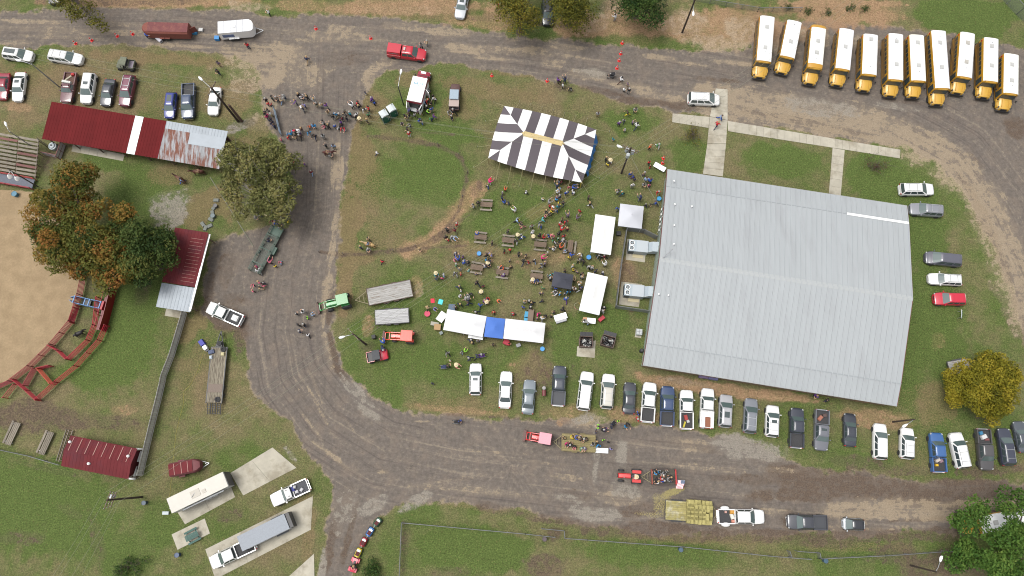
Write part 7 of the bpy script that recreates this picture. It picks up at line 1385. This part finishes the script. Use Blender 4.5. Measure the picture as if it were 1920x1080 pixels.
# strollers
def stroller(px, py, rz, c, lab):
    q = P(px, py, .6); t = thing('stroller', lab, 'stroller', (q.x, q.y, 0), rz); mb = MB(); mb.slab([(-.3, -.22, .45), (.2, -.22, .4), (.2, .22, .4), (-.3, .22, .45)], .06).slab([(-.45, -.22, .9), (-.3, -.22, .45), (-.3, .22, .45), (-.45, .22, .9)], .05); part('seat', mb, cmat(c), t); mb = MB(); mb.loft([[(-.45 + .35 * math.sin(u), y, .85 + .35 * math.cos(u) * .8) for y in (-.25, .25)] + [(-.45 + .3 * math.sin(u), y, .85 + .3 * math.cos(u) * .8) for y in (.25, -.25)] for u in (-.6, 0, .6, 1.2)]); part('hood', mb, cmat(c), t)
    mb = MB()
    for y in (-.25, .25): mb.cyl((-.8, y, 1.0), (.4, y, .2), .02, n=5).cyl((-.4, y, .2), (.1, y, .6), .02, n=5)
    part('frame', mb, STEEL, t)
    for x, y in ((-.4, -.27), (-.4, .27), (.4, -.22), (.4, .22)): wheel(t, x, y, .14, .06, STEEL)
stroller(829, 688, PI, 'n', 'navy stroller pushed on the grass below the canopies'); stroller(854, 791, PI, 'k', 'black stroller on the road edge below the white wagon'); stroller(1152, 792, .8, 'k', 'black stroller behind the hayride wagon'); stroller(906, 666, .3, 'u', 'purple stroller beside the white wagon'); stroller(1145, 141, PI, 'k', 'black stroller on the upper road')
# ------------------------------------------------------------------ horses
def horse_mesh():
    J = dict(pel=(-.55, 0, 1.22), mid=(-.1, 0, 1.15), ch=(.42, 0, 1.2), nk=(.75, 0, 1.5), pol=(1.0, 0, 1.78), face=(1.22, 0, 1.58), muz=(1.4, 0, 1.38), t0=(-.85, 0, 1.25), t1=(-.98, 0, .95), t2=(-1.02, 0, .6)); E = [('pel', 'mid'), ('mid', 'ch'), ('ch', 'nk'), ('nk', 'pol'), ('pol', 'face'), ('face', 'muz'), ('pel', 't0'), ('t0', 't1'), ('t1', 't2')]
    R = dict(pel=.29, mid=.30, ch=.29, nk=(.12, .19), pol=.12, face=.1, muz=.075, t0=.06, t1=.07, t2=.03)
    for s, n in ((1, 'l'), (-1, 'r')):
        J['e' + n] = (.98, s * .07, 1.95); R['e' + n] = .025; E.append(('pol', 'e' + n)); J['fs' + n] = (.48, s * .17, 1.0); J['fk' + n] = (.5 + s * .1, s * .17, .55); J['ff' + n] = (.47 + s * .16, s * .17, .14); J['fh' + n] = (.52 + s * .16, s * .17, .04); E += [('ch', 'fs' + n), ('fs' + n, 'fk' + n), ('fk' + n, 'ff' + n), ('ff' + n, 'fh' + n)]
        J['st' + n] = (-.5 - s * .05, s * .17, .88); J['hk' + n] = (-.78 - s * .1, s * .17, .55); J['hf' + n] = (-.72 - s * .12, s * .17, .14); J['hh' + n] = (-.66 - s * .12, s * .17, .04); E += [('pel', 'st' + n), ('st' + n, 'hk' + n), ('hk' + n, 'hf' + n), ('hf' + n, 'hh' + n)]
        R.update({'fs' + n: .12, 'fk' + n: .06, 'ff' + n: .042, 'fh' + n: .06, 'st' + n: .15, 'hk' + n: .065, 'hf' + n: .042, 'hh' + n: .06})
    me = skin_mesh(J, E, R, 'mid'); me.name = 'horse'; me.materials.clear(); me.materials.append(DUMMY); return me
HORSE = horse_mesh(); MANE = MB().loft([[(x - .06, y, z + .02), (x + .02, y, z + .1), (x + .02, -y, z + .1), (x - .06, -y, z + .02)] for x, y, z in ((.45, .03, 1.44), (.7, .04, 1.66), (.93, .04, 1.9), (1.02, .03, 1.88))]).mesh('mane', DUMMY); SADDLE = MB().loft([[(x, -.33, 1.2), (x, -.2, z), (x, .2, z), (x, .33, 1.2)] for x, z in ((-.3, 1.52), (-.1, 1.47), (.15, 1.47), (.25, 1.55))]).mesh('saddle', DUMMY)
def horse(front, rear, col, mane, lab, saddle=None, sc=1.):
    c, a, L = heading(front, rear, 1.2); o = obj('horse', HORSE, None, (c.x, c.y, 0), a); o.scale = (sc,) * 3; tag(o, lab, 'horse', 'horses')
    for d, m, n in ((None, mat('coat_' + lab.split()[0], S(*col), .7, var=.1), None), (MANE, mat('mane_' + lab.split()[0], S(*mane), .8), 'mane'), (SADDLE if saddle else None, mat('saddle_leather', S(140, 110, 80), .7), 'saddle')):
        if n is None: o.material_slots[0].link = 'OBJECT'; o.material_slots[0].material = m
        elif d: h = obj(n, d, o); h.material_slots[0].link = 'OBJECT'; h.material_slots[0].material = m
    return c, a
c, a = horse((628, 286), (602, 285), (92, 48, 42), (30, 20, 18), 'chestnut horse with saddle led across the road', 1); crowd('leading the chestnut horse', 'people with the chestnut horse', '612 275 k;626 275 i;619 292 ge')
c, a = horse((675, 454), (708, 461), (206, 172, 118), (232, 214, 180), 'palomino horse giving rides in the grass ring', 1); o = person(691, 457, 'iK', 'riding the palomino horse', 'palomino rider', 'sit', a, 1.0, .6); crowd('beside the palomino horse', 'people with the palomino horse', '691 449 t;676 464 n;691 468 g')
horse((163, 618), (130, 632), (44, 40, 42), (22, 20, 22), 'black pony standing in the red arena pen', None, .95); horse((329, 330), (342, 338), (104, 62, 48), (40, 24, 20), 'brown horse standing below the long red shed', 1, .95); person(339, 338, 'ib', 'beside the brown horse below the shed', 'person with the brown horse'); horse((360, 322), (380, 320), (98, 56, 44), (30, 20, 18), 'bay horse tied at the rusty end of the shed', 1)
# pony ring posts along the worn circle
for i, (px, py) in enumerate(((822, 274), (861, 293), (877, 326), (868, 371), (860, 390), (780, 463), (738, 472), (690, 476), (645, 478), (600, 474), (830, 437))):
    q = P(px, py); t = thing('ring_post', 'short dark steel post along the worn pony ring', 'post', (q.x, q.y, 0), 0, 'pony ring posts'); mb = MB(); mb.cyl((0, 0, 0), (0, 0, 1.1), .045, n=6); part('stake', mb, mat('ring_post_steel', S(90, 76, 72), .7), t); mb = MB(); mb.cyl((0, 0, 1.1), (0, 0, 1.16), .07, n=6); part('cap', mb, BLACK, t)
# ------------------------------------------------------------------ trees and shrubs
def leaf_mat(name, cols):
    m = bpy.data.materials.new(name); m.use_nodes = True; nt = m.node_tree; b = nt.nodes['Principled BSDF']; b.inputs['Roughness'].default_value = .75; b.inputs['Specular IOR Level'].default_value = .2
    at = nt.nodes.new('ShaderNodeAttribute'); at.attribute_name = 'tone'; cr = nt.nodes.new('ShaderNodeValToRGB'); cr.color_ramp.interpolation = 'LINEAR'
    while len(cr.color_ramp.elements) < len(cols): cr.color_ramp.elements.new(.5)
    for i, c in enumerate(cols): cr.color_ramp.elements[i].position = i / (len(cols) - 1); cr.color_ramp.elements[i].color = (*S(*c), 1)
    nt.links.new(at.outputs['Fac'], cr.inputs[0]); nt.links.new(cr.outputs[0], b.inputs['Base Color'])
    tr = nt.nodes.new('ShaderNodeBsdfTranslucent'); nt.links.new(cr.outputs[0], tr.inputs[0]); ms = nt.nodes.new('ShaderNodeMixShader'); ms.inputs[0].default_value = .25; nt.links.new(b.outputs[0], ms.inputs[1]); nt.links.new(tr.outputs[0], ms.inputs[2]); nt.links.new(ms.outputs[0], nt.nodes['Material Output'].inputs[0]); return m
BARK = mat('bark', S(96, 84, 76), .95, var=.3, vscale=5); BARKG = mat('grey_bark', S(158, 152, 142), .95, var=.2, vscale=5)
def leaves(clumps, per, size, seed, tone_fn, flat=.5):
    """clumps: (x,y,z,r,squash); leaf quads scattered through each clump, denser near its surface"""
    rg = np.random.default_rng(seed); V = []; T = []
    for ci, (x, y, z, r, sq) in enumerate(clumps):
        n = int(per * r * r); d = rg.normal(size=(n, 3)); d /= np.linalg.norm(d, axis=1)[:, None]; rad = r * rg.uniform(.35, 1., n) ** .45 * (1 + .18 * np.sin(d[:, 0] * 5 + ci) * np.sin(d[:, 1] * 6 + ci * 2))
        p = d * rad[:, None]; p[:, 2] *= sq; p += (x, y, z); nrm = d * .6 + rg.normal(size=(n, 3)) * .7 + (0, 0, flat); nrm /= np.linalg.norm(nrm, axis=1)[:, None]
        u = np.cross(nrm, rg.normal(size=(n, 3))); u /= np.linalg.norm(u, axis=1)[:, None]; v = np.cross(nrm, u); s = size * rg.uniform(.6, 1.3, n)[:, None]
        V.append(np.stack([p - u * s * .5, p - v * s * .28 + u * s * .1, p + u * s * .6, p + v * s * .28 + u * s * .1], 1)); T.append(np.repeat(np.clip(tone_fn(p, ci, rg), 0, 1), 4))
    V = np.concatenate(V).reshape(-1, 3); T = np.concatenate(T); n = len(V) // 4; me = bpy.data.meshes.new('crown'); me.vertices.add(len(V)); me.vertices.foreach_set('co', V.astype(np.float32).ravel()); me.loops.add(n * 4); me.loops.foreach_set('vertex_index', np.arange(n * 4, dtype=np.int32)); me.polygons.add(n); me.polygons.foreach_set('loop_start', np.arange(n, dtype=np.int32) * 4); me.update(calc_edges=True)
    a = me.attributes.new('tone', 'FLOAT', 'POINT'); a.data.foreach_set('value', T.astype(np.float32)); return me
def tree(label, centre, zc, outline, h, m, seed, per=75, size=.34, bark=BARK, clump=(1.0, 1.9), nclump=46, tone=None, twigs=0, cat='tree', name='broadleaf_tree', base=None, sq=.75, dome=.45):
    """centre px of the crown at height zc; outline (rx, ry) in metres or list of px lobes (px,py,r_m)"""
    rg = random.Random(seed); c = P(*centre, zc); c.z = 0
    if base: c = P(*base)
    t = thing(name, label, cat, c, 0)
    cl = []
    for (px, py, r, n) in outline:
        q = P(px, py, zc) - c; q.z = 0
        for k in range(n):
            rr = r * math.sqrt(rg.random()); an = rg.uniform(0, 2 * PI); f = 1 - (rr / r) ** 2; rad = rg.uniform(*clump); zz = zc - h * .15 + h * dome * f * rg.uniform(.4, 1.) - (1 - f) * h * .15 * rg.random()
            cl.append((q.x + rr * math.cos(an), q.y + rr * math.sin(an), zz, rad, sq))
    tone = tone or (lambda p, ci, r_: (ci * .618 % 1) * .6 + r_.uniform(0, .4, len(p)))
    me = leaves(cl, per, size, seed, tone); me.materials.append(m); cw = obj('crown', me, t)
    mb = MB(); mb.cyl((0, 0, 0), (0, 0, zc * .5), .06 * h * .6 + .12, .04 * h * .5 + .08, 9).cyl((0, 0, -.05), (0, 0, .4), .06 * h + .25, .04 * h + .1, 9); part('trunk', mb, bark, t, 50)
    mb = MB()
    for i, (x, y, z, r, s_) in enumerate(cl):
        if i % 2 == 0 or twigs:
            m1 = Vector((x * .35, y * .35, zc * .5 + (z - zc * .5) * .45)); mb.cyl((0, 0, zc * .42), m1, .13, .085, 5, caps=False).cyl(m1, (x, y, z), .085, .03, 5, caps=False)
        for k in range(twigs):
            d = Vector((rg.gauss(0, 1), rg.gauss(0, 1), abs(rg.gauss(0, .7)))).normalized() * r * 1.15; mb.cyl((x, y, z), (x + d.x, y + d.y, z + d.z), .035, .012, 4, caps=False)
    part('limb', mb, bark, t)
    return t
OAK = leaf_mat('oak_leaf_autumn', ((36, 52, 26), (74, 92, 40), (120, 120, 54), (158, 124, 58), (160, 106, 54))); OAKG = leaf_mat('oak_leaf_green', ((34, 54, 28), (62, 86, 40), (92, 108, 52), (122, 118, 58))); GREYG = leaf_mat('grey_green_leaf', ((74, 82, 46), (116, 120, 68), (152, 150, 94), (156, 142, 84))); YEL_L = leaf_mat('yellow_green_leaf', ((92, 94, 26), (132, 128, 36), (166, 154, 48), (178, 154, 52))); PINE = leaf_mat('pine_needle', ((40, 66, 28), (68, 104, 42), (96, 130, 54), (122, 144, 66))); OLIVE_L = leaf_mat('olive_leaf', ((60, 70, 26), (104, 106, 38), (138, 130, 50), (150, 126, 50))); MIDG = leaf_mat('mid_green_leaf', ((30, 54, 26), (54, 84, 38), (80, 106, 48), (104, 122, 60)))
def oak_tone(p, ci, r_): return .12 + .42 * (np.sin(p[:, 0] * .45 + p[:, 1] * .3 + ci * .4) * .5 + .5) * r_.uniform(.5, 1.2, len(p)) + .5 * ((ci * .618) % 1)
tree('huge oak with rust-orange and green autumn leaves beside the arena', (165, 430), 7.5, [(140, 340, 3.0, 22), (105, 400, 4.6, 34), (165, 430, 5.4, 44), (190, 480, 4.6, 36), (120, 460, 3.8, 22), (215, 500, 3., 14)], 9, OAK, 11, per=120, size=.36, clump=(.9, 1.8), tone=oak_tone, base=(205, 470))
tree('dark green oak leaning over the red stall shed', (285, 468), 7.0, [(262, 448, 2.6, 20), (285, 468, 2.6, 20), (265, 498, 2.5, 16)], 8, OAKG, 12, per=120, size=.34, base=(300, 500))
tree('grey-green tree with bare pale twigs above the road', (485, 335), 7.0, [(485, 310, 4.2, 36), (470, 350, 4.2, 34), (515, 370, 3.4, 24), (440, 300, 2.6, 14), (520, 300, 2.6, 14)], 8, GREYG, 13, per=150, size=.34, bark=BARKG, twigs=2, base=(520, 395), clump=(.8, 1.5))
tree('round yellow-green autumn tree at the end of the car row', (1856, 725), 5.0, [(1856, 725, 4.6, 70), (1840, 740, 3.2, 30), (1875, 705, 3.0, 26)], 8, YEL_L, 14, per=230, size=.29, clump=(.7, 1.3), base=(1820, 735))
tree('yellow-olive tree over the road verge beside the black suv', (970, 12), 7, [(970, 18, 2.7, 22), (968, -25, 3.5, 20)], 8, OLIVE_L, 15, per=75, size=.3, base=(975, 60))
tree('green-yellow tree shading the black suv', (1062, 5), 7, [(1062, 2, 3.0, 22), (1075, 20, 2.0, 12), (1090, -20, 3.2, 16)], 8, OLIVE_L, 16, per=75, size=.3, tone=lambda p, ci, r_: r_.uniform(0, .55, len(p)) + .2 * (ci % 2), base=(1065, 45))
tree('bright green tree on the dirt verge above the cones', (1212, 2), 6, [(1212, 2, 3.0, 26), (1200, -20, 3.4, 16)], 7, MIDG, 17, per=80, size=.32, base=(1190, 30))
tree('green branch of a roadside tree overhanging the gravel road', (140, -12), 6, [(135, -14, 3.4, 24), (155, 18, 1.7, 8), (185, 42, .8, 4), (178, 34, .8, 3), (130, 22, .8, 3)], 6, OLIVE_L, 18, per=80, size=.3, clump=(.6, 1.2), tone=lambda p, ci, r_: r_.uniform(.1, .7, len(p)), base=(140, 2))
pine_t = lambda p, ci, r_: .15 + .4 * ((ci * .618) % 1) + r_.uniform(0, .45, len(p))
tree('tall green pine leaning over the hidden bus', (1860, 1030), 9, [(1870, 1035, 2.6, 9), (1905, 1020, 2.6, 9), (1890, 1065, 3.0, 10)], 8, PINE, 19, per=150, size=.36, clump=(1.1, 1.7), nclump=30, tone=pine_t, name='pine_tree', base=(1830, 1040), sq=.7)
tree('pine with clumped crown in front of the hidden bus', (1825, 965), 8, [(1820, 958, 1.4, 5), (1842, 952, 1.1, 3), (1800, 985, .7, 3)], 8, PINE, 20, per=150, size=.34, clump=(1.0, 1.5), tone=pine_t, name='pine_tree', base=(1795, 968), sq=.7)
tree('low pine beside the chain-link fence end', (1800, 1035), 6, [(1800, 1030, 1.6, 7), (1815, 1050, 1.8, 7), (1835, 1040, 1.5, 5)], 6, PINE, 21, per=150, size=.34, clump=(.9, 1.4), tone=pine_t, name='pine_tree', base=(1795, 1030), sq=.7)
tree('pine at the far end of the hidden bus', (1910, 950), 8, [(1912, 946, 1.6, 6), (1880, 952, .7, 3), (1915, 995, 1.4, 5)], 7, PINE, 22, per=150, size=.34, clump=(.9, 1.4), tone=pine_t, name='pine_tree', base=(1880, 950), sq=.7)
def bush(label, px, py, r, m, seed, h=1.2, per=240, size=.16, sticks=0):
    q = P(px, py, h * .5); t = thing('shrub', label, 'shrub', (q.x, q.y, 0)); rg = random.Random(seed); cl = [(rg.gauss(0, r * .42), rg.gauss(0, r * .42), h * rg.uniform(.25, .75), r * rg.uniform(.3, .55), .8) for _ in range(16)]
    me = leaves(cl, per, size, seed, lambda p, ci, r_: r_.uniform(.1, .9, len(p))); me.materials.append(m); obj('foliage', me, t); mb = MB()
    for x, y, z, rr, s_ in cl:
        mb.cyl((x * .2, y * .2, 0), (x, y, z), .025, .012, 4, caps=False)
        for k in range(sticks): mb.cyl((x, y, z), (x + rg.gauss(0, rr), y + rg.gauss(0, rr), z + rg.uniform(.1, .7)), .02, .008, 4, caps=False)
    part('stem', mb, BARK, t)
bush('sparse olive shrub on the lawn left of the front sidewalk', 1295, 252, 1.7, OLIVE_L, 31, 1.5, 60, .16, 4); bush('reddish twiggy shrub on the lawn right of the front sidewalk', 1642, 311, 1.6, leaf_mat('red_twig_leaf', ((66, 62, 40), (98, 72, 52), (120, 78, 62))), 32, 1.5, 50, .16, 5)
bush('dark green shrub on the lower grass below the double-arm pole', 240, 1062, 2.0, MIDG, 33, 1.6, 110, .2, 3); bush('bright green bush beside the quad bike', 700, 1070, 1.6, MIDG, 34, 1.4, 220, .2); 
for i, (px, py) in enumerate(((1477, 14), (1516, 20), (1552, 22), (1595, 14), (1622, 16))): bush('low weedy tuft on the orange dirt behind the %s bus from the lamp pole' % ('first', 'second', 'third', 'fourth', 'fifth')[i], px, py, .9, MIDG, 40 + i, .5, 120, .16)
# the 300 people that show largest stay individuals; the smaller ones of the throng are joined
PEOPLE.sort(key=lambda e: -(e[0] + (9 if e[2]['group'].startswith(('riders', 'quad', 'tractor', 'palomino', 'people seated')) else 0)))
LOW = {p: person_mesh(p, 0) for p in POSES}
V, Fc, MI, ML = [], [], [], []
def mslot(m):
    if m not in ML: ML.append(m)
    return ML.index(m)
for sc, pose, o, h in PEOPLE[300:]:
    M0 = Matrix.Translation(o.location) @ o.rotation_euler.to_matrix().to_4x4() @ Matrix.Diagonal((*o.scale, 1))
    for me, mtx, sl in ((LOW[pose][0], M0, [s_.material for s_ in o.material_slots]), (h.data, M0 @ Matrix.Translation(h.location), [h.material_slots[0].material])):
        k = len(V); V += [tuple(mtx @ v.co) for v in me.vertices]
        for p in me.polygons: Fc.append(tuple(k + i for i in p.vertices)); MI.append(mslot(sl[p.material_index]))
    bpy.data.objects.remove(h); bpy.data.objects.remove(o)
me = bpy.data.meshes.new('crowd'); me.from_pydata(V, [], Fc)
for m in ML: me.materials.append(m)
me.polygons.foreach_set('material_index', MI); me.polygons.foreach_set('use_smooth', [True] * len(Fc)); me.update()
tag(obj('crowd', me), 'children and others scattered through the fairground crowd', 'crowd', None, 'stuff')
